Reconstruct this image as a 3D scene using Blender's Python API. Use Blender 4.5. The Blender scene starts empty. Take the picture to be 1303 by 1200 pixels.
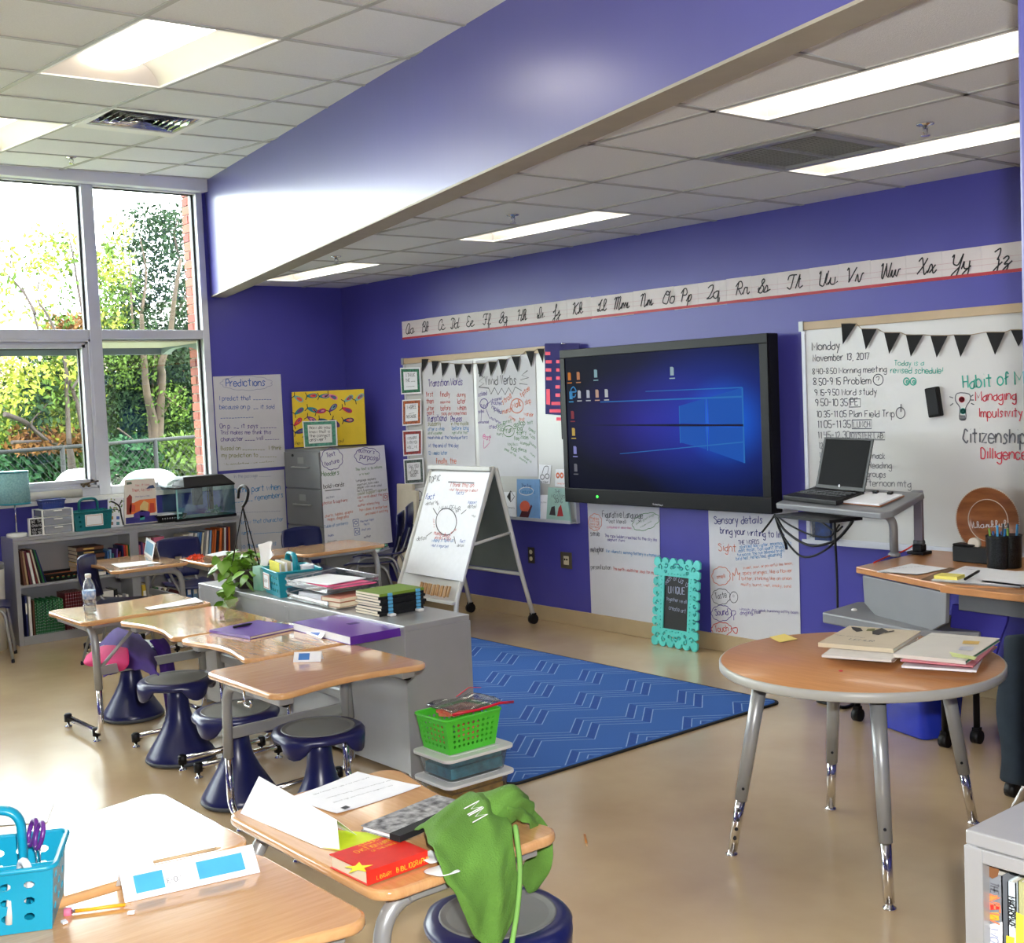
import bpy, math, random
import numpy as np
from mathutils import Vector, Matrix
S = bpy.context.scene
COL = S.collection
PI = math.pi

# ---------------------------------------------------------------- camera
CAM_H = 1.6
YAW, PITCH, ROLL, FPX = 0.87943, -0.0621071, 0.0417637, 1536.4
def _cam_axes():
    cy, sy = math.cos(YAW), math.sin(YAW)
    f = np.array([-sy*math.cos(PITCH), cy*math.cos(PITCH), math.sin(PITCH)])
    r = np.array([cy, sy, 0.0]); d = np.cross(f, r)
    c, s = math.cos(ROLL), math.sin(ROLL)
    return c*r + s*d, -s*r + c*d, f
RGT, DWN, FWD = _cam_axes()
CAM = np.array([0.0, 0.0, CAM_H])
cd = bpy.data.cameras.new('camera'); cam = bpy.data.objects.new('camera', cd); COL.objects.link(cam)
cd.sensor_width = 36; cd.sensor_fit = 'HORIZONTAL'; cd.lens = FPX/1303*36; cd.clip_start = .05; cd.clip_end = 400
m = Matrix.Identity(4)
for i in range(3):
    m[i][0] = RGT[i]; m[i][1] = -DWN[i]; m[i][2] = -FWD[i]; m[i][3] = CAM[i]
cam.matrix_world = m
S.camera = cam
S.cycles.transparent_max_bounces = 24

# ---------------------------------------------------------------- view and world
S.view_settings.view_transform = 'Standard'
S.view_settings.look = 'None'
S.view_settings.gamma = 1
S.view_settings.use_curve_mapping = False
S.view_settings.exposure = 0.55
w = bpy.data.worlds.new('sky'); S.world = w; w.use_nodes = True
bg = w.node_tree.nodes['Background']
bg.inputs[0].default_value = (0.93, 0.97, 1.0, 1); bg.inputs[1].default_value = 12

def lamp(name, kind, loc, power, color=(1, 1, 1), size=.1, size_y=None, aim=None, **k):
    l = bpy.data.lights.new(name, kind); o = bpy.data.objects.new(name, l); COL.objects.link(o)
    o.location = loc; l.energy = power; l.color = color
    if kind == 'AREA':
        l.size = size
        if size_y: l.shape = 'RECTANGLE'; l.size_y = size_y
    elif kind == 'SUN': l.angle = size
    else: l.shadow_soft_size = size
    if aim is not None:
        o.rotation_euler = (Vector(aim) - Vector(loc)).to_track_quat('-Z', 'Y').to_euler()
    for a, b in k.items(): setattr(l, a, b)
    return o
# the sun stands behind the building and lights the garden beyond the windows
lamp('sun', 'SUN', (0, 0, 10), 3.2, (1, .95, .84), size=math.radians(3), aim=(-6.5, 4.5, 3.5))
# the flash on the camera (its shadows show beside the column and the whiteboard)
lamp('camera_flash', 'SPOT', (0.040, 0.048, 1.73), 330, (1, .98, .95), size=.03, aim=(-4.5, 3.8, 1.25), spot_size=math.radians(100), spot_blend=.6)

# ---------------------------------------------------------------- pixel to place
def ray(x, y):
    return ((x-651.5)/FPX)*RGT + ((y-600)/FPX)*DWN + FWD
def at(x, y, ax, v):
    d = ray(x, y); t = (v-CAM[ax])/d[ax]; return CAM + t*d
def on(x, y, P, N):
    d = ray(x, y); t = np.dot(np.array(P)-CAM, N)/np.dot(d, N); return CAM + t*d

# ---------------------------------------------------------------- materials
def lin(c):
    return tuple(((v/255)/12.92 if v/255 <= .04045 else ((v/255+.055)/1.055)**2.4) for v in c)
MATS = {}
def mat(name, c, rough=.5, metal=0, var=0, scale=8, bump=0, bscale=60, coat=0, emit=0, spec=.5, stretch=None, c2=None, trans=0, alpha=1):
    if name in MATS: return MATS[name]
    m = bpy.data.materials.new(name); m.use_nodes = True; MATS[name] = m
    nt = m.node_tree; b = nt.nodes['Principled BSDF']; L = nt.links
    col = (*lin(c), 1)
    b.inputs['Base Color'].default_value = col; b.inputs['Roughness'].default_value = rough
    b.inputs['Metallic'].default_value = metal; b.inputs['Coat Weight'].default_value = coat
    b.inputs['Coat Roughness'].default_value = .08
    b.inputs['Specular IOR Level'].default_value = spec
    b.inputs['Transmission Weight'].default_value = trans; b.inputs['Alpha'].default_value = alpha
    if emit:
        b.inputs['Emission Color'].default_value = col; b.inputs['Emission Strength'].default_value = emit
    tc = nt.nodes.new('ShaderNodeTexCoord'); vec = tc.outputs['Object']
    if stretch:
        mp = nt.nodes.new('ShaderNodeMapping'); mp.inputs['Scale'].default_value = stretch
        L.new(vec, mp.inputs[0]); vec = mp.outputs[0]
    if var or c2:
        n = nt.nodes.new('ShaderNodeTexNoise'); n.inputs['Scale'].default_value = scale; n.inputs['Detail'].default_value = 5
        L.new(vec, n.inputs['Vector'])
        mx = nt.nodes.new('ShaderNodeMix'); mx.data_type = 'RGBA'
        cr = nt.nodes.new('ShaderNodeMapRange'); cr.inputs[1].default_value = .3; cr.inputs[2].default_value = .7
        L.new(n.outputs['Fac'], cr.inputs[0]); L.new(cr.outputs[0], mx.inputs[0])
        hi = (*lin(c2), 1) if c2 else tuple(min(1, v*(1+var)) for v in col[:3])+(1,)
        lo = col if c2 else tuple(v*(1-var) for v in col[:3])+(1,)
        mx.inputs[6].default_value = lo; mx.inputs[7].default_value = hi
        L.new(mx.outputs[2], b.inputs['Base Color'])
    if bump:
        n2 = nt.nodes.new('ShaderNodeTexNoise'); n2.inputs['Scale'].default_value = bscale; n2.inputs['Detail'].default_value = 3
        L.new(vec, n2.inputs['Vector'])
        bp = nt.nodes.new('ShaderNodeBump'); bp.inputs['Strength'].default_value = bump; bp.inputs['Distance'].default_value = .004
        L.new(n2.outputs['Fac'], bp.inputs['Height']); L.new(bp.outputs[0], b.inputs['Normal'])
    return m
def glass(name, tint=(1, 1, 1), refl=.08, rough=.02, opac=0.0, body=(255, 255, 255)):
    if name in MATS: return MATS[name]
    m = bpy.data.materials.new(name); m.use_nodes = True; MATS[name] = m
    nt = m.node_tree; nt.nodes.clear(); L = nt.links
    out = nt.nodes.new('ShaderNodeOutputMaterial'); t = nt.nodes.new('ShaderNodeBsdfTransparent')
    t.inputs[0].default_value = (*tint, 1)
    g = nt.nodes.new('ShaderNodeBsdfGlossy'); g.inputs['Roughness'].default_value = rough
    mx = nt.nodes.new('ShaderNodeMixShader'); fr = nt.nodes.new('ShaderNodeLayerWeight'); fr.inputs[0].default_value = .22
    mr = nt.nodes.new('ShaderNodeMapRange'); mr.inputs[3].default_value = refl; mr.inputs[4].default_value = .7
    L.new(fr.outputs['Fresnel'], mr.inputs[0]); L.new(mr.outputs[0], mx.inputs[0])
    L.new(t.outputs[0], mx.inputs[1]); L.new(g.outputs[0], mx.inputs[2])
    res = mx.outputs[0]
    if opac:
        d = nt.nodes.new('ShaderNodeBsdfPrincipled'); d.inputs['Base Color'].default_value = (*lin(body), 1); d.inputs['Roughness'].default_value = .3
        m2 = nt.nodes.new('ShaderNodeMixShader'); m2.inputs[0].default_value = opac
        L.new(res, m2.inputs[1]); L.new(d.outputs[0], m2.inputs[2]); res = m2.outputs[0]
    L.new(res, out.inputs[0])
    return m

def wood(name, c, c2, rough=.18, ang=0, coat=.8):
    if name in MATS: return MATS[name]
    m = mat(name, c, rough, coat=coat)
    nt = m.node_tree; L = nt.links; b = nt.nodes['Principled BSDF']
    tc = nt.nodes.new('ShaderNodeTexCoord'); mp = nt.nodes.new('ShaderNodeMapping')
    mp.inputs['Scale'].default_value = (2.2, 26, 8); mp.inputs['Rotation'].default_value = (0, 0, ang)
    n = nt.nodes.new('ShaderNodeTexNoise'); n.inputs['Scale'].default_value = 3; n.inputs['Detail'].default_value = 7; n.inputs['Roughness'].default_value = .65
    L.new(tc.outputs['Object'], mp.inputs[0]); L.new(mp.outputs[0], n.inputs['Vector'])
    mx = nt.nodes.new('ShaderNodeMix'); mx.data_type = 'RGBA'
    cr = nt.nodes.new('ShaderNodeMapRange'); cr.inputs[1].default_value = .3; cr.inputs[2].default_value = .72
    L.new(n.outputs['Fac'], cr.inputs[0]); L.new(cr.outputs[0], mx.inputs[0])
    mx.inputs[6].default_value = (*lin(c), 1); mx.inputs[7].default_value = (*lin(c2), 1)
    L.new(mx.outputs[2], b.inputs['Base Color'])
    return m

PURPLE = mat('purple_wall_paint', (74, 72, 160), .36, var=.04, scale=3, bump=.06, bscale=220, spec=.45)
GLOSSP = mat('purple_beam_paint', (80, 78, 148), .28, var=.03, scale=2, bump=.12, bscale=9, spec=.55, stretch=(1, 1, .12))
BEIGE = mat('beige_beam_paint', (158, 150, 134), .6, var=.05)
TILE = mat('ceiling_tile', (226, 228, 229), .9, var=.05, scale=180, bump=.5, bscale=320)
TBAR = mat('ceiling_bar', (176, 176, 172), .5, var=.04)
ALU = mat('window_aluminium', (205, 208, 216), .38, metal=.25, var=.04)
WHITE = mat('white_plastic', (232, 232, 228), .4, var=.03)
LAM = wood('desk_laminate', (216, 168, 116), (198, 146, 94), .14)
LAME = mat('desk_edge_band', (214, 176, 132), .22, var=.05)
TLAM = wood('table_laminate', (196, 140, 90), (178, 122, 74), .3, coat=.15)
GREYM = mat('grey_cabinet_steel', (172, 173, 174), .3, metal=.35, var=.05, scale=5, bump=.05)
DGREY = mat('dark_grey_steel', (86, 88, 92), .4, metal=.2, var=.05)
GTUBE = mat('grey_powder_tube', (158, 160, 160), .35, metal=.35, var=.04)
CHROME = mat('chrome', (225, 225, 228), .1, metal=1, var=.03)
BLACKP = mat('black_plastic', (17, 17, 20), .45, var=.1, spec=.25)
NAVY = mat('navy_plastic', (26, 31, 82), .3, var=.08, scale=14, spec=.5)
STOOLPAD = mat('grey_stool_pad', (112, 114, 112), .5, var=.06)
TEAL = mat('teal_plastic', (18, 140, 158), .35, var=.06)
LIME = mat('lime_plastic', (84, 208, 58), .35, var=.06)
PAPER = mat('white_paper', (238, 240, 244), .6, var=.02, scale=30)
CHART = mat('chart_paper', (206, 207, 212), .65, var=.03, scale=6, bump=.1, bscale=12)
BLACKC = mat('black_cloth', (18, 18, 20), .85, var=.1)
def flat(c, rough=.6):
    return mat('colour_%02x%02x%02x' % tuple(c), c, rough, var=.07, scale=20)
INK = {k: mat('ink_'+k, c, .6, var=.08, scale=40) for k, c in dict(
    black=(28, 28, 34), grey=(96, 98, 104), purple=(84, 62, 150), red=(196, 70, 62), orange=(222, 120, 84), green=(86, 140, 88),
    blue=(58, 98, 178), sky=(62, 138, 196), navy=(40, 42, 120), teal=(62, 170, 150), pink=(214, 96, 160), crimson=(205, 62, 78),
    white=(225, 225, 225), pale=(150, 156, 180), olive=(140, 146, 90)).items()}

# ---------------------------------------------------------------- mesh builder
def fillet(pts, r, seg=6):
    pts = [np.array(p, float) for p in pts]; out = [pts[0]]
    for i in range(1, len(pts)-1):
        a, b, c = pts[i-1], pts[i], pts[i+1]
        u = (a-b); v = (c-b); lu, lv = np.linalg.norm(u), np.linalg.norm(v); q = min(r, lu*.49, lv*.49)
        p0, p1 = b+u/lu*q, b+v/lv*q
        for k in range(seg+1):
            t = k/seg; out.append((1-t)**2*p0+2*t*(1-t)*b+t*t*p1)
    out.append(pts[-1]); return out
def catmull(pts, n=4, closed=False):
    P = [np.array(p, float) for p in pts]
    if len(P) < 3: return P
    if closed: Q = [P[-1]]+P+[P[0], P[1]]
    else: Q = [2*P[0]-P[1]]+P+[2*P[-1]-P[-2]]
    out = []
    for i in range(1, len(Q)-2):
        a, b, c, d = Q[i-1:i+3]
        for k in range(n):
            t = k/n
            out.append(.5*((2*b)+(-a+c)*t+(2*a-5*b+4*c-d)*t*t+(-a+3*b-3*c+d)*t**3))
    if not closed: out.append(P[-1])
    return out
class MB:
    def __init__(s): s.v = []; s.f = []; s.sm = []; s.mi = []; s.cur = 0
    def add(s, vs, fs, smooth=False):
        k = len(s.v); s.v += [tuple(map(float, p)) for p in vs]; s.f += [tuple(i+k for i in f) for f in fs]
        s.sm += [smooth]*len(fs); s.mi += [s.cur]*len(fs); return s
    def box(s, c, d, rz=0, rx=0, ry=0):
        x, y, z = (q/2 for q in d)
        vs = [Vector((a*x, b*y, e*z)) for e in (-1, 1) for a, b in ((-1, -1), (1, -1), (1, 1), (-1, 1))]
        if rz or rx or ry:
            R = Matrix.Rotation(rz, 3, 'Z') @ Matrix.Rotation(ry, 3, 'Y') @ Matrix.Rotation(rx, 3, 'X'); vs = [R @ q for q in vs]
        vs = [(q[0]+c[0], q[1]+c[1], q[2]+c[2]) for q in vs]
        return s.add(vs, [(3, 2, 1, 0), (4, 5, 6, 7), (0, 1, 5, 4), (1, 2, 6, 5), (2, 3, 7, 6), (3, 0, 4, 7)])
    def bb(s, x0, x1, y0, y1, z0, z1): return s.box(((x0+x1)/2, (y0+y1)/2, (z0+z1)/2), (x1-x0, y1-y0, z1-z0))
    def prism(s, pts, z0, z1, zf=None, smooth=False):
        n = len(pts)
        A = sum(pts[i][0]*pts[(i+1) % n][1]-pts[(i+1) % n][0]*pts[i][1] for i in range(n))
        if A < 0: pts = pts[::-1]
        zf = zf or (lambda x, y: 0)
        vs = [(x, y, z0+zf(x, y)) for x, y in pts]+[(x, y, z1+zf(x, y)) for x, y in pts]
        s.add(vs, [tuple(range(n))[::-1], tuple(range(n, 2*n))]); k = len(s.v)-2*n
        for i in range(n):
            j = (i+1) % n; s.f.append((k+i, k+j, k+j+n, k+i+n)); s.sm.append(smooth); s.mi.append(s.cur)
        return s
    def tube(s, path, r, n=10, caps=True, smooth=True, flat_=None):
        P = [np.array(p, float) for p in path]; N = len(P)
        if np.linalg.norm(P[-1]-P[0])+np.linalg.norm(P[N//2]-P[0]) < 1e-5: return s
        rr = r if hasattr(r, '__len__') else [r]*N
        T = [P[min(i+1, N-1)]-P[max(i-1, 0)] for i in range(N)]; T = [t/(np.linalg.norm(t)+1e-12) for t in T]
        up = np.array([0, 0, 1.0]) if abs(T[0][2]) < .9 else np.array([1.0, 0, 0])
        u = np.cross(T[0], up); u /= np.linalg.norm(u); vs = []
        for i in range(N):
            u = u-np.dot(u, T[i])*T[i]; u /= np.linalg.norm(u); w_ = np.cross(T[i], u)
            for k in range(n):
                a = 2*PI*k/n; q = P[i]+rr[i]*(math.cos(a)*u*(flat_ or 1)+math.sin(a)*w_); vs.append(q)
        fs = [(i*n+k, i*n+(k+1) % n, (i+1)*n+(k+1) % n, (i+1)*n+k) for i in range(N-1) for k in range(n)]
        s.add(vs, fs, smooth)
        if caps:
            k0 = len(s.v)-N*n
            s.f += [tuple(range(k0+n-1, k0-1, -1)), tuple(range(k0+(N-1)*n, k0+N*n))]; s.sm += [False]*2; s.mi += [s.cur]*2
        return s
    def cyl(s, a, b, r, n=14): return s.tube([a, b], r, n)
    def lathe(s, prof, n=24, c=(0, 0, 0), smooth=True, sx=1, sy=1):
        vs = [(c[0]+r*math.cos(2*PI*k/n)*sx, c[1]+r*math.sin(2*PI*k/n)*sy, c[2]+z) for r, z in prof for k in range(n)]
        m_ = len(prof)
        fs = [(i*n+k, i*n+(k+1) % n, (i+1)*n+(k+1) % n, (i+1)*n+k) for i in range(m_-1) for k in range(n)]
        s.add(vs, fs, smooth); k0 = len(s.v)-m_*n
        if prof[0][0] > 1e-4: s.f.append(tuple(range(k0+n-1, k0-1, -1))); s.sm.append(False); s.mi.append(s.cur)
        if prof[-1][0] > 1e-4: s.f.append(tuple(range(k0+(m_-1)*n, k0+m_*n))); s.sm.append(False); s.mi.append(s.cur)
        return s
    def ball(s, c, r, n=12, m_=8, sc=(1, 1, 1)):
        return s.add([(c[0]+r*sc[0]*math.sin(PI*i/m_)*math.cos(2*PI*k/n), c[1]+r*sc[1]*math.sin(PI*i/m_)*math.sin(2*PI*k/n), c[2]+r*sc[2]*math.cos(PI*i/m_)) for i in range(m_+1) for k in range(n)],
                     [(i*n+k, (i+1)*n+k, (i+1)*n+(k+1) % n, i*n+(k+1) % n) for i in range(m_) for k in range(n)], True)
    def grid(s, rows, smooth=True, closed=False):
        R_, C_ = len(rows), len(rows[0])
        return s.add([p for r in rows for p in r], [(i*C_+j, i*C_+(j+1) % C_, (i+1)*C_+(j+1) % C_, (i+1)*C_+j) for i in range(R_-1) for j in range(C_ if closed else C_-1)], smooth)
    def ribbon(s, pts, w_, N):
        P = [np.array(p, float) for p in pts]
        if len(P) < 2: P = [P[0]-np.array([w_*.4, 0, 0]), P[0]+np.array([w_*.4, 0, 0])]
        L_ = []
        for i in range(len(P)):
            t = P[min(i+1, len(P)-1)]-P[max(i-1, 0)]; t = t/(np.linalg.norm(t)+1e-12); q = np.cross(N, t); q = q/(np.linalg.norm(q)+1e-12)
            L_.append((P[i]-q*w_/2, P[i]+q*w_/2))
        vs = [p for a in L_ for p in a]
        return s.add(vs, [(2*i, 2*i+1, 2*i+3, 2*i+2) for i in range(len(P)-1)])

WM = {}
def wmat(o): return WM.get(o.name, Matrix.Identity(4))
def reg(o, loc=(0, 0, 0), rz=0, parent=None):
    M_ = Matrix.Translation(loc) @ Matrix.Rotation(rz, 4, 'Z'); WM[o.name] = (wmat(parent) @ M_) if parent else M_
def tag(o, label=None, cat=None, group=None, kind=None):
    if label: o['label'] = label
    if cat: o['category'] = cat
    if group: o['group'] = group
    if kind: o['kind'] = kind
    return o
def thing(name, label, cat, loc, rz=0, group=None, kind=None):
    o = bpy.data.objects.new(name, None); COL.objects.link(o); o.location = loc; o.rotation_euler[2] = rz
    o.empty_display_size = .1; reg(o, loc, rz); return tag(o, label, cat, group, kind)
def build(name, mb, mtl, parent=None, world=False, bevel=0, solid=0, sub=0, **kw):
    vs = mb.v; loc = (0, 0, 0)
    if parent is None:
        a = np.array(vs); lo, hi = a.min(0), a.max(0); loc = ((lo[0]+hi[0])/2, (lo[1]+hi[1])/2, lo[2]); vs = a-np.array(loc)
    elif world:
        Mi = wmat(parent).inverted(); vs = [Mi @ Vector(p) for p in vs]
    me = bpy.data.meshes.new(name); me.from_pydata([tuple(p) for p in vs], [], mb.f)
    me.polygons.foreach_set('use_smooth', mb.sm)
    ml = mtl if isinstance(mtl, (list, tuple)) else [mtl]
    for q in ml: me.materials.append(q)
    if len(ml) > 1: me.polygons.foreach_set('material_index', mb.mi)
    me.validate(); me.update()
    o = bpy.data.objects.new(name, me); COL.objects.link(o); o.location = loc; o.parent = parent; reg(o, loc, 0, parent)
    if bevel:
        b = o.modifiers.new('bevel', 'BEVEL'); b.width = bevel; b.segments = 2; b.limit_method = 'ANGLE'; b.angle_limit = .7; b.harden_normals = False
    if solid:
        b = o.modifiers.new('solid', 'SOLIDIFY'); b.thickness = solid; b.offset = 0
    if sub:
        b = o.modifiers.new('sub', 'SUBSURF'); b.levels = b.render_levels = sub
    return tag(o, **kw)
def dup(o, loc=None, rz=None, label=None, parent=None):
    c = o.copy(); COL.objects.link(c); c.parent = parent
    if loc is not None: c.location = loc
    if rz is not None: c.rotation_euler[2] = rz
    if label: c['label'] = label
    reg(c, c.location, c.rotation_euler[2], parent)
    for ch in list(o.children): dup(ch, parent=c)
    return c
def rrect(w_, d_, r, seg=5, cx=0, cy=0):
    out = []
    for sx, sy, a0 in ((1, 1, 0), (-1, 1, 90), (-1, -1, 180), (1, -1, 270)):
        for k in range(seg+1):
            a = math.radians(a0+90*k/seg); out.append((cx+sx*(w_/2-r)+r*math.cos(a), cy+sy*(d_/2-r)+r*math.sin(a)))
    return out
def clip(poly, a, b, c):
    """keep a*x+b*y<=c"""
    out = []
    for i in range(len(poly)):
        p, q = poly[i], poly[(i+1) % len(poly)]; fp, fq = a*p[0]+b*p[1]-c, a*q[0]+b*q[1]-c
        if fp <= 0: out.append(p)
        if fp*fq < 0: t = fp/(fp-fq); out.append((p[0]+t*(q[0]-p[0]), p[1]+t*(q[1]-p[1])))
    return out
ORD = 'first second third fourth fifth sixth seventh eighth ninth tenth eleventh twelfth thirteenth fourteenth fifteenth sixteenth seventeenth eighteenth nineteenth twentieth'.split()
ORD += ['twenty-'+q for q in ORD[:9]]+['thirtieth']+['thirty-'+q for q in ORD[:9]]
rnd = random.Random(7)
# ---------------------------------------------------------------- handwriting: single-stroke letters (y: 3 = baseline, 9 = cap height)
PRINT = dict(
A='03 29 43|15 35', B='09 03|~09 28 37 26 06|~06 26 45 34 23 03', C='~48 29 17 05 14 33 44', D='09 03|~09 29 47 45 33 03', E='49 09 03 43|06 36', F='49 09 03|06 36',
G='~48 29 17 05 13 33 45|45 25', H='09 03|49 43|06 46', I='29 23', J='~49 44 33 13 04', K='09 03|49 06 43', L='09 03 43', M='03 09 35 69 63', N='03 09 43 49',
O='~29 08 05 13 33 46 48 29', P='03 09|~09 39 47 36 06', Q='~29 08 05 13 33 46 48 29|25 43', R='03 09|~09 39 47 36 06|26 43', S='~48 29 08 27 45 33 13 04', T='09 49|29 23',
U='~09 04 23 44 49', V='09 23 49', W='09 13 37 53 69', X='09 43|49 03', Y='09 26 49|26 23', Z='09 49 03 43',
a='~46 26 05 04 13 33 45|47 43', b='09 03|~06 27 45 33 13 04', c='~46 27 06 04 13 33 44', d='49 43|~46 26 05 04 13 33 44', e='~05 45 46 27 06 04 13 33 44', f='~38 29 18 13|06 37',
g='~46 26 05 04 13 33 45|~47 41 20 01', h='09 03|~05 27 46 43', i='17 13|19 19', j='~27 21 10 01|29 29', k='09 03|37 05 33', l='19 13', m='07 03|~05 17 36 33|~35 47 66 63', n='07 03|~05 27 46 43',
o='~27 06 04 23 44 46 27', p='07 00|~06 27 45 33 13 04', q='~46 26 05 04 13 33 45|47 40', r='07 03|~05 27 37', s='~46 27 16 25 34 23 03', t='29 23 33|07 47', u='~07 04 13 33 45|47 43',
v='07 23 47', w='07 13 36 53 67', x='07 43|47 03', y='07 24|47 10', z='07 47 03 43')
PRINT.update({'0': '~29 08 04 23 44 48 29', '1': '18 29 23', '2': '~08 29 38 36 03|03 43', '3': '~08 29 48 36 26|~26 45 33 13 04', '4': '09 06 46|39 33', '5': '49 09 06|~06 26 45 33 13 04', '6': '~49 16 04 13 33 45 26 05',
 '7': '09 49 13', '8': '~26 08 29 48 26 04 23 44 26', '9': '~46 26 08 29 48 46 33', '-': '06 36', '.': '13 13', ',': '13 02', ':': '16 16|13 13', '!': '19 15|13 13', '?': '~08 29 48 36 25|23 23', "'": '19 17', '/': '03 49',
 '(': '~29 07 05 23', ')': '~09 27 25 03', '_': '03 43', '*': '27 23|05 45', '&': '~43 08 19 28 14 13 33 45'})
CURS = dict(
A='~58 49 29 06 04 13 33 46 58|~58 45 43 53 64', B='~29 16 13 03|~07 29 49 47 26|~26 46 54 43 23 13', C='~57 59 39 17 14 23 43 55', D='~39 24 13 04 13 33 56 58 39 19 08', E='~48 39 19 17 26 36|~26 05 04 23 43 55', F='~07 19 69|~49 34 23 04|26 56',
G='~03 36 58 49 28 26 46 57|~57 44 33 13 04 25', H='~08 29 13|~69 56 43 53 64|16 56', I='~06 05 33 48 39 28 24 13 04 25', J='~16 15 37 49 39 30 20 11 54', K='~08 29 13|~69 26 43 53 64', L='~17 16 38 49 38 24 13 04 14 33 54',
M='~08 29 13|~13 28 49 33|~33 48 69 53 63 74', N='~08 29 13|~13 28 49 43 53 64', O='~39 17 04 23 43 56 58 39 28 47 69', P='~29 13|~07 29 49 57 46 26', Q='~08 29 49 47 24 03 13 23 33 54', R='~29 13|~07 29 49 57 46 26|26 53 64',
S='~03 26 48 39 28 36 45 33 13 05 25', T='~07 19 69|~49 34 23 04', U='~08 19 14 23 43 58|69 54 63 74', V='~08 19 24 23 46 69', W='~08 19 14 23 38|39 44 53 69', X='~08 19 29 43 53 64|~59 36 03', Y='~08 19 16 25 45 69|~69 41 20 11 54', Z='~08 29 39 37 25|~25 35 31 20 11 54',
a='~46 26 05 04 13 33 46|46 43 64', b='~03 26 38 29 18 14 23 34 36 46', c='~35 26 16 04 13 33 54', d='~46 26 05 04 13 33 46|~59 44 53 64', e='~04 25 36 16 04 13 33 54', f='~03 26 38 29 18 10 21 23 43',
g='~46 26 05 04 13 33 46|~46 41 20 11 54', h='~03 26 38 29 18 13|~14 26 36 33 54', i='~03 26|26 23 44|28 28', j='~03 26|~26 21 10 01 44|28 28', k='~03 26 38 29 18 13|~14 36 35 15|15 33 54', l='~03 26 38 29 18 14 23 44',
m='~03 16 13|~14 26 33|~34 46 53|~54 66 63 84', n='~03 16 13|~14 26 33|~34 46 43 64', o='~36 16 04 13 33 45 36 46', p='~03 26|26 10|~14 36 45 33 13', q='~46 26 05 04 13 33 46|~46 40 51 53', r='~03 16 26 36 34 43 54', s='~03 26 34 23 03|23 54',
t='~03 29|29 24 33 54|17 37', u='~03 16 14 23 43|46 43 64', v='~03 16 23 33 46 56', w='~03 16 14 23 36|36 34 43 56 66', x='~03 16 26 33 43 54|46 13', y='~03 16 14 23 43|~46 41 20 11 54', z='~05 26 35 13 33 31 10 11 54')
def strokes(s, font='print', wob=.12, rs=None):
    G = PRINT if font == 'print' else CURS; out = []; x = 0; rs = rs or rnd
    for ch in s:
        if ch == ' ': x += 3.2; continue
        g = G.get(ch)
        if g is None: x += 3; continue
        mxx = 0; oy = rs.uniform(-wob, wob)*2; sc = 1+rs.uniform(-wob, wob)*.7
        for st in g.split('|'):
            sm = st[0] == '~'; pts = [(int(p[0])*sc+x+rs.uniform(-wob, wob), int(p[1])-3+oy+rs.uniform(-wob, wob)) for p in st.strip('~').split()]
            mxx = max(mxx, max(p[0] for p in pts)-x)
            if sm: pts = [tuple(q) for q in catmull(pts, 3)]
            out.append(pts)
        x += mxx+(1.3 if font == 'print' else .2)
    return out, max(x-1.3, .5)
UPZ = np.array([0, 0, 1.0])
def write(mb, s, p0, p1, P, N, hs=1.0, pen=.006, font='print', up=None, off=.0016, wob=.12, maxh=None, world=False):
    """one line of writing from pixel p0 to pixel p1 (the ends of its baseline) on the plane (P, N)"""
    N = np.array(N, float); N = N/np.linalg.norm(N)
    a, b = (np.array(p0, float), np.array(p1, float)) if world else (on(*p0, P, N), on(*p1, P, N))
    st, W = strokes(s, font, wob); u = b-a; L_ = np.linalg.norm(u); u = u/L_; k = L_/W
    pen = min(pen, k*hs*6*.12)
    v = np.cross(N, u); v = v/np.linalg.norm(v)
    if v[2] < 0 and abs(N[2]) < .8: v = -v
    h = k*hs
    if maxh and h*6 > maxh: h = maxh/6
    for pts in st:
        q = [a+u*k*x+v*h*y+N*off for x, y in pts]
        if len(q) == 2 and np.linalg.norm(q[0]-q[1]) < 1e-6: q = [q[0]-u*pen*.5, q[0]+u*pen*.5]
        mb.ribbon(q, pen, N)
def draw(mb, pix, P, N, pen=.006, closed=False, smooth=True, off=.0016):
    N = np.array(N, float); N = N/np.linalg.norm(N); q = [on(*p, P, N)+N*off for p in pix]
    if smooth: q = catmull(q, 3, closed)
    if closed: q = list(q)+[q[0]]
    mb.ribbon(q, pen, N)
def cloud(mb, cx, cy, rx, ry, P, N, n=9, pen=.005, skew=0):
    pts = []
    for i in range(n*4):
        a = 2*PI*i/(n*4); k = 1+.09*abs(math.sin(a*n/2)); pts.append((cx+rx*k*math.cos(a), cy+ry*k*math.sin(a)+skew*rx*math.cos(a)))
    draw(mb, pts, P, N, pen, True)
def ell(mb, cx, cy, rx, ry, P, N, pen=.005, n=16): draw(mb, [(cx+rx*math.cos(2*PI*i/n), cy+ry*math.sin(2*PI*i/n)) for i in range(n)], P, N, pen, True)
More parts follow.
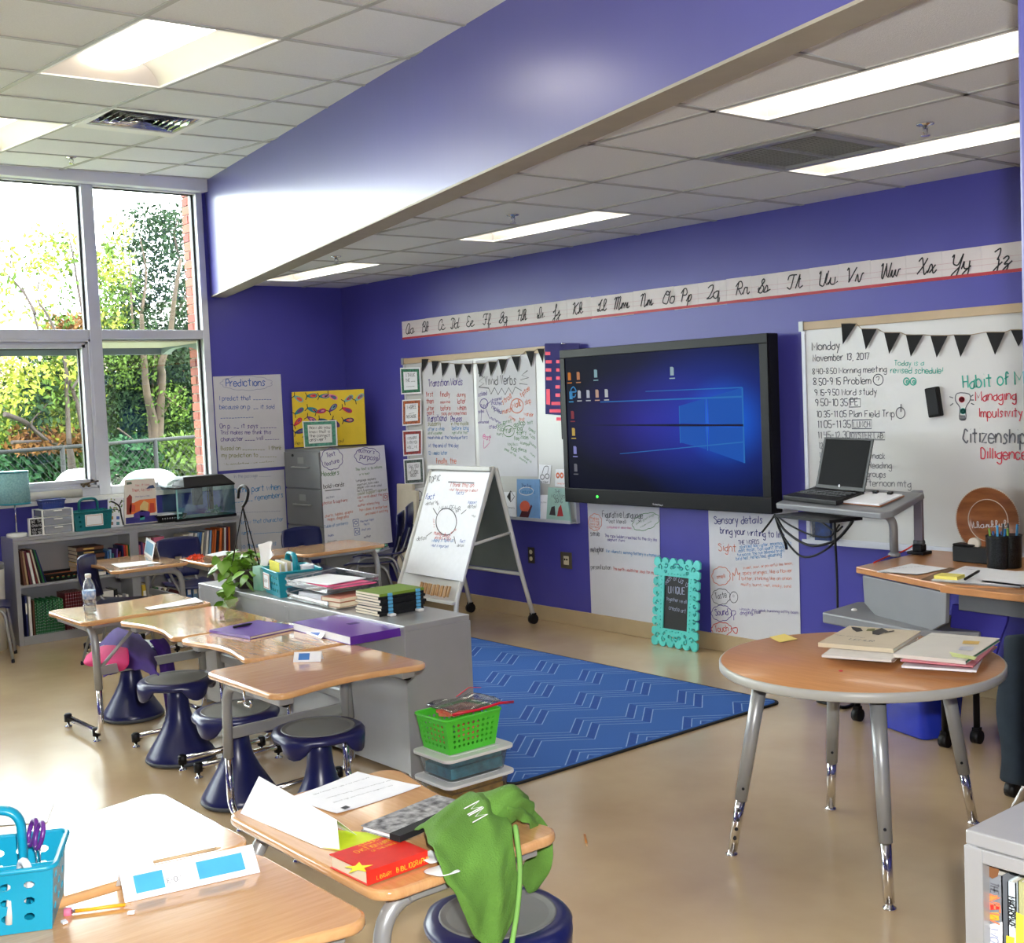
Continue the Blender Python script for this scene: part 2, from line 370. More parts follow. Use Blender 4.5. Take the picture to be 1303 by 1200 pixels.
class Page:
    """a sheet hung on a plane, cornered at four pixels of the photograph's frame and then standing at its real place"""
    def __init__(s, name, label, cat, corners, P, N, m=None, th=.0015, lift=.003, group=None, parent=None, curl=0):
        s.P = np.array(P, float); s.N = np.array(N, float)/np.linalg.norm(N); s.P = s.P+s.N*lift
        q = [on(*c, s.P, s.N) for c in corners]
        mb = MB(); ns = 6
        rows = []
        for i in range(ns+1):
            t = i/ns; r = []
            for j in range(ns+1):
                k = j/ns; p = (q[0]*(1-k)+q[1]*k)*(1-t)+(q[3]*(1-k)+q[2]*k)*t
                w_ = curl*(max(0, t-.8)*5)**2*(1 if j in (0, ns) else .4)
                r.append(p+s.N*w_)
            rows.append(r)
        mb.grid(rows, smooth=True)
        k = len(rows)*len(rows[0])
        mb.grid([[p-s.N*th for p in r] for r in rows[::-1]], smooth=True)
        e = lambda a, b: mb.add([a, b, b-s.N*th, a-s.N*th], [(0, 1, 2, 3)])
        for a, b in ((q[0], q[1]), (q[1], q[2]), (q[2], q[3]), (q[3], q[0])): e(a, b)
        s.q = q; s.ink = {}
        s.o = build(name, mb, m or CHART, parent, world=parent is not None, label=label, cat=cat, group=group)
    def w(s, ink, text, p0, p1, hs=1.0, pen=.006, **k):
        write(s.ink.setdefault(ink, MB()), text, p0, p1, s.P, s.N, hs, pen, **k); return s
    def lines(s, ink, texts, x0, y0, x1, y1, dy, dx=0, hs=1, pen=.005):
        for i, t in enumerate(texts): s.w(ink, t, (x0+dx*i, y0+dy*i), (x1+dx*i, y1+dy*i), hs, pen)
        return s
    def d(s, ink, pix, pen=.006, **k): draw(s.ink.setdefault(ink, MB()), pix, s.P, s.N, pen, **k); return s
    def cloud(s, ink, *a, **k): cloud(s.ink.setdefault(ink, MB()), *a, s.P, s.N, **k); return s
    def ell(s, ink, *a, **k): ell(s.ink.setdefault(ink, MB()), *a, s.P, s.N, **k); return s
    def patch(s, ink, pix, off=.001):
        mb = s.ink.setdefault(ink, MB()); q = [on(*p, s.P, s.N)+s.N*off for p in pix]; mb.add(q, [tuple(range(len(q)))]); return s
    def done(s, name='writing'):
        for k, mb in s.ink.items():
            m_ = INK[k] if k in INK else k
            build(name, mb, m_, s.o, world=True)
        return s.o
# ---------------------------------------------------------------- the room
XL, YW, ZL, XE, YS, ROOF = -8.948, 5.585, 2.587, 2.4, -3.4, 3.9
BA, BB = .2489, .9685; BC = BA*XL+BB*4.372; BT = .13          # beam: BA*x+BB*y=BC is its face
byf = lambda x, k=0: (BC+k-BA*x)/BB
def struct(o): o['kind'] = 'structure'; return o
FLOOR = mat('vinyl_floor', (200, 176, 138), .22, scale=2.4, c2=(184, 158, 122), bump=.03, bscale=30, coat=.5)
_nt = FLOOR.node_tree; _b = _nt.nodes['Principled BSDF']; _b.inputs['Coat Roughness'].default_value = .24
struct(build('floor', MB().bb(XL, XE, YS, YW, -.1, 0), FLOOR))
wn = struct(build('wall_north', MB().bb(XL-.2, XE+.1, YW, YW+.15, 0, ROOF), PURPLE))
ww = MB(); ww.bb(XL-.2, XL, 4.335, YW, 0, ROOF); ww.bb(XL-.2, XL, YS, 4.335, 0, .955); ww.bb(XL-.2, XL, YS, 4.335, 3.335, ROOF)
struct(build('wall_west', ww, PURPLE))
struct(build('wall_south', MB().bb(XL-.2, XE+.1, YS-.15, YS, 0, ROOF), PURPLE))
struct(build('wall_east', MB().bb(XE, XE+.15, YS, YW, 0, ROOF), PURPLE))
struct(build('roof', MB().bb(XL-.4, XE+.3, YS-.3, YW+.3, ROOF, ROOF+.15), DGREY))
BASE = mat('tan_baseboard', (178, 158, 124), .45, var=.04)
struct(build('baseboard_north', MB().bb(XL+.01, XE, YW-.012, YW, 0, .105), BASE, bevel=.004))
struct(build('baseboard_west', MB().bb(XL, XL+.012, 4.34, YW-.012, 0, .105).bb(XL, XL+.012, YS, 4.34, 0, .105), BASE))
# the slanting beam between the high and the low ceiling, and its column
def slant(x0, x1, k0, k1): return [(x0+BA*k0/1, byf(x0+BA*k0, k0)), (x1+BA*k0, byf(x1+BA*k0, k0)), (x1+BA*k1, byf(x1+BA*k1, k1)), (x0+BA*k1, byf(x0+BA*k1, k1))]
beam_pl = clip(slant(XL-.3, XE+.3, 0, BT), -1, 0, -XL); beam_pl = clip(beam_pl, 1, 0, XE)
beam = struct(build('beam', MB().prism(beam_pl, 2.496, ROOF), GLOSSP))
struct(build('beam_underside', MB().prism(beam_pl, 2.486, 2.496), BEIGE, beam, world=True))
struct(build('column', MB().prism(slant(-1.24, -.78, 0, .2), 0, 2.486), GLOSSP, bevel=.01))

# ceilings: bars with a tile in each cell
zu = lambda x, y: 3.395-.0548*(x-XL)+.0173*(y-4.36)
T = .6096; TH = .013
ROOFED = []
def cell(kind, x0, x1, y0, y1):
    p = [(x0, y0), (x1, y0), (x1, y1), (x0, y1)]
    p = clip(clip(clip(clip(p, -1, 0, -XL), 1, 0, XE), 0, -1, -YS), 0, 1, YW)
    if len(p) < 3: return p
    return clip(p, BA, BB, BC) if kind == 'hi' else clip(p, -BA, -BB, -(BC+BT))
def area(p): return abs(sum(p[i][0]*p[(i+1) % len(p)][1]-p[(i+1) % len(p)][0]*p[i][1] for i in range(len(p))))/2
def ceiling(kind, ox, oy, dx, dy, skip, halves, zf, i0, i1, j0, j1, mid):
    g = MB()
    for i in range(i0, i1+2):
        for j in range(j0, j1+1):
            ya, yb = oy+j*dy, oy+(j+1)*dy
            if i in mid and (i, j) in mid[i]: 
                if not halves: continue
                ya += .5*dy
            p = cell(kind, ox+i*dx-TH, ox+i*dx+TH, ya, yb)
            if len(p) > 2: g.prism(p, -.003, .02, zf)
    ys = [oy+j*dy for j in range(j0, j1+2)]
    for y in ys:
        p = cell(kind, -20, 20, y-TH, y+TH)
        if len(p) > 2: g.prism(p, -.003, .02, zf)
    for (i, j) in halves:
        p = cell(kind, ox+i*dx, ox+(i+1)*dx, oy+(j+.5)*dy-TH, oy+(j+.5)*dy+TH); g.prism(p, -.003, .02, zf)
    root = struct(build('ceiling', g, TBAR))
    for i in range(i0, i1+1):
        for j in range(j0, j1+1):
            if (i, j) in skip: continue
            y0 = oy+j*dy+TH-.003; y1 = oy+(j+1)*dy-TH+.003
            if (i, j) in halves: y0 = oy+(j+.5)*dy+TH-.003
            p = cell(kind, ox+i*dx+TH-.003, ox+(i+1)*dx-TH+.003, y0, y1)
            if len(p) > 2 and area(p) > .002: build('ceiling_tile', MB().prism(p, .002, .016, zf), TILE, root, world=True)
    return root
HI = (-4.5, 2.592, T, T); LO = (-3.51, 3.385, .627, .6096)
hi_lights = [(-2, -1), (-6, -1), (3, -5), (-4, -5), (-1, -5)]
hi_skip = {(i+k, j) for i, j in hi_lights for k in (0, 1)}; HV = (-4, 0); hi_skip.add(HV)
ceiling('hi', *HI, hi_skip, set(), zu, -8, 11, -10, 3, {i+1: {(i+1, j) for a, j in hi_lights if a == i} for i, _ in hi_lights})
lo_lights = [(1, 0), (0, 2), (-4, 2), (-8, 2)]
lo_half = {(i+k, j) for i, j in lo_lights for k in (0, 1)}; LV = (0, 1)
ceiling('lo', *LO, {LV}, lo_half, lambda x, y: ZL, -9, 9, -3, 3, {i+1: {(i+1, j) for a, j in lo_lights if a == i} for i, _ in lo_lights})
GLOW = mat('lit_lamp_lens', (255, 250, 240), .5, emit=8)
GLOW2 = mat('lit_lamp_lens_low', (255, 250, 240), .5, emit=7)
REFL = mat('lamp_reflector', (236, 230, 220), .45, var=.02)
def troffer(x0, x1, y0, y1, zf, wide, label):
    cx, cy = (x0+x1)/2, (y0+y1)/2; z = zf(cx, cy); W, D = (x1-x0-.02), (y1-y0-.02)
    t = thing('ceiling_light', label, 'light', (cx, cy, z), 0, 'recessed ceiling lights'); h = .075 if wide else .1
    sl = lambda x, y: zf(cx+x, cy+y)-z
    mb = MB(); hw = D/2; lw = D*.24 if wide else D*.2
    for s_ in (-1, 1):
        rows = []
        for k in range(9):
            q = k/8; yy = hw-(hw-lw)*q; zz = h*(math.sin(q*PI/2) if wide else min(1, q*1.05))
            rows.append([(x, s_*yy, zz+sl(x, s_*yy)) for x in (-W/2, W/2)])
        mb.grid(rows)
    mb.add([(-W/2, -hw, h+.03+sl(-W/2, 0)), (W/2, -hw, h+.03+sl(W/2, 0)), (W/2, hw, h+.03+sl(W/2, 0)), (-W/2, hw, h+.03+sl(-W/2, 0))], [(0, 1, 2, 3)])
    for s_ in (-1, 1):
        x = s_*W/2; xi = x-s_*(.12 if wide else .07)
        mb.grid([[(x, y, sl(x, y)) for y in (-hw, -lw, lw, hw)], [(xi, y*.9, h+sl(xi, y)) for y in (-hw, -lw, lw, hw)]])
    build('reflector', mb, REFL, t)
    l = MB(); rows = []
    for k in range(9):
        a = PI*k/8; yy = lw*math.cos(a); zz = h+.004-(.045 if wide else .058)*math.sin(a)
        xe = W/2-(.12 if wide else .06)
        rows.append([(x, yy, zz+sl(x, yy)) for x in (-xe, xe)])
    l.grid(rows); build('lens', l, GLOW if wide else GLOW2, t)
    f = MB()
    for s_ in (-1, 1):
        f.prism([(-W/2, s_*hw-.005), (W/2, s_*hw-.005), (W/2, s_*hw+.005), (-W/2, s_*hw+.005)], -.004, .02, sl)
        f.prism([(s_*W/2-.005, -hw), (s_*W/2+.005, -hw), (s_*W/2+.005, hw), (s_*W/2-.005, hw)], -.004, .02, sl)
    build('frame', f, WHITE, t)
hl = ['wide recessed light in the high ceiling, bright lens beside the supply vent', 'wide recessed light in the high ceiling cut by the edge near the window valance', 'wide recessed light in the high ceiling over the middle of the room', 'wide recessed light in the high ceiling over the desks by the windows', 'wide recessed light in the high ceiling behind the camera']
for (i, j), lb in zip(hi_lights, hl):
    troffer(HI[0]+i*T, HI[0]+(i+2)*T, HI[1]+j*T, HI[1]+(j+1)*T, zu, True, lb)
ll = ['narrow lit strip light in the low ceiling beside the column, nearer the beam', 'narrow lit strip light in the low ceiling past the return grille, beside the column', 'narrow lit strip light in the low ceiling over the two whiteboards', 'narrow strip light in the low ceiling corner, half hidden by the beam']
for (i, j), lb in zip(lo_lights, ll):
    troffer(LO[0]+i*LO[2], LO[0]+(i+2)*LO[2], LO[1]+j*T, LO[1]+(j+.5)*T, lambda x, y: ZL, False, lb)
# supply vent with shiny louvres in the high ceiling
cx, cy = HI[0]+(HV[0]+.5)*T, HI[1]+(HV[1]+.5)*T; z = zu(cx, cy)
v = thing('ceiling_vent', 'square supply vent with shiny curved louvres in the high ceiling', 'vent', (cx, cy, z))
mb = MB(); mb.bb(-.3, .3, -.3, -.26, -.006, .01).bb(-.3, .3, .26, .3, -.006, .01).bb(-.3, -.2, -.26, .26, -.006, .01).bb(.2, .3, -.26, .26, -.006, .01); build('frame', mb, WHITE, v)
build('backing', MB().bb(-.29, .29, -.29, .29, .06, .07), GTUBE, v)
VC = mat('vent_chrome', (214, 216, 222), .14, metal=1, bump=.5, bscale=9)
for k in range(5):
    a = .19-.036*k; b = .25-.045*k; mb = MB()
    for dx, dy in ((0, 1), (0, -1), (1, 0), (-1, 0)):
        rows = []
        for q in range(5):
            t_ = q/4; s_ = 1-t_*.16; zz = .05*t_**1.6
            if dx: rows.append([(dx*a*s_, -b*s_, zz), (dx*a*s_, b*s_, zz)])
            else: rows.append([(-a*s_, dy*b*s_, zz), (a*s_, dy*b*s_, zz)])
        mb.grid(rows)
    build('louvre', mb, VC, v, solid=.002)
cx, cy = LO[0]+.5*LO[2], LO[1]+1.5*T
v = thing('return_grille', 'square slatted return grille in the low ceiling', 'vent', (cx, cy, ZL))
mb = MB(); mb.bb(-.3, .3, -.29, -.25, -.01, .012).bb(-.3, .3, .25, .29, -.01, .012).bb(-.3, -.26, -.25, .25, -.01, .012).bb(.26, .3, -.25, .25, -.01, .012); build('frame', mb, GTUBE, v)
build('backing', MB().bb(-.29, .29, -.28, .28, .03, .036), TBAR, v)
sl0 = None
for k in range(17):
    y = -.24+.03*k
    if sl0 is None: sl0 = build('slat', MB().box((0, 0, 0), (.52, .026, .002), rx=.6), GTUBE, v); sl0.location = (0, y, .006)
    else: q = sl0.copy(); COL.objects.link(q); q.location = (0, y, .006)
build('divider', MB().bb(-.005, .005, -.25, .25, -.008, .01), GTUBE, v)
def sprinkler(p, lb):
    t = thing('sprinkler_head', lb, 'sprinkler', p)
    build('escutcheon', MB().lathe([(.035, 0), (.033, -.006), (.012, -.01), (.008, -.02)], 16), CHROME, t)
    build('deflector', MB().tube([(0, -.012, -.015), (0, -.014, -.035), (0, 0, -.045), (0, .014, -.035), (0, .012, -.015)], .003, 6).lathe([(.018, -.048), (.018, -.045)], 12), CHROME, t)
for p, lb in (((-5.08, 4.285, ZL), 'small sprinkler head in the low ceiling above the strip light over the whiteboards'), ((-7.01, 4.35, ZL), 'small sprinkler head in the low ceiling next to the corner strip light'),
              ((-2.6, 4.3, ZL), 'small sprinkler head in the low ceiling between the return grille and column'), ((-8.18, 3.04, zu(-8.18, 3.04)), 'small sprinkler head in the high ceiling near the window valance')): sprinkler(p, lb)

# windows
GL = glass('window_glass', (.97, 1, .985), .04, .0)
GASK = mat('black_gasket', (30, 34, 34), .5, var=.05)
X0, X1 = XL-.11, XL+.02
def window(n, y0, y1, sash):
    wd = thing('window_%d' % n, None, None, (XL, (y0+y1)/2, .99), kind='structure'); g = .045
    f = MB(); f.bb(X0, X1, y0-g, y0+g, .99, 3.335).bb(X0, X1, y0+g, y1-g, 2.155, 2.225).bb(X0, X1, y0+g, y1-g, .99, 1.05).bb(X0, X1, y0+g, y1-g, 3.29, 3.335)
    if n == 1: f.bb(X0, X1, y1-g, y1+.01, .99, 3.335)
    build('frame', f, ALU, wd, world=True, bevel=.004)
    gk = MB()
    for za, zb in ((2.225, 3.29),)+(() if sash else ((1.05, 2.155),)):
        gk.bb(X0+.05, X0+.075, y1-g-.016, y1-g, za, zb); gk.bb(X0+.05, X0+.075, y0+g, y0+g+.006, za, zb); gk.bb(X0+.05, X0+.075, y0+g, y1-g, zb-.008, zb)
    build('gasket', gk, GASK, wd, world=True)
    build('upper_pane', MB().bb(X0+.06, X0+.066, y0+g, y1-g, 2.225, 3.29), GL, wd, world=True)
    if not sash:
        build('lower_pane', MB().bb(X0+.06, X0+.066, y0+g, y1-g, 1.05, 2.155), GL, wd, world=True)
    else:
        a, b, za, zb = y0+g, y1-g, 1.05, 2.155
        for dd, ww_, xx in ((0, .02, X1+.005), (.02, .018, X1-.012), (.038, .028, X1-.004)):
            s_ = MB(); a1, b1, c1, d1 = a+dd, b-dd, za+dd, zb-dd
            s_.bb(X0+.03, xx, a1, a1+ww_, c1, d1).bb(X0+.03, xx, b1-ww_, b1, c1, d1).bb(X0+.03, xx, a1, b1, c1, c1+ww_).bb(X0+.03, xx, a1, b1, d1-ww_, d1)
            build('sash', s_, ALU, wd, world=True, bevel=.003)
        q = .066; s_ = MB(); s_.bb(X0+.05, X0+.07, b-q-.012, b-q, za+q, zb-q).bb(X0+.05, X0+.07, a+q, b-q, zb-q-.008, zb-q)
        build('gasket', s_, GASK, wd, world=True)
        build('sash_pane', MB().bb(X0+.055, X0+.061, a+q, b-q, za+q, zb-q), GL, wd, world=True)
        h = MB(); yb = b-.11; h.bb(X1-.002, X1+.02, yb-.03, yb+.03, 1.072, 1.09); h.tube([(X1+.02, yb-.02, 1.082), (X1+.035, yb, 1.09), (X1+.04, yb+.09, 1.1)], .006, 6)
        h.ball((X1+.03, yb-.02, 1.07), .012, 8, 6); h.ball((X1+.03, yb+.02, 1.07), .012, 8, 6)
        build('crank_handle', h, mat('bronze', (120, 104, 84), .3, metal=.8, var=.1), wd, world=True)
window(1, 3.42, 4.325, False)
yy = 3.42
for n in range(2, 8): window(n, yy-1.0, yy, n % 2 == 0); yy -= 1.0
struct(build('trim_1', MB().bb(XL-.2, XL+.075, YS, 4.335, .955, .99), mat('window_sill_white', (214, 214, 212), .4, var=.03), bevel=.005))
val = MB().bb(XL+.022, XL+.11, YS, 4.345, 3.298, 3.392)
tag(build('roller_shade_cassette', val, mat('shade_white', (222, 226, 232), .45, var=.02), bevel=.004), 'long white roller shade cassette across the top of the windows', 'shade')
# wall sockets
def socket(px, py, lb, dark, wide=False):
    p = at(px, py, 1, YW); t = thing('wall_outlet', lb, 'outlet', (p[0], YW, p[2]))
    w_ = .115 if wide else .07
    build('cover_plate', MB().box((0, -.003, 0), (w_, .006, .115)), mat('dark_plate', (58, 52, 48), .4, var=.05) if dark else mat('steel_plate', (120, 112, 96), .35, metal=.6, var=.05), t, bevel=.002)
    if dark:
        for s_ in (-1, 1): build('receptacle', MB().tube([(0, -.005, s_*.024), (0, -.009, s_*.024)], .016, 12), mat('cream_plastic', (206, 196, 166), .4, var=.03), t)
    else:
        build('jack_panel', MB().box((.005, -.008, 0), (.05, .006, .06)), mat('cream_plastic', (206, 196, 166), .4), t, bevel=.002)
        for s_ in (-1, 1): build('jack', MB().box((.005+s_*.011, -.012, .008), (.012, .004, .012)), BLACKP, t)
socket(676.5, 706.5, 'dark double power outlet on the purple wall behind the easel wheel', True)
socket(721, 713, 'square metal data outlet on the purple wall beside the figurative language chart', False, True)
# ---------------------------------------------------------------- outdoors
GRASS = mat('lawn_grass', (110, 128, 70), .9, scale=1.5, c2=(84, 104, 52), bump=.4, bscale=60)
struct(build('ground', MB().bb(-60, XL-.2, -30, 40, -.25, -.12), GRASS))
# light shelf above the lower panes
sh = struct(build('sun_shelf_trim', MB().bb(-9.93, -9.08, 3.3, 4.42, 2.14, 2.2).bb(-9.93, -9.08, YS, 3.28, 2.14, 2.2), mat('shelf_tan', (170, 158, 132), .6, var=.03)))
mb = MB().bb(-9.97, -9.93, YS, 4.46, 2.085, 2.2)
build('trim_board', mb, mat('shelf_grey', (96, 108, 106), .5, var=.04), sh, world=True)
arc = [(-9.97, 2.14), (-9.93, 2.09)]+[(-9.90+.8*(1-math.cos(a)), 2.0-.0+.13*math.sin(a)) for a in np.linspace(.2, PI/2, 8)]+[(-9.08, 2.13), (-9.08, 2.2), (-9.97, 2.2)]
arc = [(-9.97, 2.085), (-9.9, 2.085), (-9.75, 2.12), (-9.6, 2.128), (-9.4, 2.12), (-9.25, 2.09), (-9.15, 2.04), (-9.08, 1.95), (-9.08, 2.2), (-9.97, 2.2)]
mb = MB(); n = len(arc); mb.add([(x, 4.36, z) for x, z in arc]+[(x, 4.42, z) for x, z in arc], [tuple(range(n)), tuple(range(2*n-1, n-1, -1))]+[(i, (i+1) % n, (i+1) % n+n, i+n) for i in range(n)])
build('end_bracket', mb, mat('shelf_grey', (150, 168, 164)), sh, world=True)
# brick pier outside, brick by brick
pier = struct(build('brick_pier_wall', MB().bb(-9.70, -9.16, 4.53, 5.0, -.1, 3.88), mat('mortar', (140, 130, 120), .9, var=.08)))
BR = [mat('brick_%d' % k, c, .85, var=.12, scale=30) for k, c in enumerate(((132, 66, 50), (142, 76, 56), (114, 56, 44)))]
bk = {}
for r in range(52):
    z = -.06+r*.075; off = (r % 2)*.11
    for k in range(-1, 3):
        a = max(-9.70, -9.70+k*.215+off); b = min(-9.155, -9.70+(k+1)*.215+off-.01)
        if b-a < .03: continue
        q = rnd.randrange(3); key = (round(b-a, 3), q)
        if key in bk: o = bk[key].copy(); COL.objects.link(o)
        else: o = build('brick', MB().bb(-(b-a)/2, (b-a)/2, -.005, .02, 0, .064), BR[q], pier); bk[key] = o
        lp = wmat(pier).inverted() @ Vector(((a+b)/2, 4.522+rnd.uniform(-.003, .003), z)); o.location = lp
# far brick houses
def bricky(name):
    m = mat(name, (176, 110, 86), .9); nt = m.node_tree; b = nt.nodes['Principled BSDF']
    t = nt.nodes.new('ShaderNodeTexBrick'); t.inputs['Scale'].default_value = 4; t.inputs['Color1'].default_value = (*lin((178, 108, 84)), 1); t.inputs['Color2'].default_value = (*lin((152, 88, 68)), 1)
    t.inputs['Mortar'].default_value = (*lin((206, 190, 172)), 1)
    tc = nt.nodes.new('ShaderNodeTexCoord'); mp = nt.nodes.new('ShaderNodeMapping'); mp.inputs['Rotation'].default_value = (PI/2, 0, PI/2)
    nt.links.new(tc.outputs['Object'], mp.inputs[0]); nt.links.new(mp.outputs[0], t.inputs[0]); nt.links.new(t.outputs[0], b.inputs['Base Color']); return m
FB = bricky('far_brick')
def house(y0, y1, x, h, wins, label, roofc):
    t = thing('brick_house', label, 'house', (x-3, (y0+y1)/2, -.12))
    build('wall', MB().bb(x-6, x, y0, y1, -.12, h), FB, t, world=True)
    mb = MB(); ym = (y0+y1)/2; mb.add([(x-6.3, y0-.3, h), (x+.3, y0-.3, h), (x+.3, y1+.3, h), (x-6.3, y1+.3, h), (x-3, y0-.3, h+1.1), (x-3, y1+.3, h+1.1)], [(0, 1, 4), (1, 2, 5, 4), (2, 3, 5), (3, 0, 4, 5), (0, 3, 2, 1)])
    build('roof', mb, roofc, t, world=True)
    for (yc, zc, w_, hh) in wins:
        f = MB(); f.bb(x-.02, x+.05, yc-w_/2-.08, yc-w_/2, zc-hh/2, zc+hh/2).bb(x-.02, x+.05, yc+w_/2, yc+w_/2+.08, zc-hh/2, zc+hh/2).bb(x-.02, x+.06, yc-w_/2-.1, yc+w_/2+.1, zc-hh/2-.08, zc-hh/2).bb(x-.02, x+.06, yc-w_/2-.1, yc+w_/2+.1, zc+hh/2, zc+hh/2+.08).bb(x, x+.04, yc-w_/2, yc+w_/2, zc-.03, zc+.03)
        wf = build('window', f, WHITE, t, world=True)
        build('pane', MB().bb(x-.01, x+.01, yc-w_/2, yc+w_/2, zc-hh/2, zc+hh/2), mat('far_pane', (70, 84, 96), .15, var=.1), wf, world=True)
house(8.2, 10.6, -26, 3.0, [(8.9, 1.6, .7, 1.7), (10.1, 1.6, .7, 1.7)], 'red brick house with white window frames beyond the garden, behind the pale maple', mat('roof_grey', (150, 150, 148), .8, var=.1))
house(12.4, 17.0, -24, 3.2, [(15.4, 1.7, .8, 1.4)], 'red brick house beyond the garden, partly hidden by the dark tree beside the pier', mat('roof_grey', (150, 150, 148), .8))
# trees
def blades(mb, cen, rad, n, size, rs, hollow=0, flatz=1):
    c = np.array(cen); g = rs.normal(size=(n, 3)); g /= np.linalg.norm(g, axis=1)[:, None]
    rr = rs.uniform(hollow, 1, n)**(1/2.2); P = c+g*rr[:, None]*np.array(rad)
    a = rs.normal(size=(n, 3)); a /= np.linalg.norm(a, axis=1)[:, None]; b = np.cross(a, rs.normal(size=(n, 3))); b /= np.linalg.norm(b, axis=1)[:, None]
    s_ = (size*rs.uniform(.6, 1.3, n))[:, None]
    V = np.stack([P-a*s_, P-b*s_*.45, P+a*s_, P+b*s_*.45], 1).reshape(-1, 3); k = len(mb.v)
    mb.v += [tuple(q) for q in V.tolist()]; mb.f += [(k+4*i, k+4*i+1, k+4*i+2, k+4*i+3) for i in range(n)]; mb.sm += [False]*n; mb.mi += [mb.cur]*n
def leafmat(name, c):
    m = mat(name, c, .7, var=.35, scale=3, spec=.08)
    m.node_tree.nodes['Principled BSDF'].inputs['Subsurface Weight'].default_value = 0
    return m
BARK = mat('bark', (66, 54, 42), .9, var=.25, scale=6, bump=.6, bscale=20)
BARKD = mat('dark_bark', (46, 36, 30), .9, var=.25, scale=6, bump=.6, bscale=20)
LD = leafmat('leaf_dark', (30, 46, 26)); LM = leafmat('leaf_mid', (66, 86, 34)); LY = leafmat('leaf_yellow', (122, 128, 50)); LS = leafmat('leaf_shrub', (44, 76, 46)); LO_ = leafmat('leaf_rust', (108, 74, 42))
def tree(label, base, trunks, clumps, mats, seed, bark=BARK, size=.07):
    rs = np.random.RandomState(seed); t = thing('garden_tree', label, 'tree', base, group='garden trees')
    mb = MB()
    for pts, r0, r1 in trunks:
        p = catmull(pts, 4); mb.tube(p, list(np.linspace(r0*.62, r1*.55, len(p))), 7)
    build('trunk', mb, bark, t, world=True)
    f = MB()
    for c, rad, n, mi in clumps: f.cur = mi; blades(f, c, rad, n, size, rs)
    build('foliage', f, mats, t, world=True, kind='stuff')
def px(x, y, X): return tuple(at(x, y, 0, X))
# the dark evergreen with pale trunks in the middle of the fixed pane
tr = []
B0 = px(200, 640, -15.5); B0 = (B0[0], B0[1], -.1)
for path, a, b in (([(199, 585), (196, 540), (187, 500), (183, 450), (180, 400)], .12, .05), ([(201, 590), (203, 530), (206, 480), (205, 465), (216, 430), (222, 380), (230, 330)], .12, .04),
                   ([(197, 590), (190, 540), (185, 470), (170, 420), (165, 330)], .05, .02), ([(197, 580), (186, 575), (172, 562), (150, 545)], .05, .02), ([(204, 530), (222, 505), (236, 492)], .03, .012), ([(206, 500), (225, 515), (238, 522)], .03, .01), ([(207, 470), (190, 440), (176, 430)], .03, .01),
                   ([(222, 400), (235, 380), (240, 350)], .03, .01), ([(193, 560), (189, 500), (187, 455)], .03, .02), ([(196, 560), (194, 500), (197, 450)], .03, .015), ([(180, 400), (186, 350), (178, 300)], .04, .012), ([(230, 335), (222, 300), (226, 280)], .03, .01)):
    tr.append(([B0 if False else px(*path[0], -15.5)]+[px(*q, -15.5+.15*k) for k, q in enumerate(path[1:])], a, b))
tr.append(([B0, px(199, 600, -15.5), px(200, 570, -15.5)], .17, .13))
cl = []
rs0 = random.Random(3)
for k in range(44):
    x, y = rs0.uniform(138, 244), rs0.uniform(440, 545)
    cl.append((px(x, y, -15.9+rs0.uniform(-.8, .4)), (.42, .42, .36), 620, rs0.choice((0, 0, 0, 1))))
for k in range(40):
    x = rs0.uniform(135, 245); y = rs0.uniform(278, 440)
    if y < 330 and (x < 165 or x > 232): continue
    cl.append((px(x, y, -15.9+rs0.uniform(-.8, .5)), (.36, .36, .3), 200 if y < 390 else 430, 0 if x > 165 else rs0.choice((0, 1, 2))))
for k in range(10): cl.append((px(rs0.uniform(228, 248), rs0.uniform(300, 420), -15.4), (.25, .25, .25), 60, 0))
tree('tall dark green tree with pale trunks beyond the fence, framed by the fixed pane', B0, tr, cl, [LD, LM, LY], 11, size=.036)
# the pale yellow-green maple seen in the opening window
tr = []; B1 = px(95, 640, -13.6); B1 = (B1[0], B1[1], -.1)
for path, a, b in (([(88, 566), (86, 520), (84, 470), (80, 440)], .05, .03), ([(108, 560), (100, 520), (92, 495), (84, 470), (76, 430)], .05, .03), ([(6, 527), (30, 536), (45, 548), (60, 560), (78, 567)], .05, .035), ([(110, 420), (100, 370), (92, 320), (80, 270)], .035, .008),
                   ([(45, 400), (35, 380), (20, 360), (0, 340)], .03, .012), ([(50, 425), (40, 390), (28, 365), (20, 350)], .02, .008), ([(80, 440), (60, 400), (48, 380), (52, 340)], .03, .008), ([(15, 563), (35, 562), (52, 561)], .035, .02),
                   ([(92, 495), (105, 470), (104, 440)], .025, .01), ([(14, 350), (13, 300)], .012, .006), ([(60, 560), (40, 540), (55, 520), (72, 500)], .02, .008)):
    tr.append(([px(*q, -13.6-.12*k) for k, q in enumerate(path)], a, b))
tr.append(([B1, px(92, 600, -13.6), px(88, 566, -13.6)], .1, .06))
cl = []
for k in range(46):
    x, y = rs0.uniform(-5, 108), rs0.uniform(450, 556)
    if x < 34 and y < 545 and rs0.random() < .75: continue
    cl.append((px(x, y, -14.2+rs0.uniform(-.7, .5)), (.3, .3, .26), 150, rs0.choice((1, 2, 2, 0))))
for k in range(30):
    x, y = rs0.uniform(-5, 112), rs0.uniform(295, 425)
    cl.append((px(x, y, -14.0+rs0.uniform(-.6, .4)), (.17, .17, .17), 34, rs0.choice((2, 2, 1))))
for k in range(14): cl.append((px(rs0.uniform(125, 165), rs0.uniform(290, 425), -14.3), (.2, .2, .2), 42, rs0.choice((2, 1))))
for k in range(8): cl.append((px(rs0.uniform(60, 110), rs0.uniform(405, 425), -14.3), (.25, .25, .15), 70, 3))
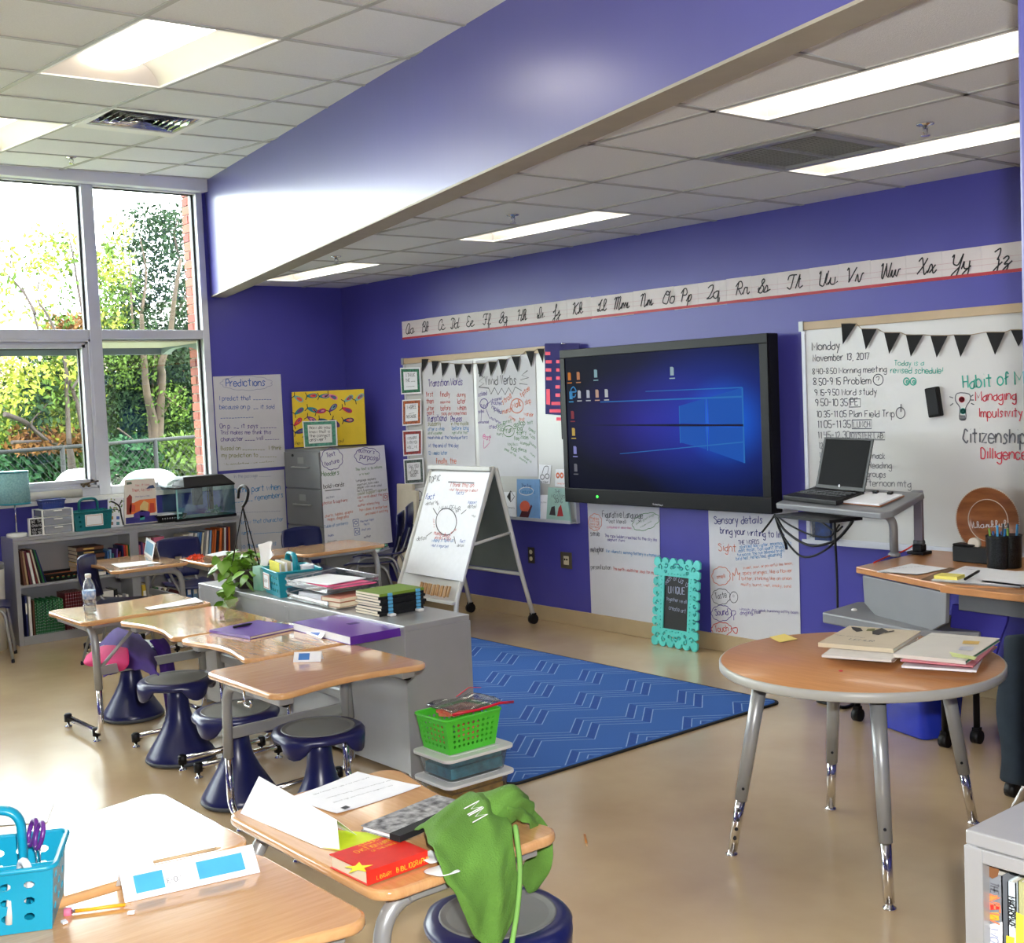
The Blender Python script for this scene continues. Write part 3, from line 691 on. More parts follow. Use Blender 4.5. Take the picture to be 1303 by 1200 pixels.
for k in range(8): cl.append((px(rs0.uniform(0, 110), rs0.uniform(545, 568), -14.2), (.3, .3, .14), 120, 3))
tree('pale yellow-green maple with leaning branches, seen through the opening window', B1, tr, cl, [LD, LM, LY, LO_], 5, BARKD, .04)
# shrubs along the fence
for k, (x, y, r, m_, lb) in enumerate(((50, 605, .5, LS, 'leafy green shrub behind the garden fence, under the maple'), (160, 595, .55, LS, 'dark leafy shrub behind the fence at the foot of the pale-trunked tree'), (232, 590, .55, LM, 'lighter green shrub behind the fence close to the brick pier'), (8, 610, .4, LS, 'low shrub at the fence behind the teal lamp shade'), (105, 590, .4, LM, 'small pale shrub behind the fence post beside the window mullion'), (200, 608, .4, LS, 'low shrub behind the fence under the pale trunks'))):
    rs = np.random.RandomState(40+k); p = px(x, y, -14.6)
    t = thing('garden_shrub', lb, 'shrub', (p[0], p[1], -.12), group='shrubs along the fence')
    f = MB(); zc = p[2]
    blades(f, (p[0], p[1], zc), (r*.6, r*1.05, r*.75), 1500, .06, rs, .2); blades(f, (p[0], p[1], zc*.4), (r*.55, r, zc*.6+.1), 800, .06, rs, .2)
    build('foliage', f, m_, t, world=True, kind='stuff')
    build('stem', MB().tube([(p[0], p[1], -.12), (p[0]+.03, p[1], zc)], .02, 5).tube([(p[0], p[1], -.12), (p[0]-.1, p[1]+.12, zc)], .015, 5), BARKD, t, world=True)
# background hedge bank closing the view under the crowns
f = MB(); rs = np.random.RandomState(9)
for y in np.arange(3.5, 16, .7): blades(f, (-19.5, y, .8), (.8, .7, 1.5), 600, .13, rs, .1)
tag(build('hedge_foliage', f, [LD]), 'dark dense hedge far behind the garden trees', 'hedge', kind='stuff')
# chain-link fence
FM = mat('fence_green', (4, 6, 6), .8, metal=0, var=.1)
fa = at(-14, 579, 0, -13.0); fb = at(258, 556, 0, -13.9); FZ = 1.24
fn = thing('chain_link_fence', 'dark chain-link fence with top rail crossing the garden', 'fence', (fa[0], fa[1], -.12))
A = np.array([fa[0], fa[1], 0]); Bv = np.array([fb[0], fb[1], 0])-A
build('top_rail', MB().tube([A+[0, 0, FZ], A+Bv+[0, 0, FZ+.03]], .022, 8), FM, fn, world=True)
for q in (px(80, 580, -13.27), px(196, 580, -13.7)):
    t_ = np.dot(np.array(q)-A, Bv)/np.dot(Bv, Bv); p = A+Bv*t_; build('post', MB().tube([p+[0, 0, -.12], p+[0, 0, FZ+.03]], .028, 8), FM, fn, world=True)
mb = MB(); L_ = np.linalg.norm(Bv); u = Bv/L_
for k in range(int(L_/.09)+14):
    for sgn in (-1, 1):
        s0 = k*.09; s1 = s0+sgn*1.3; z0, z1 = -.08, 1.22
        if s0 < 0 or s0 > L_ : 
            if s1 < 0 or s1 > L_: continue
        def cl_(s): return max(0, min(L_, s))
        za = z0+(cl_(s0)-s0)/(s1-s0)*(z1-z0); zb = z0+(cl_(s1)-s0)/(s1-s0)*(z1-z0)
        mb.tube([A+u*cl_(s0)+[0, 0, za], A+u*cl_(s1)+[0, 0, zb]], .0032, 3, False, False)
build('chain_mesh', mb, FM, fn, world=True, kind='stuff')
# rounded white playground shapes
PW = mat('play_white', (244, 246, 248), .4, var=.02); PB = mat('play_blue', (40, 66, 136), .2, var=.15); PT = mat('play_teal', (90, 176, 160), .4, var=.05)
def mound(X, x0, x1, ytop, label, dome):
    a, b, c = at(x0, 612, 0, X), at(x1, 612, 0, X), at((x0+x1)/2, ytop, 0, X); w_ = abs(b[1]-a[1])/2; cy = (a[1]+b[1])/2; h = c[2]+.12
    t = thing('play_boulder', label, 'play structure', (X, cy, -.12))
    prof = [(math.cos(q)**.6, math.sin(q)**.85*h) for q in np.linspace(0, PI/2-.01, 12)]
    build('body', MB().lathe([(r*1.0, z) for r, z in prof], 30, (0, 0, 0), sx=.55, sy=w_), PW, t)
    build('grip', MB().ball((.2, (-.45 if dome else .1)*w_, h*.93), .09, 10, 6, (1, 1.6, .6)), PT, t)
    if dome: build('dome', MB().ball((.30, .42*w_, h*.60), .5*w_, 18, 12, (.75, 1, .66*h/w_)), PB, t)
mound(-10.7, 55, 152, 596, 'rounded white play boulder with a teal grip outside the opening window', False)
mound(-12.0, 140, 240, 597, 'rounded white play boulder with a dark blue dome outside the fixed pane', True)
# ---------------------------------------------------------------- on the TV wall
WN = (0, -1, 0); PW_ = (0, YW, 0)
RAIL = mat('tan_map_rail', (186, 164, 132), .45, var=.05)
BOARD = mat('whiteboard_face', (204, 205, 202), .22, var=.02, scale=2, spec=.6)
def whiteboard(x0, x1, z0, z1, label):
    t = thing('whiteboard', label, 'whiteboard', ((x0+x1)/2, YW, z0))
    build('board_face', MB().bb(x0, x1, YW-.022, YW-.001, z0+.02, z1-.03), BOARD, t, world=True)
    build('map_rail', MB().bb(x0-.01, x1+.01, YW-.034, YW, z1-.045, z1), RAIL, t, world=True, bevel=.003)
    build('edge_trim', MB().bb(x0-.008, x0+.014, YW-.03, YW, z0, z1-.045).bb(x1-.014, x1+.008, YW-.03, YW, z0, z1-.045).bb(x0, x1, YW-.03, YW, z0, z0+.03), ALU, t, world=True)
    build('marker_tray', MB().bb(x0, x1, YW-.085, YW-.03, z0+.002, z0+.01).bb(x0, x1, YW-.085, YW-.08, z0+.01, z0+.024), ALU, t, world=True)
    build('end_cap', MB().bb(x0-.018, x0+.012, YW-.04, YW, z1-.05, z1+.004), GTUBE, t, world=True)
    return t
whiteboard(-8.02, -6.05, .715, 1.938, 'whiteboard covered with two handwritten charts, partly behind the easel')
whiteboard(-4.137, -1.7, .715, 1.942, 'whiteboard with the handwritten Monday schedule and black bunting')
P1 = (0, YW-.023, 0)
def bunting(name, tris, sx, sy, ox, oy, label, P):
    t = thing(name, label, 'bunting', tuple(on(ox+tris[0][0]*sx, oy+tris[0][2]*sy, P, WN)))
    N = np.array(WN, float); pts = []
    for (a, b, y, tip) in tris:
        yb = y+(-3 if tris is not None else 0)
        q = [on(ox+a*sx, oy+y*sy, P, WN), on(ox+b*sx, oy+y*sy, P, WN), on(ox+tip[0]*sx, oy+tip[1]*sy, P, WN)]
        pts += [q[0]+N*.013, q[1]+N*.013]
        mb = MB(); k = .012
        mb.add([p+N*k for p in q]+[p+N*(k+.0015) for p in q], [(0, 1, 2), (5, 4, 3), (0, 3, 4, 1), (1, 4, 5, 2), (2, 5, 3, 0)])
        build('pennant', mb, BLACKC, t, world=True)
    build('string', MB().tube(catmull(pts, 2), .0022, 5), mat('twine', (150, 134, 110), .8, var=.1), t, world=True)
bunting('black_bunting', [(122, 182, 112, (122, 230)), (207, 268, 128, (217, 250)), (287, 350, 145, (297, 262)), (398, 462, 153, (417, 275)), (478, 545, 153, (527, 243)), (590, 657, 150, (615, 265)), (688, 757, 135, (708, 258)), (773, 845, 115, (805, 243)), (883, 953, 90, (935, 222)), (1005, 1078, 45, (1052, 180)), (1103, 1160, 25, (1150, 145))],
        .15, .15, 520, 440, 'string of black pennants hung over the two charts on the whiteboard behind the easel', P1)
bunting('black_bunting', [(255, 322, 112, (262, 205)), (345, 415, 135, (365, 228)), (447, 520, 152, (470, 247)), (545, 622, 162, (567, 260)), (655, 733, 165, (683, 265)), (760, 838, 162, (790, 262)), (905, 990, 150, (945, 252)), (1015, 1090, 140, (1050, 215))],
        .2835, .2835, 1000, 380, 'string of black pennants hung over the Monday schedule whiteboard', P1)

# the long cursive alphabet strip
aL, aR = at(512, 421, 1, YW), at(1294, 326, 1, YW)
x0, x1 = aL[0], -2.70; zb, zt = 2.092, 2.235
al = thing('alphabet_strip', 'long paper strip of cursive letters Aa to Zz high on the purple wall', 'alphabet strip', ((x0+x1)/2, YW, zb))
xs = x0; n = 0
bounds = [540, 566, 607, 641, 680, 721, 752, 806, 858, 889, 925, 957, 990, 1031, 1069, 1109, 1154, 1200, 1250]
ed = [x0]+[at(b, 380, 1, YW)[0] for b in bounds]+[x1]
for a, b in zip(ed[:-1], ed[1:]):
    dz = rnd.uniform(-.003, .003)
    build('card', MB().bb(a+.0005, b-.0005, YW-.002, YW-.0005, zb+dz, zt+dz), mat('strip_paper', (214, 206, 206), .45, var=.03), al, world=True)
mb = MB().bb(x0, x1, YW-.0045, YW-.0025, zb, zb+.016); build('red_border', mb, mat('strip_red', (176, 44, 58), .5, var=.05), al, world=True)
mb = MB()
for z in (zb+.05, zb+.078): mb.bb(x0, x1, YW-.0032, YW-.0026, z, z+.0015)
build('guide_line', mb, mat('strip_line', (196, 150, 160), .6, var=.05), al, world=True)
for ch, px_ in zip('ABCDEFGHIJKLMNOPQRSTUVWXYZ', (520, 539, 560, 577, 597, 618, 639, 663, 687, 707, 734, 765, 790, 822, 850, 872, 907, 944, 972, 1011, 1053, 1087, 1132, 1179, 1222, 1275)):
    p = at(px_, 380, 1, YW); mb = MB()
    st, W = strokes(ch, 'curs', .0); st2, W2 = strokes(ch.lower(), 'curs', .0); k = .0125
    tot = (W+W2+1.2)*k*.78; z0 = zb+.043
    for S_, o_ in ((st, 0), (st2, (W+1.2)*k*.78)):
        for pts in S_:
            mb.ribbon([np.array([p[0]-tot/2+o_+x*k*.78+y*k*.2, YW-.0042, z0+y*k]) for x, y in pts], .0075, np.array(WN, float))
    build('letter_pair', mb, INK['black'], al, world=True)

# framed reminder cards beside the first whiteboard
def card(c, col, col2, lines_, label):
    pg = Page('reminder_card', label, 'card', c, (0, YW-.036, 0), WN, PAPER, group='bordered reminder cards')
    q = pg.q; ce = sum(q)/4; inn = lambda s: [ce+(p-ce)*s for p in q]; N = np.array(WN, float)
    o_, i_ = inn(.9), inn(.68); mb = MB()
    mb.add([p+N*.001 for p in o_+i_], [(0, 1, 5, 4), (1, 2, 6, 5), (2, 3, 7, 6), (3, 0, 4, 7)]); build('border', mb, mat('card_border_'+col, col2, .6, scale=70, c2=(40, 44, 50)), pg.o, world=True)
    y0 = (c[0][1]+c[3][1])/2; n = len(lines_); hgt = c[3][1]-c[0][1]; cx = sum(p[0] for p in c)/4; cy = sum(p[1] for p in c)/4
    for i, s in enumerate(lines_):
        w_ = min(6.2, len(s)*.85); y = cy+hgt*(-.16+.36*i/max(1, n-1)) if n > 1 else cy
        pg.w('black', s, (cx-w_, y+1), (cx+w_, y), 1.1, .0055)
    pg.done()
card([(509, 468), (534.5, 467.5), (536, 500.5), (510.5, 502)], 'green', (60, 150, 110), ['I THINK', 'THE ___', '______'], 'reminder card with a green patterned border, topmost beside the whiteboard')
card([(511.7, 509), (536, 507.5), (536, 540), (512, 542)], 'orange', (226, 120, 60), ['I AGREE', '____', 'BECAUSE'], 'reminder card with an orange patterned border beside the whiteboard')
card([(512, 548), (537, 546.5), (537, 578.7), (513.3, 580.5)], 'red', (200, 70, 66), ['I DISAGREE', 'WITH YOU', 'AND __ ME'], 'reminder card with a red patterned border beside the whiteboard')
card([(513.3, 584.5), (538.5, 582.5), (540, 615), (515, 616.7)], 'grey', (120, 140, 132), ['CAN YOU', 'TELL', 'ME MORE', 'ABOUT'], 'reminder card with a grey patterned border, level with the easel top')
pg = Page('picture_card', 'plain white picture card with a ring drawing below the grey-bordered card', 'card', [(527.5, 622), (541, 620), (541, 646), (529, 646)], (0, YW-.03, 0), WN, PAPER)
pg.ell('grey', 534, 631, 3.4, 6, pen=.007).w('grey', 'Notice', (529.5, 643), (539, 642), 1, .005).done()

# the two charts on the first whiteboard
f = lambda x, y: (520+.15*x, 440+.15*y)
tw = Page('transition_words_chart', 'handwritten transition words chart on the whiteboard behind the easel', 'chart', [(537, 461), (601, 459), (606, 598), (544, 600)], P1, WN)
tw.w('purple', 'Transition Words', f(170, 345), f(460, 330), 1.5, .011)
for i, r in enumerate((('first', 'finally', 'during'), ('then', 'meanwhile', 'later'), ('after', 'before', 'when'), ('next', 'soon and sometimes', ''))):
    for s, (a, b) in zip(r, ((150, 210), (268, 350), (412, 482))):
        if s == 'soon and sometimes': b = 485
        if s: tw.w('red', s, f(a+i*3, 432+58*i-(i == 3)*17), f(b+i*3, 428+58*i-(i == 3)*17), 1.3, .009)
tw.w('purple', 'Transitional', f(160, 645), f(325, 635), 1.7, .008).w('purple', 'Phrases', f(360, 645), f(455, 640), 1.8, .008)
for s, a, b, y, k in (('suddenly', 165, 275, 678, 'olive'), ('in the middle', 360, 510, 675, 'olive'), ('after a while', 165, 305, 720, 'sky'), ('before long', 370, 510, 715, 'sky'), ('all of a sudden', 165, 285, 752, 'green'), ('right after that', 370, 500, 748, 'green'), ('meanwhile at the headquarters', 165, 500, 792, 'blue'), ('At the end of the day', 170, 425, 862, 'blue'), ('12 weeks later', 170, 330, 925, 'sky'), ('finally, the', 235, 405, 1000, 'orange')):
    tw.w(k, s, f(a, y), f(b, y-3), 1.25, .008)
tw.done()
vv = Page('vivid_verbs_chart', 'handwritten vivid verbs chart with word webs on the whiteboard', 'chart', [(605, 459), (681, 453), (684.5, 606.5), (611, 605.5)], P1, WN)
vv.w('grey', 'Vivid Verbs', f(648, 330), f(915, 325), 1.4, .009)
vv.d('grey', [f(*p) for p in ((590, 230), (640, 270), (600, 300), (640, 320), (595, 350), (680, 360), (700, 410), (730, 355), (760, 415), (790, 360), (820, 415), (850, 355), (880, 410), (905, 350), (960, 380), (940, 320), (1010, 330), (950, 290), (1020, 270), (960, 250), (1010, 210))], .007, smooth=False)
vv.ell('purple', *f(640, 490), 5, 6, pen=.006).w('purple', 'said', f(612, 520), f(665, 520), 1.2, .008)
for s, a, b in (('asked', (592, 430), (665, 415)), ('whispered', (700, 475), (790, 455)), ('shouted', (700, 500), (790, 500)), ('replied', (705, 530), (785, 580)), ('yelled', (592, 570), (640, 565)), ('announced', (592, 660), (680, 655)), ('muttered', (695, 620), (780, 665)), ('cried', (685, 700), (745, 700))): vv.w('purple', s, f(*a), f(*b), 1.3, .009)
vv.d('purple', [f(660, 500), f(700, 470)], .004).d('purple', [f(655, 530), f(690, 620)], .004).d('purple', [f(620, 540), f(615, 640)], .004)
vv.ell('orange', *f(920, 510), 8, 9, pen=.006).w('orange', 'walk', f(880, 530), f(955, 510), 1.4, .009)
for s, a, b in (('stroll', (800, 500), (875, 445)), ('march', (800, 580), (880, 550)), ('tiptoe', (955, 440), (1030, 370)), ('skip', (990, 500), (1040, 480)), ('wander', (980, 590), (1060, 600)), ('trot', (940, 640), (985, 640)), ('stomp', (850, 610), (905, 640))): vv.w('orange', s, f(*a), f(*b), 1.4, .009)
vv.ell('green', *f(850, 725), 7, 7, pen=.005).w('green', 'run', f(830, 740), f(880, 730), 1.3, .008)
for s, a, b in (('sprint', (800, 665), (875, 650)), ('dash', (750, 695), (820, 685)), ('race', (760, 725), (820, 720)), ('hurry', (750, 760), (805, 760)), ('gallop', (895, 685), (990, 670)), ('jog', (915, 720), (965, 715)), ('scurry', (920, 755), (1000, 745)), ('bolt', (1010, 665), (1055, 662)), ('flee', (895, 800), (940, 800)), ('zoom', (950, 785), (1015, 795)), ('speed', (1015, 705), (1070, 745)), ('rush', (1025, 760), (1070, 800)), ('Word Buzz', (840, 845), (930, 845)),
                ('scamper', (945, 830), (1030, 850)), ('bounce', (1025, 825), (1080, 870)), ('look', (865, 880), (920, 905)), ('glance', (930, 880), (1000, 905)), ('stare', (1030, 915), (1070, 950)), ('peek at me', (815, 880), (910, 940)), ('observe', (975, 945), (1040, 995)), ('examine', (940, 955), (1005, 1000))): vv.w('green', s, f(*a), f(*b), 1.2, .007)
vv.w('pink', 'eat', f(632, 780), f(695, 810), 1.2, .012).d('pink', [f(640, 800), f(640, 870), f(690, 820)], .004)
vv.done()
# pocket chart behind the TV
pc = Page('pocket_chart', 'navy pocket chart with bright pink cards hanging behind the TV edge', 'pocket chart', [(693, 437), (737, 437), (737, 530), (694, 527)], (0, YW-.04, 0), WN, mat('navy_fabric', (44, 38, 110), .8, var=.1), th=.004)
PK = mat('neon_pink_card', (246, 52, 96), .5, var=.04); mb = MB(); g = lambda x, y: (500+.2333*x, 420+.2333*y)
for i, (a, b, y) in enumerate(((833, 860, 128), (835, 868, 173), (892, 910, 172), (835, 865, 218), (892, 910, 218), (838, 868, 265), (892, 912, 262), (888, 912, 310), (888, 915, 355), (866, 915, 400), (856, 918, 441), (893, 925, 485))):
    q = [on(*g(*p), pc.P, pc.N)+pc.N*.003 for p in ((a, y-9), (b, y-9), (b, y+9), (a, y+9))]
    build('pink_card', MB().add(q+[p-pc.N*.001 for p in q], [(0, 1, 2, 3), (7, 6, 5, 4)]+[(i_, (i_+1) % 4, (i_+1) % 4+4, i_+4) for i_ in range(4)]), PK, pc.o, world=True)
q = [on(*g(*p), pc.P, pc.N)+pc.N*.003 for p in ((838, 322), (858, 322), (860, 408), (838, 405))]; build('pink_card', MB().add(q, [(0, 1, 2, 3)]), PK, pc.o, world=True)
build('hook', MB().tube([on(714, 439, pc.P, pc.N)+pc.N*.0, on(719, 437, pc.P, pc.N)+pc.N*.03, on(722, 438, pc.P, pc.N)+pc.N*.01], .004, 6), CHROME, pc.o, world=True)
# small sheets and books on the tray of the first whiteboard
pg = Page('glasses_sheet', 'white sheet with a drawing of glasses on the whiteboard near the TV', 'sheet', [(686, 591), (701.5, 592), (699.5, 616), (685, 614)], P1, WN, PAPER)
pg.ell('grey', 690.3, 607, 2.4, 3, pen=.006).ell('grey', 696.5, 606, 2.4, 3, pen=.006).d('grey', [(690, 603), (693, 594), (698, 594), (697, 602)], .005).w('black', 'Be clear', (687, 614), (698, 614.5), 1, .006).done()
pg = Page('orange_ring_sheet', 'white sheet with two orange rings beside the TV corner', 'sheet', [(707, 597), (721, 597), (721, 620), (706, 619)], P1, WN, PAPER)
pg.ell('orange', 710, 605, 1.7, 2.6, pen=.012).ell('orange', 715, 605, 1.7, 2.6, pen=.012).w('orange', 'Connections', (709, 616), (720, 616.5), 1.2, .005).done()
pg = Page('diamond_sheet', 'white sheet with a black and white diamond, leaning beside the blue book', 'sheet', [(640, 626), (656, 626), (657, 659), (643, 657)], (0, YW-.045, 0), WN, PAPER)
pg.patch('black', [(650, 623.5+1), (650, 639), (645.3, 632)], .002).d('black', [(650, 624.5), (655, 632), (650, 639), (645.5, 632)], .005, closed=True, smooth=False).w('grey', 'Elements', (646, 646.5), (655, 647.5), 1, .005).done()
def leanbook(name, label, corners, col, dy, th=.012):
    return Page(name, label, 'book', corners, (0, YW-dy, 0), WN, flat(col, .4), th=th)
b = leanbook('picture_book', 'sky blue picture book with a red balloon on the whiteboard tray', [(657.5, 609.5), (685.5, 610), (686, 662), (658, 658)], (124, 168, 214), .065)
b.ell('white', 670, 625, 9, 5, pen=.006).w('navy', 'The Big', (664, 620), (676, 620), 1.2, .006).w('sky', 'Umbrella', (663, 628), (681, 628), 1, .006)
RB = flat((222, 104, 74)); DB = flat((90, 40, 52))
b.patch(RB, [(668+6.5*math.cos(a), 644.5+7.5*math.sin(a)) for a in np.linspace(0, 2*PI, 15)[:-1]][::-1], .001); b.patch(DB, [(660, 661), (664, 650), (672, 651), (676, 642), (677.5, 644), (672, 660)][::-1], .0016); b.done('cover_art')
b = leanbook('picture_book', 'pale teal picture book with two small figures on the whiteboard tray', [(697.5, 620), (721, 622), (726, 667), (695, 663)], (158, 196, 186), .065)
b.w('grey', 'THE', (706, 627), (713, 628), 1, .005).w('grey', 'MONSTERS', (702, 633), (719, 634), 1.1, .007).w('grey', 'SONG', (706, 639), (716, 640), 1.2, .007)
b.patch(flat((60, 56, 60)), [(699, 655), (702, 645), (706, 644), (707, 656)][::-1], .001); b.patch(flat((166, 48, 52)), [(709, 657), (711, 646), (714, 642), (717, 657)][::-1], .001); b.done('cover_art')
pm = Page('white_book', 'thin white book standing between the two picture books', 'book', [(687, 630), (698, 630), (695.5, 662), (686.5, 661)], (0, YW-.05, 0), WN, PAPER, th=.01); pm.w('grey', 'My Story', (688.5, 640), (695.5, 640), 1.2, .004).done()
# writing on the schedule board: ink on the board itself
g = lambda x, y: (1000+.2835*x, 380+.2835*y)
bd = [o for o in COL.objects if o.name == 'whiteboard.001'][0]; ink = {}
def bw(k, s, a, b, hs=1.15, pen=.006, **kk): write(ink.setdefault(k, MB()), s, g(*a), g(*b), P1, WN, hs, pen, **kk)
for s, a, b in (('Monday', (118, 232), (242, 226)), ('November 13, 2017', (122, 282), (375, 272)), ('8:40-8:50 Morning meeting', (120, 340), (452, 328)), ('8:50-9:15 Problem', (124, 388), (382, 382)), ('9:15-9:50 Word study', (130, 436), (408, 430)), ('9:50-10:35', (133, 482), (278, 480)), ('PE', (292, 480), (325, 478)),
                ('10:35-11:05 Plan Field Trip', (137, 532), (488, 530)), ('11:05-11:35', (142, 580), (292, 578)), ('LUNCH', (305, 578), (378, 577)), ('11:45-12:30', (143, 628), (288, 626)), ('OYSTER LAB', (296, 627), (438, 627)), ('12:30- 1:45  Math', (147, 672), (368, 674)), ('1:45-2:15  Recess/snack', (150, 714), (445, 718)),
                ('2:15-2:45 Guided Reading', (152, 756), (475, 762)), ('2:45-3:15   Small groups', (155, 795), (450, 802)), ('3:15 Pack up/afternoon mtg', (158, 836), (562, 846))): bw('grey', s, a, b, 1.3, .0065)
for c in ((415, 364, 6.3, 7), (515, 513, 5.6, 7)): ell(ink['grey'], 1000+.2835*c[0], 380+.2835*c[1], c[2], c[3], P1, WN, .005)
bw('grey', '?', (408, 378), (422, 376), 1.2); bw('grey', '!', (510, 526), (518, 526), 1)
for q in (((285, 452), (335, 450), (335, 486), (285, 487)), ((298, 545), (385, 543), (385, 583), (298, 584)), ((290, 600), (445, 600), (445, 634), (290, 634))): draw(ink['grey'], [g(*p) for p in q], P1, WN, .005, True, False)
bw('teal', 'Today is a', (488, 300), (620, 300), 1.2, .007); bw('teal', 'revised schedule!', (470, 334), (705, 336), 1.3, .007)
for cx in (542, 572): ell(ink['teal'], *g(cx, 372), 3.7, 4.5, P1, WN, .006); ell(ink['teal'], *g(cx+3, 374), 1.2, 1.8, P1, WN, .006)
bw('teal', 'Habit of Mind', (797, 403), (1150, 374), 1.5, .011)
bw('crimson', 'Managing', (852, 460), (1034, 452), 1.5, .011); bw('crimson', 'Impulsivity', (862, 532), (1062, 530), 1.5, .011)
bw('grey', 'Citizenship:', (795, 645), (1090, 650), 1.7, .009); bw('crimson', 'Dilligence', (876, 716), (1080, 722), 1.5, .011)
draw(ink['grey'], [g(*p) for p in ((770, 425), (822, 428), (828, 455), (808, 490), (808, 540), (780, 540), (782, 490), (762, 458))], P1, WN, .005, True)
for yy_ in (526, 532, 538, 543): draw(ink['grey'], [g(782, yy_), g(806, yy_+1)], P1, WN, .006)
for a, b in (((735, 440), (752, 446)), ((738, 480), (752, 470)), ((830, 440), (842, 432)), ((832, 470), (846, 476)), ((830, 455), (845, 455))): draw(ink['grey'], [g(*a), g(*b)], P1, WN, .005)
for k, c in (('crimson', (790, 453)), ('teal', (796, 505))):
    for r in (1.0, 2.0, 2.8): ell(ink[k], *g(*c), r, r, P1, WN, .009)
for k, mb in ink.items(): build('writing', mb, INK[k], bd, world=True)
# eraser stuck on the board
ce = on(*g(672, 464), P1, WN); er = thing('board_eraser', 'black felt eraser stuck on the schedule whiteboard', 'eraser', (ce[0], ce[1], ce[2]))
build('eraser_body', MB().box((0, -.014, 0), (.075, .026, .15), ry=-.14), BLACKC, er, bevel=.006); build('eraser_back', MB().box((0, -.03, 0), (.06, .006, .135), ry=-.14), BLACKP, er, bevel=.002)

# ---------------------------------------------------------------- charts below the TV
fl = Page('figurative_language_chart', 'handwritten figurative language chart on the wall below the TV', 'chart', [(747.2, 634), (839, 640), (840.5, 800), (752.8, 787)], PW_, WN, lift=.004)
k = lambda x, y: (740+.125*x, 630+.125*y)
fl.w('grey', 'Figurative Language', k(215, 225), k(625, 235), 1.7, .009).w('grey', '(not literal)', k(282, 285), k(455, 290), 1.4, .006).w('pink', 'compares or describes', k(260, 335), k(510, 345), 1.1, .004)
fl.cloud('orange', *k(140, 275), 8, 10, pen=.004)
for i, s in enumerate(('makes', 'writing', 'more fun', 'to read')): fl.w('orange', s, k(92, 245+28*i), k(178, 255+28*i), 1.1, .005)
fl.cloud('green', *k(655, 270), 16, 10, pen=.004, skew=-.25).w('green', 'paints great images', k(560, 300), k(755, 195), 1, .006).w('green', 'in readers minds', k(600, 335), k(715, 270), 1, .005)
fl.w('grey', 'simile', k(92, 415), k(185, 415), 1.5, .007).w('purple', 'The rope ladders reached to the sky like', k(240, 425), k(768, 470), 1.3, .006).w('purple', 'elephant stems.', k(268, 465), k(450, 475), 1.3, .006)
fl.w('grey', 'metaphor', k(96, 580), k(230, 575), 1.8, .007).w('sky', 'For villainists, earning flattery is a homerun', k(255, 582), k(800, 632), 1.4, .006)
fl.w('grey', 'personification', k(98, 752), k(300, 758), 1.7, .007).w('red', 'The earth wealth her seas for more', k(325, 762), k(770, 808), 1.4, .007).done()
sd = Page('sensory_details_chart', 'handwritten sensory details chart below the TV corner, behind the hanging cables', 'chart', [(901, 640), (1015.5, 649), (1019, 826), (905.5, 806)], PW_, WN, lift=.004)
k = lambda x, y: (880+.15*x, 640+.15*y)
sd.w('navy', 'Sensory details', k(195, 178), k(605, 172), 1.4, .013).w('navy', 'bring your writing to life.', k(245, 258), k(800, 300), 1.5, .012)
sd.w('orange', 'Sight', k(230, 405), k(380, 410), 1.2, .004).w('navy', 'THE WORDS', k(400, 352), k(575, 345), 1.2, .005)
for i, s in enumerate(('sparkled like water, enormous sky', 'dark moon, tall giant shadow', 'turquoise, the sun beamed bright', 'bird net, reflected, gleaming')):
    sd.w('sky', s, k(410-10*i, 385+34*i), k(850-28*i, 345+34*i), 1.3, .008)
sd.cloud('orange', *k(252, 620), 11, 11, pen=.004).w('orange', 'smell', k(215, 640), k(285, 635), 1.2, .007).d('orange', [k(350, 660), k(350, 590), k(365, 620), k(380, 550), k(395, 610), k(410, 590), k(405, 655)], .004)
for i, s in enumerate(('sweet, sour, or powerful like lemon,', 'spicy oranges, like a flower', 'bitter, stinking like an onion', 'musty, burnt, wet, smoky, sand')):
    sd.w('orange', s, k(440-6*i, 562+46*i), k(860-5*i, 520+ (i*66)), 1.1, .007)
sd.cloud('grey', *k(250, 795), 11, 9.5, pen=.004).w('grey', 'Taste', k(205, 812), k(300, 800), 1.6, .006).ell('grey', *k(360, 800), 5, 7, pen=.004).w('grey', '"O"', k(345, 800), k(372, 800), 1)
sd.cloud('purple', *k(255, 935), 12, 9.5, pen=.004).w('purple', 'Sound', k(205, 955), k(312, 948), 1.6, .006).d('purple', [k(345, 960), k(340, 920), k(370, 915), k(375, 940), k(360, 955), k(360, 995)], .004)
sd.w('purple', 'whoosh, drip, creak, humming softly, boom', k(410, 910), k(905, 940), 1.2, .006).w('purple', 'dingling, roar', k(415, 948), k(595, 935), 1.3, .006)
sd.cloud('red', *k(255, 1070), 12, 8, pen=.005).w('red', 'Touch', k(205, 1095), k(315, 1085), 1.5, .007).d('red', [k(340, 1060), k(365, 1100), k(385, 1105), k(388, 1060), k(350, 1062)], .006).done()

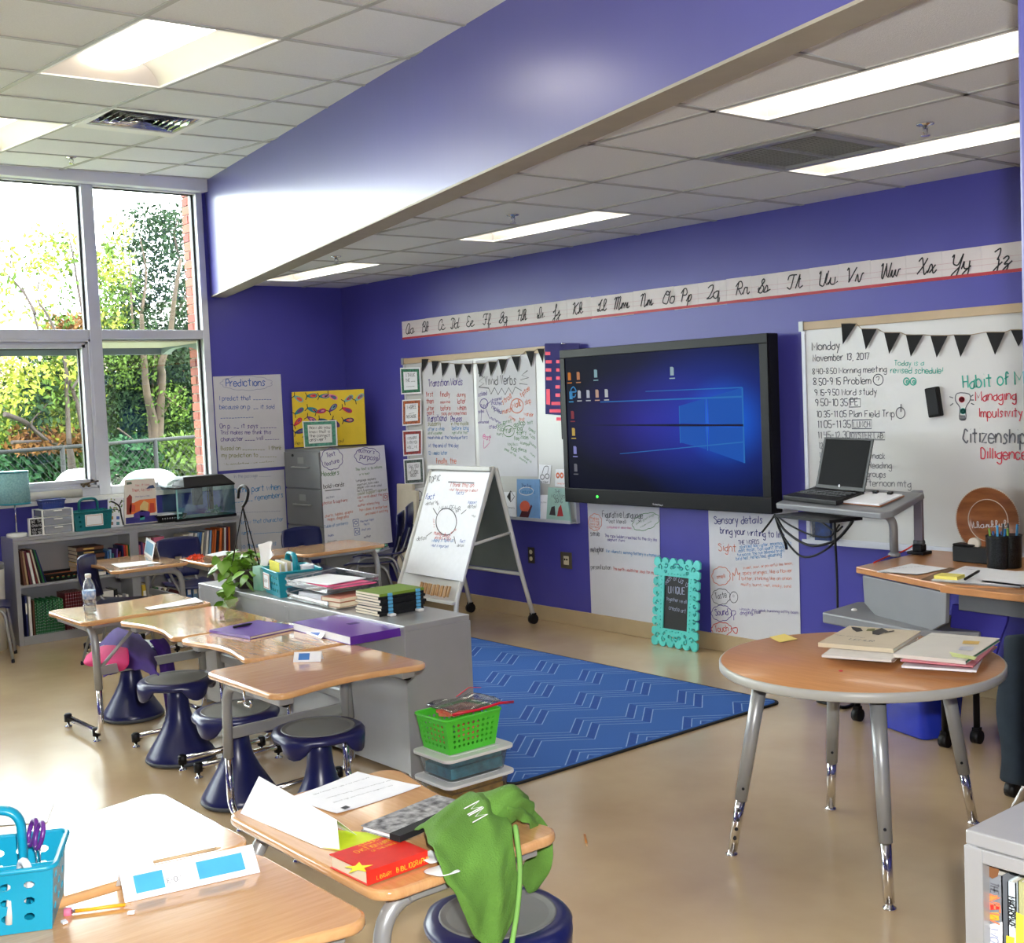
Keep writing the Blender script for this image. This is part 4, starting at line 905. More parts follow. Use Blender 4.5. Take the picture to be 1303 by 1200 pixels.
# ---------------------------------------------------------------- on the window wall
WE = (1, 0, 0); PX_ = (XL, 0, 0)
k = lambda x, y: (240+.2533*x, 440+.2533*y)
pr = Page('predictions_chart', 'handwritten Predictions chart, upper one on the purple wall beside the window', 'chart', [(271, 479.3), (357, 476.2), (363.4, 593.2), (278, 599.6)], PX_, WE, curl=.006)
pr.w('blue', 'Predictions', k(188, 203), k(385, 200), 1.4, .010).cloud('pale', *k(290, 188), 31, 8.5, pen=.004, n=11)
for s, a, b, c_ in (('I predict that _______', (152, 275), (415, 270), 'blue'), ('because on p. __ it said', (155, 318), (430, 315), 'blue'), ('____________', (160, 365), (325, 360), 'blue'), ('On p. __ it says ______', (157, 415), (440, 412), 'purple'), ('This makes me think this', (160, 445), (415, 443), 'purple'), ('character ____ will ______', (162, 480), (455, 470), 'purple'),
                    ('Based on _________. I think', (162, 525), (465, 522), 'olive'), ('my prediction to ________', (165, 560), (455, 558), 'olive'), ('My prediction was confirmed', (178, 607), (440, 592), 'olive')): pr.w(c_, s, k(*a), k(*b), 1.3, .007)
pr.done()
p2 = Page('inference_chart', 'handwritten sentence-starter chart, lower one behind the aquarium and hanging hook', 'chart', [(280.5, 603.4), (361.6, 597.5), (366.5, 705), (291, 712)], PX_, WE)
for s, a, b, c_ in (('In the passage _______', (225, 665), (415, 655), 'pale'), ('In the part when', (215, 740), (460, 722), 'sky'), ('_______ remembers', (215, 790), (475, 760), 'sky'), ('____________________', (215, 840), (460, 830), 'pale'), ('I know that character', (250, 898), (475, 880), 'sky'), ('wants _____________', (255, 950), (470, 935), 'sky'), ('so the answer is', (260, 1020), (440, 1000), 'sky')): p2.w(c_, s, k(*a), k(*b), 1.4, .007)
p2.done()
# ---------------------------------------------------------------- interactive TV
C0, C1, C2, C3 = [at(x, y, 1, YW-.15) for x, y in ((713, 443), (976.5, 427), (983.5, 655.5), (719.3, 637.5))]
TX0, TX1, TZ0, TZ1 = (C0[0]+C3[0])/2, (C1[0]+C2[0])/2, (C2[2]+C3[2])/2, (C0[2]+C1[2])/2; TY = YW-.15
tv = thing('wall_tv', 'large black interactive TV on the purple wall with a blue desktop picture', 'tv', ((TX0+TX1)/2, YW, TZ0))
BZ = mat('tv_bezel', (12, 12, 15), .35, spec=.2, var=.05)
build('case', MB().bb(TX0, TX1, TY+.006, YW-.055, TZ0, TZ1), BLACKP, tv, world=True, bevel=.008)
bl, br, bt, bb_ = .045, .06, .055, .095
sx0, sx1, sz0, sz1 = TX0+bl, TX1-br, TZ0+bb_, TZ1-bt
fr = MB().bb(TX0, TX1, TY-.006, TY+.006, sz1, TZ1).bb(TX0, TX1, TY-.006, TY+.006, TZ0, sz0).bb(TX0, sx0, TY-.006, TY+.006, sz0, sz1).bb(sx1, TX1, TY-.006, TY+.006, sz0, sz1)
build('bezel', fr, BZ, tv, world=True, bevel=.003)
SCR = mat('screen_picture', (3, 4, 12), .4, spec=.03); nt = SCR.node_tree; L = nt.links; b = nt.nodes['Principled BSDF']
def glow(cx, cz, sx, sz, c, e):
    tc = nt.nodes.new('ShaderNodeTexCoord'); mp = nt.nodes.new('ShaderNodeMapping'); mp.inputs['Location'].default_value = (-cx/sx, 0, -cz/sz); mp.inputs['Scale'].default_value = (1/sx, 0, 1/sz)
    g_ = nt.nodes.new('ShaderNodeTexGradient'); g_.gradient_type = 'SPHERICAL'; L.new(tc.outputs['Generated'], mp.inputs[0]); L.new(mp.outputs[0], g_.inputs[0])
    pw = nt.nodes.new('ShaderNodeMath'); pw.operation = 'POWER'; pw.inputs[1].default_value = e; L.new(g_.outputs['Fac'], pw.inputs[0])
    mx = nt.nodes.new('ShaderNodeMix'); mx.data_type = 'RGBA'; mx.inputs[6].default_value = (0, 0, 0, 1); mx.inputs[7].default_value = (*lin(c), 1); L.new(pw.outputs[0], mx.inputs[0]); return mx.outputs[2]
acc = None
for a in ((.78, .5, .52, .62, (20, 60, 190), 1.3), (.45, .5, .5, .42, (44, 30, 130), 1.2), (.84, .5, .22, .34, (0, 110, 220), 1.4), (.6, .8, .5, .35, (24, 22, 70), 1)):
    o_ = glow(*a)
    if acc is None: acc = o_
    else:
        ad = nt.nodes.new('ShaderNodeMix'); ad.data_type = 'RGBA'; ad.blend_type = 'ADD'; ad.inputs[0].default_value = 1; L.new(acc, ad.inputs[6]); L.new(o_, ad.inputs[7]); acc = ad.outputs[2]
ad = nt.nodes.new('ShaderNodeMix'); ad.data_type = 'RGBA'; ad.blend_type = 'ADD'; ad.inputs[0].default_value = 1; L.new(acc, ad.inputs[6]); ad.inputs[7].default_value = (*lin((12, 14, 34)), 1)
L.new(ad.outputs[2], b.inputs['Emission Color']); b.inputs['Emission Strength'].default_value = .5
build('screen', MB().bb(sx0, sx1, TY, TY+.004, sz0, sz1), SCR, tv, world=True)
def em(name, c, s):
    m_ = mat(name, c, .5, emit=s, spec=.05); m_.node_tree.nodes['Principled BSDF'].inputs['Base Color'].default_value = (.004, .004, .006, 1); return m_
SU = lambda u: sx0+(sx1-sx0)*u
SV = lambda v: sz0+(sz1-sz0)*v
def sq(mb, pts, off=.001): mb.add([(SU(u), TY-off, SV(v)) for u, v in pts], [tuple(range(len(pts)))])
# light window emblem of the desktop picture (u from left, v from below)
wl = MB(); sq(wl, [(.76, .3), (.92, .22), (.92, .455), (.76, .465)]); sq(wl, [(.76, .485), (.92, .475), (.92, .72), (.76, .66)])
sq(wl, [(.62, .355), (.745, .31), (.745, .465), (.62, .468)]); sq(wl, [(.62, .487), (.745, .485), (.745, .655), (.62, .61)])
build('window_emblem', wl, em('screen_light_blue', (14, 80, 176), .62), tv, world=True)
bm_ = MB()
for p in ([(.745, .31), (.745, .655), (.76, .66), (.76, .3)],): pass
for (u0, v0, u1, v1, w_) in ((.2, .655, .92, .5+.16, .006), (.45, .72, .92, .72, .004), (.3, .27, .92, .36, .004), (.92, .22, .92, .72, .008), (.752, .3, .752, .66, .006), (.62, .35, .62, .61, .004)):
    sq(bm_, [(u0, v0-w_/2), (u1, v1-w_), (u1, v1+w_), (u0, v0+w_/2)] if u0 != u1 else [(u0-w_*.4, v0), (u0+w_*.4, v0), (u1+w_*.4, v1), (u1-w_*.4, v1)], .0014)
build('light_beam', bm_, em('screen_pale_beam', (40, 120, 200), .5), tv, world=True)
dk = MB(); sq(dk, [(.05, .483), (.6, .468), (.92, .463), (.92, .478), (.6, .484), (.05, .487)], .0018); build('window_bar', dk, em('screen_dark_bar', (10, 14, 60), .5), tv, world=True)
ic = (((.025, .855), (222, 130, 40)), ((.078, .855), (206, 140, 96)), ((.18, .865), (150, 190, 200)), ((.59, .83+.02), (170, 196, 206)), ((.03, .71), (70, 160, 220)), ((.08, .715), (196, 200, 210)), ((.132, .715), (196, 200, 214)), ((.184, .715), (210, 170, 150)), ((.237, .715), (206, 210, 214)),
      ((.035, .56), (150, 60, 70)), ((.037, .43), (214, 180, 90)), ((.042, .29), (150, 150, 220)), ((.042, .155), (120, 120, 130)))
for (u, v), c in ic:
    mb = MB(); sq(mb, [(u-.009, v-.026), (u+.009, v-.026), (u+.009, v+.026), (u+.004, v+.034), (u-.009, v+.034)], .002)
    sq(mb, [(u-.014, v-.05), (u+.014, v-.05), (u+.014, v-.042), (u-.014, v-.042)], .002)
    build('desktop_icon', mb, em('icon_%02x%02x%02x' % c, c, .45), tv, world=True)
mb = MB(); write(mb, 'e', (725+2, 505), (733, 505), (0, TY-.002, 0), WN, 1.4, .009); build('browser_icon', mb, em('icon_blue', (70, 160, 230), .35), tv, world=True)
mb = MB(); write(mb, 'Promethean', (831, 642.5), (843.5, 643.8), (0, TY-.0066, 0), WN, 1.1, .004); build('maker_name', mb, INK['white'], tv, world=True)
q = at(760, 632, 1, TY-.007); build('power_light', MB().ball(q, .009, 10, 6, (1, .4, 1)), em('led_green', (60, 255, 70), 3), tv, world=True)
build('pen_holder', MB().bb(TX0-.03, TX0, TY+.01, TY+.05, TZ0+.42, TZ0+.74), BLACKP, tv, world=True, bevel=.004)
build('mount', MB().bb((TX0+TX1)/2-.4, (TX0+TX1)/2+.4, YW-.055, YW, TZ0+.3, TZ1-.3), DGREY, tv, world=True)

# ---------------------------------------------------------------- furniture makers
def student_desk(name, label, x, y, rot, z=.61, brace=False, w_=.70, d=.52, group='student desks'):
    t = thing(name, label, 'desk', (x, y, 0), rot, group)
    # outline: front (user side, -y) scooped, back straight
    hw, hd = w_/2, d/2; r = .055; pts = []
    for k in range(7): a = math.radians(180+90*k/6); pts.append((-hw+r+r*math.cos(a), -hd+r+r*math.sin(a)))
    for k in range(1, 12): u = k/12; pts.append((-hw+r+(w_-2*r)*u, -hd+.045*math.sin(PI*u)**1.2))
    for k in range(7): a = math.radians(270+90*k/6); pts.append((hw-r+r*math.cos(a), -hd+r+r*math.sin(a)))
    for k in range(7): a = math.radians(90*k/6); pts.append((hw-r+r*math.cos(a), hd-r+r*math.sin(a)))
    for k in range(7): a = math.radians(90+90*k/6); pts.append((-hw+r+r*math.cos(a), hd-r+r*math.sin(a)))
    build('desktop', MB().prism(pts, z-.024, z, smooth=True), LAM, t, bevel=.008)
    ux = hw-.07
    build('under_rail', MB().bb(-ux-.03, -ux+.03, -hd+.05, hd-.1, z-.055, z-.025).bb(ux-.03, ux+.03, -hd+.05, hd-.1, z-.055, z-.025).bb(-ux, ux, hd-.11, hd-.07, z-.05, z-.026), GTUBE, t, bevel=.004)
    for s_ in (-1, 1):
        xx = s_*ux
        p = fillet([(xx, -hd+.07, z-.045), (xx, hd-.045, z-.05), (xx, hd-.03, .27)], .09, 7)
        lg = build('leg', MB().tube(p, .019, 12), GTUBE, t)
        p = fillet([(xx, hd-.03, .30), (xx, hd-.03, .055), (xx, -hd+.03, .05)], .07, 7)
        build('chrome_foot', MB().tube(p, .0145, 10), CHROME, lg)
        for yy_ in (-hd+.03, hd-.1):
            build('foot_cap', MB().lathe([(.019, .03), (.02, .065), (.012, .072)], 12, (xx, yy_, 0)), BLACKP, lg)
            build('glide', MB().lathe([(.017, .0), (.019, .006), (.007, .014), (.007, .03)], 12, (xx, yy_, 0)), CHROME, lg)
        build('end_cap', MB().tube([(xx, -hd+.07, z-.045), (xx, -hd+.055, z-.045)], .0195, 12), BLACKP, lg)
    build('crossbar', MB().box((0, hd-.03, .36), (2*ux, .02, .045)), GTUBE, t, bevel=.006)
    if brace:
        for s_ in (-1, 1): build('brace', MB().tube([(s_*ux, hd-.03, .36), (s_*(ux-.24), hd-.05, z-.035)], .009, 8), GTUBE, t)
    xx = -ux-.045
    build('bag_hook', MB().tube(fillet([(xx, 0, z-.03), (xx, 0, z-.085), (xx, -.05, z-.085), (xx, -.05, z-.06)], .012, 3), .005, 6).tube([(xx-.03, -.005, z-.07), (xx+.03, -.005, z-.07)], .004, 6), CHROME, t)
    return t
def stool(label, x, y, rz=0, tiltx=0):
    t = thing('wobble_stool', label, 'stool', (x, y, 0), rz, 'navy wobble stools')
    prof = [(.155, .012), (.158, .022), (.149, .04), (.12, .085), (.086, .14), (.063, .19), (.051, .24), (.047, .29), (.047, .35)]
    build('pedestal', MB().lathe(prof, 32), NAVY, t)
    build('base_rim', MB().lathe([(.12, 0), (.15, .002), (.16, .012), (.158, .022), (.15, .024)], 32), mat('grey_rubber', (76, 80, 86), .6, var=.05), t)
    # seat with four turned-down ears
    n = 48; rows = []
    for (rr, zz, ear) in ((.03, .374, 0), (.135, .379, 0), (.155, .382, 0), (.17, .374, 0), (.177, .364, .25), (.174, .352, 1), (.163, .348, 1), (.155, .356, .3), (.12, .360, 0), (.05, .352, 0)):
        row = []
        for k in range(n):
            a = 2*PI*k/n; lobe = max(0, math.cos(4*a))**.8; dz = -.05*lobe*ear
            r_ = rr*(1+.05*lobe*(1 if ear or rr > .165 else 0)); base = zz
            row.append((r_*math.cos(a), r_*math.sin(a), base+dz))
        rows.append(row)
    build('seat', MB().grid(rows, closed=True), NAVY, t)
    build('seat_pad', MB().lathe([(.0, .3775), (.12, .3785), (.134, .382), (.139, .3835), (.141, .379)], 32), STOOLPAD, t)
    return t
def chair(label, x, y, rz, group='navy student chairs', sc=.86):
    t = thing('student_chair', label, 'chair', (x, y, 0), rz, group)
    rows = []
    for i in range(9):
        v = i/8; y_ = -.19+.37*v; zz = .43-.012*math.sin(v*PI)-(.02*(1-v*6) if v < .17 else 0)
        rows.append([(u*.2*(.92+.08*math.sin(v*PI)), y_, zz+.012*(u*u)) for u in np.linspace(-1, 1, 9)])
    build('seat', MB().grid(rows), NAVY, t, solid=.012)
    # backrest as a frame of quads around a hand hole
    mb = MB(); NU, NV = 13, 11; V = []
    for i in range(NV):
        v = i/(NV-1); zz = .47+.33*v; wv = .14+.06*math.sin(min(1, v*1.3)*PI*.6) if v < .9 else .185
        for j in range(NU):
            u = -1+2*j/(NU-1); V.append((u*wv, .19+.06*v-.035*(u*u)*.6+.02*math.sin(v*PI), zz-(.02*abs(u)**3 if v > .9 else 0)))
    F = [(i*NU+j, i*NU+j+1, (i+1)*NU+j+1, (i+1)*NU+j) for i in range(NV-1) for j in range(NU-1) if not (i in (2, 3, 4) and j in (5, 6))]
    mb.add(V, F, True); build('backrest', mb, NAVY, t, solid=.012)
    for s_ in (-1, 1):
        p = fillet([(s_*.19, -.19, .012), (s_*.165, -.15, .41), (s_*.165, .12, .41), (s_*.19, .24, .012)], .07, 6)
        build('leg', MB().tube(p, .011, 8), GTUBE, t)
        p = fillet([(s_*.12, .05, .415), (s_*.12, .17, .43), (s_*.12, .235, .62)], .05, 5); build('back_tube', MB().tube(p, .01, 8), GTUBE, t)
        for yy_ in (-.19, .24): build('foot_glide', MB().lathe([(.012, 0), (.014, .01), (.011, .03)], 10, (s_*.19, yy_, 0)), BLACKP, t)
    t.scale = (sc,)*3
    return t
def shelf_unit(name, label, x, y, rz, w_, h, d, shelves, back=True, fr=.032, m=GREYM, group=None):
    """origin at the middle of the back foot; the open front looks along -y"""
    t = thing(name, label, 'bookcase', (x, y, 0), rz, group); hw = w_/2
    for s_ in (-1, 1): build('side_panel', MB().bb(s_*(hw-.01)-.01, s_*(hw-.01)+.01, -d, 0, 0, h-.025), m, t, bevel=.002)
    build('top_panel', MB().bb(-hw, hw, -d, 0, h-.025, h), m, t, bevel=.003)
    build('back_panel', MB().bb(-hw+.02, hw-.02, -.012, -.002, .02, h-.025), m, t)
    build('bottom_panel', MB().bb(-hw+.02, hw-.02, -d+.01, -.012, .03, .05), m, t)
    build('front_frame', MB().bb(-hw-.001, -hw+fr, -d-.004, -d+.02, 0, h-.026).bb(hw-fr, hw+.001, -d-.004, -d+.02, 0, h-.026).bb(-hw+fr, hw-fr, -d-.004, -d+.02, h-.05, h-.026).bb(-hw+fr, hw-fr, -d-.004, -d+.02, .0, .06), m, t, bevel=.002)
    for z in shelves: build('shelf', MB().bb(-hw+.02, hw-.02, -d+.012, -.012, z-.02, z), m, t, bevel=.002)
    return t

# ---------------------------------------------------------------- furniture in place
R90 = PI/2
student_desk('student_desk', 'student desk with the water bottle standing on its corner', -5.97, 2.375, -R90, brace=True, w_=.68)
student_desk('student_desk', 'student desk with the clear triangular name stand, reflecting the trees', -5.30, 2.43, 0, w_=.66)
student_desk('student_desk', 'student desk half hidden between the glossy desk and the purple laptop desk', -4.62, 2.43, 0, w_=.66)
student_desk('student_desk', 'student desk with the purple folder, end of the row by the grey bookcase', -3.965, 2.285, R90, w_=.66, d=.56)
student_desk('student_desk', 'student desk under the window bookcase with a folded name card', -7.75, 3.11, 0, brace=True)
student_desk('student_desk', 'student desk with the red crumpled wrapper behind the leafy plant', -7.40, 3.70, -R90, w_=.64, d=.50)
student_desk('student_desk', 'bare student desk in front of the filing cabinet', -7.27, 4.33, -R90, w_=.66, d=.5)
student_desk('student_desk', 'student desk washed white by window glare beside the teal caddy', -2.74, .915, -R90, w_=.66, d=.52)
student_desk('student_desk', 'student desk with the yellow pencil and striped folded card', -2.19, .89, R90, w_=.66, d=.5)
student_desk('student_desk', 'student desk with the red dictionary and green sweater', -2.365, 1.53, PI, w_=.70, d=.5)
stool('navy wobble stool with the purple and pink jacket thrown over it', -6.13, 2.42, .3)
stool('navy wobble stool standing clear in front of the glossy reflecting desk', -5.21, 2.27, .1)
stool('navy wobble stool behind the leg of the desk with the purple folder', -4.47, 2.19, .4)
stool('navy wobble stool tucked under the desk with the purple folder', -3.97, 2.28, .5)
stool('navy wobble stool under the desk with the green sweater', -2.2, 1.72, .35)
CP = at(152, 766, 2, .37)
chair('navy student chair pulled up to the desk with the folded name card', CP[0], CP[1], math.radians(140))
chair('navy student chair behind the desk with the red wrapper', -8.04, 3.66, R90)
chair('navy student chair behind the bare desk, in front of the filing cabinet', -7.79, 4.53, R90)
chair('navy student chair with papers on its seat beside the easel', -7.60, 4.90, math.radians(-42), sc=.98)
chair('navy student chair at the window end of the bookcase, cut by the picture edge', -8.33, 2.33, math.radians(160))
wy = 3.505
sA = shelf_unit('window_bookcase', 'grey steel bookcase under the window holding green spiral notebooks', XL+.02, (2.64+wy)/2, R90, wy-2.64, .757, .27, [.42], group='grey bookcases under the window')
sB = shelf_unit('window_bookcase', 'grey steel bookcase under the window below the aquarium', XL+.02, (wy+4.37)/2, R90, 4.37-wy, .757, .27, [.42], group='grey bookcases under the window')
cA = shelf_unit('low_bookcase', 'low grey steel bookcase standing back to the desks, with the leafy plant on top', (-6.14-5.174)/2, 2.83, PI, .966, .657, .345, [.34], group='low grey bookcases beside the rug')
cB = shelf_unit('low_bookcase', 'low grey steel bookcase at the rug with the stacked books on top', (-5.174-4.17)/2, 2.83, PI, 1.004, .657, .345, [.34], group='low grey bookcases beside the rug')
cC = shelf_unit('grey_bookcase', 'grey steel bookcase in the near corner with large books', -.585, 2.11, 0, .96, .84, .27, [.42])

# filing cabinet in the corner
fx0, fx1, fy0, fy1, fz = -8.86, -8.28, 4.90, 5.50, 1.243
fc = thing('filing_cabinet', 'tall grey filing cabinet in the corner with a chart taped to its side', 'filing cabinet', ((fx0+fx1)/2, (fy0+fy1)/2, 0))
build('body', MB().bb(fx0, fx1, fy0+.012, fy1, 0, fz), mat('file_grey', (128, 130, 132), .4, metal=.3, var=.04), fc, world=True, bevel=.004)
for i in range(4):
    z0 = .03+i*.3; dr = build('drawer', MB().bb(fx0+.015, fx1-.015, fy0-.006, fy0+.012, z0+.004, z0+.292), mat('file_grey', (128, 130, 132)), fc, world=True, bevel=.003)
    build('handle', MB().tube(fillet([((fx0+fx1)/2-.12, fy0-.006, z0+.17), ((fx0+fx1)/2-.12, fy0-.035, z0+.17), ((fx0+fx1)/2+.12, fy0-.035, z0+.17), ((fx0+fx1)/2+.12, fy0-.006, z0+.17)], .012, 3), .007, 8), GTUBE, dr, world=True)
    build('label_holder', MB().bb((fx0+fx1)/2-.05, (fx0+fx1)/2+.05, fy0-.012, fy0-.006, z0+.20, z0+.25), GTUBE, dr, world=True)
build('lock', MB().tube([(fx0+.16, fy0-.002, 1.195), (fx0+.16, fy0-.014, 1.195)], .011, 12), BLACKP, fc, world=True)
k = lambda x, y: (400+.1167*x, 560+.1167*y); PF = (fx1, 0, 0)
tf = Page('text_feature_chart', "handwritten text feature and author's purpose chart on the filing cabinet side", 'chart', [(407.5, 573.8), (489, 566.3), (499.5, 690), (414, 703)], PF, WE, PAPER)
tf.cloud('purple', *k(190, 205), 13, 13, pen=.005).w('purple', 'Text', k(135, 190), k(230, 165), 1.4, .011).w('purple', 'feature', k(115, 285), k(270, 240), 1.4, .011)
tf.cloud('purple', *k(575, 175), 15, 10, pen=.005).w('purple', "author's", k(478, 130), k(655, 150), 1.3, .011).w('purple', 'purpose', k(495, 195), k(690, 225), 1.3, .011)
for c_, s, a, b, pe in (('green', 'Headers', (80, 395), (270, 375), .01), ('black', 'bold words', (100, 530), (325, 500), .016), ('pale', 'section', (125, 640), (215, 625), .005), ('red', 'photos & captions', (90, 705), (360, 665), .008), ('orange', 'charts, tables, graphs', (115, 845), (420, 790), .007), ('orange', 'maps, diagrams', (145, 880), (375, 845), .006), ('sky', 'Table of contents', (110, 960), (370, 915), .008), ('blue', 'Index', (145, 1055), (210, 1045), .008), ('grey', 'Glossary', (145, 1125), (245, 1105), .008),
                      ('green', 'The text is to inform', (450, 335), (735, 305), .006), ('green', 'or to teach', (490, 385), (600, 370), .006), ('grey', 'Language: explains', (455, 455), (670, 430), .008), ('grey', 'important, both sides', (465, 500), (700, 465), .008), ('grey', 'people with words used', (468, 530), (730, 500), .008), ('grey', 'facts & opinions', (465, 565), (635, 545), .008), ('olive', 'could support opinion', (475, 600), (790, 550), .006), ('red', 'Ask: words about the', (470, 640), (735, 605), .008), ('red', 'text', (485, 675), (535, 665), .008), ('red', 'author interesting', (475, 725), (705, 690), .008), ('orange', 'how does it entertain', (495, 775), (795, 735), .006), ('orange', 'and make it exciting', (555, 820), (800, 775), .006),
                      ('blue', 'the main topic', (500, 900), (650, 870), .008), ('blue', 'facts', (540, 930), (600, 920), .008), ('blue', 'what are', (510, 990), (610, 975), .008), ('navy', 'author', (540, 1070), (615, 1055), .008)): tf.w(c_, s, k(*a), k(*b), 1.35, pe)
tf.d('black', [k(115, 555), k(285, 535)], .005)
for q, c_ in ((((418, 870), (480, 860), (485, 935), (425, 945)), 'blue'), (((435, 965), (490, 958), (495, 1030), (440, 1040)), 'blue'), (((748, 590), (800, 580), (800, 650), (750, 658)), 'red')): tf.d(c_, [k(*p) for p in q], .005, closed=True, smooth=False)
tf.ell('blue', *k(452, 900), 2, 2).ell('blue', *k(465, 1000), 2, 2).ell('red', *k(775, 618), 1.6, 2); tf.done()
# cream boards leaning behind the cabinet
for i, (dx, lb) in enumerate(((.0, 'cream folded cardboard panel standing beside the filing cabinet'), (.07, 'second cream cardboard panel leaning behind the chair by the easel'))):
    tag(build('cardboard_panel', MB().box((-8.0+dx*1.6, YW-.10-.04*i, .47-.02*i), (.22, .03, .93-.05*i), rx=-.05), mat('cream_board', (206, 198, 178), .6, var=.05), bevel=.008), lb, 'cardboard panel')
# painting and answer card on the cabinet
q0, q1 = at(374, 569, 2, fz), at(466, 564, 2, fz+.01)
q0 = np.array([-8.84, 5.10, fz]); q1 = np.array([-8.42, 5.53, fz])
nrm = np.cross(q1-q0, UPZ); nrm /= np.linalg.norm(nrm)
if np.dot(nrm, CAM-q0) < 0: nrm = -nrm
YEL = mat('painting_yellow', (226, 196, 40), .5, var=.06)
pt = Page('insect_painting', 'yellow painting of colourful insects on top of the filing cabinet', 'painting', [(371, 499), (463, 495), (466, 565), (374.5, 569.5)], q0, nrm, YEL, th=.015)
rp = random.Random(5); pal = [flat(c) for c in ((200, 40, 70), (40, 130, 140), (110, 60, 130), (220, 130, 150), (40, 60, 110), (230, 90, 60), (120, 180, 170))]
for i in range(20):
    cx_ = 379+(i % 6)*15.5+rp.uniform(-3, 3); cy_ = 506+(i//6)*15+rp.uniform(-2.5, 2.5); a = rp.uniform(-.9, .9)
    if cx_ > 458: continue
    for L1, W1, o1, lf in ((7.2, 3.0, 0, .0015), (4.2, 1.9, 1.2, .002), (2.4, 1.0, 2.4, .0025)):
        m_ = pal[rp.randrange(7)]; pts = []
        for q_ in np.linspace(0, 2*PI, 13)[:-1]:
            u_, v_ = L1*math.cos(q_)+o1, W1*math.sin(q_)*(1+.35*math.cos(q_)); pts.append((cx_+u_*math.cos(a)-v_*math.sin(a), cy_+u_*math.sin(a)+v_*math.cos(a)))
        pt.patch(m_, pts[::-1], lf)
    for s_ in (-.5, .5): pt.d('black', [(cx_-6*math.cos(a), cy_-6*math.sin(a)), (cx_-9.5*math.cos(a+s_), cy_-9.5*math.sin(a+s_))], .006, off=.003)
pt.w('black', 'New', (375.5, 566), (385, 565), 1.2, .012).w('black', 'You!', (429, 564), (438, 562), 1.2, .012); pt.done('painted_insects')
ac = Page('answer_card', 'standing card asking how you know the answer, in front of the yellow painting', 'card', [(384.5, 536), (428, 534.5), (429.5, 567.5), (387, 570)], q0+nrm*.12, nrm, WHITE, th=.006)
q = ac.q; ce = sum(q)/4; mb = MB(); o_ = [ce+(p-ce)*.93+nrm*.001 for p in q]; i_ = [ce+(p-ce)*.7+nrm*.001 for p in q]
mb.add(o_+i_, [(0, 1, 5, 4), (1, 2, 6, 5), (2, 3, 7, 6), (3, 0, 4, 7)]); build('border', mb, mat('card_border_teal', (90, 170, 140), .6, scale=60, c2=(60, 110, 100)), ac.o, world=True)
for i, s in enumerate(('How do you', 'know that is', 'the correct', 'answer?')): ac.w('black', s, (394, 546+5.2*i), (420-(i == 3)*5, 545.2+5.2*i), 1.2, .007)
ac.done()

# round table
RT = (-2.34, 3.40)
rt = thing('round_table', 'round wooden-topped table with grey edge on four slanting steel legs', 'table', (*RT, 0))
build('tabletop', MB().lathe([(0, .68), (.452, .68), (.455, .677)], 72), TLAM, rt)
build('edge_band', MB().lathe([(.40, .648), (.455, .648), (.459, .652), (.459, .676), (.455, .6795)], 72), mat('grey_edge_band', (168, 168, 162), .4, var=.04), rt)
build('underside', MB().lathe([(0, .6475), (.4, .6475)], 48), DGREY, rt)
for px_, py_ in ((931, 1088), (1132, 1157), (1057, 1030), None or (1239, 1048)):
    f_ = at(px_, py_, 2, 0)-np.array([*RT, 0]); f_[2] = 0; tp = f_*.72; tp[2] = .647
    if abs(f_[0]) > .5: pass
    lo = f_+(tp-f_)*.30
    lg = build('leg', MB().tube([lo, tp], [.021, .026], 16), GTUBE, rt)
    build('chrome_extension', MB().tube([f_+(tp-f_)*.03, f_+(tp-f_)*.33], .0165, 14), CHROME, lg)
    build('glide', MB().lathe([(.02, 0), (.021, .006), (.012, .01), (.01, .02)], 14, tuple(f_)), CHROME, lg)
    d_ = np.array([RGT[0], RGT[1], 0]); v_ = -np.array([*RT, 0])-f_; v_[2] = 0; v_ /= np.linalg.norm(v_); hs_ = MB()
    for k_ in range(4): c_ = f_+(tp-f_)*(.10+.05*k_)+v_*.016; hs_.tube([c_, c_+v_*.0014], .0065, 10)
    if px_ == 931: build('pin_hole', hs_, BLACKP, lg)
    c_ = f_+(tp-f_)*.37+v_*.0215; build('lock_button', MB().tube([c_, c_+v_*.003], .005, 8), BLACKP, lg)
    build('mount_plate', MB().lathe([(.045, .64), (.045, .6475)], 16, (tp[0], tp[1], 0)), DGREY, lg)

# flip-chart easel
ea = thing('flip_chart_easel', 'white folding easel with a paper pad, on black wheels', 'easel', (-6.78, 5.1, 0))
EW = mat('easel_white', (214, 215, 210), .35, var=.03); ex0, ex1 = -7.115, -6.42; eap = np.array([0, 5.15, 1.125]); efb = np.array([0, 4.78, .24]); erb = np.array([0, 5.42, .055])
fN = np.cross([1, 0, 0], eap-efb); fN /= np.linalg.norm(fN)
if fN[1] > 0: fN = -fN
def ex(x, p): return np.array([x, p[1], p[2]])
for x, s_ in ((ex0, -1), (ex1, 1)):
    build('front_leg', MB().tube(fillet([ex(x, eap), ex(x, efb), ex(x+.01*s_, [0, 4.77, .06])], .06, 5), .017, 10), EW, ea, world=True)
    rl = build('rear_leg', MB().tube(fillet([ex(x, eap+[0, .02, -.01]), ex(x, [0, 5.36, .36]), ex(x+.012*s_, [0, 5.44, .07])], .1, 6), .016, 10), EW, ea, world=True)
    for yy_, nm in ((5.44, 'rear'), (4.77, 'front')):
        build('wheel', MB().tube([(x+.012*s_-.018, yy_, .034), (x+.012*s_+.018, yy_, .034)], .034, 20).box((x+.012*s_, yy_, .062), (.04, .03, .03)), BLACKP, rl, world=True)
    build('side_brace', MB().tube([ex(x, efb+(eap-efb)*.42+[0, 0, 0]), ex(x, [0, 5.27, .66])], .011, 8), EW, ea, world=True)
build('rear_crossbar', MB().tube([ex(ex0, [0, 5.36, .36]), ex(ex1, [0, 5.36, .36])], .013, 8), EW, ea, world=True)
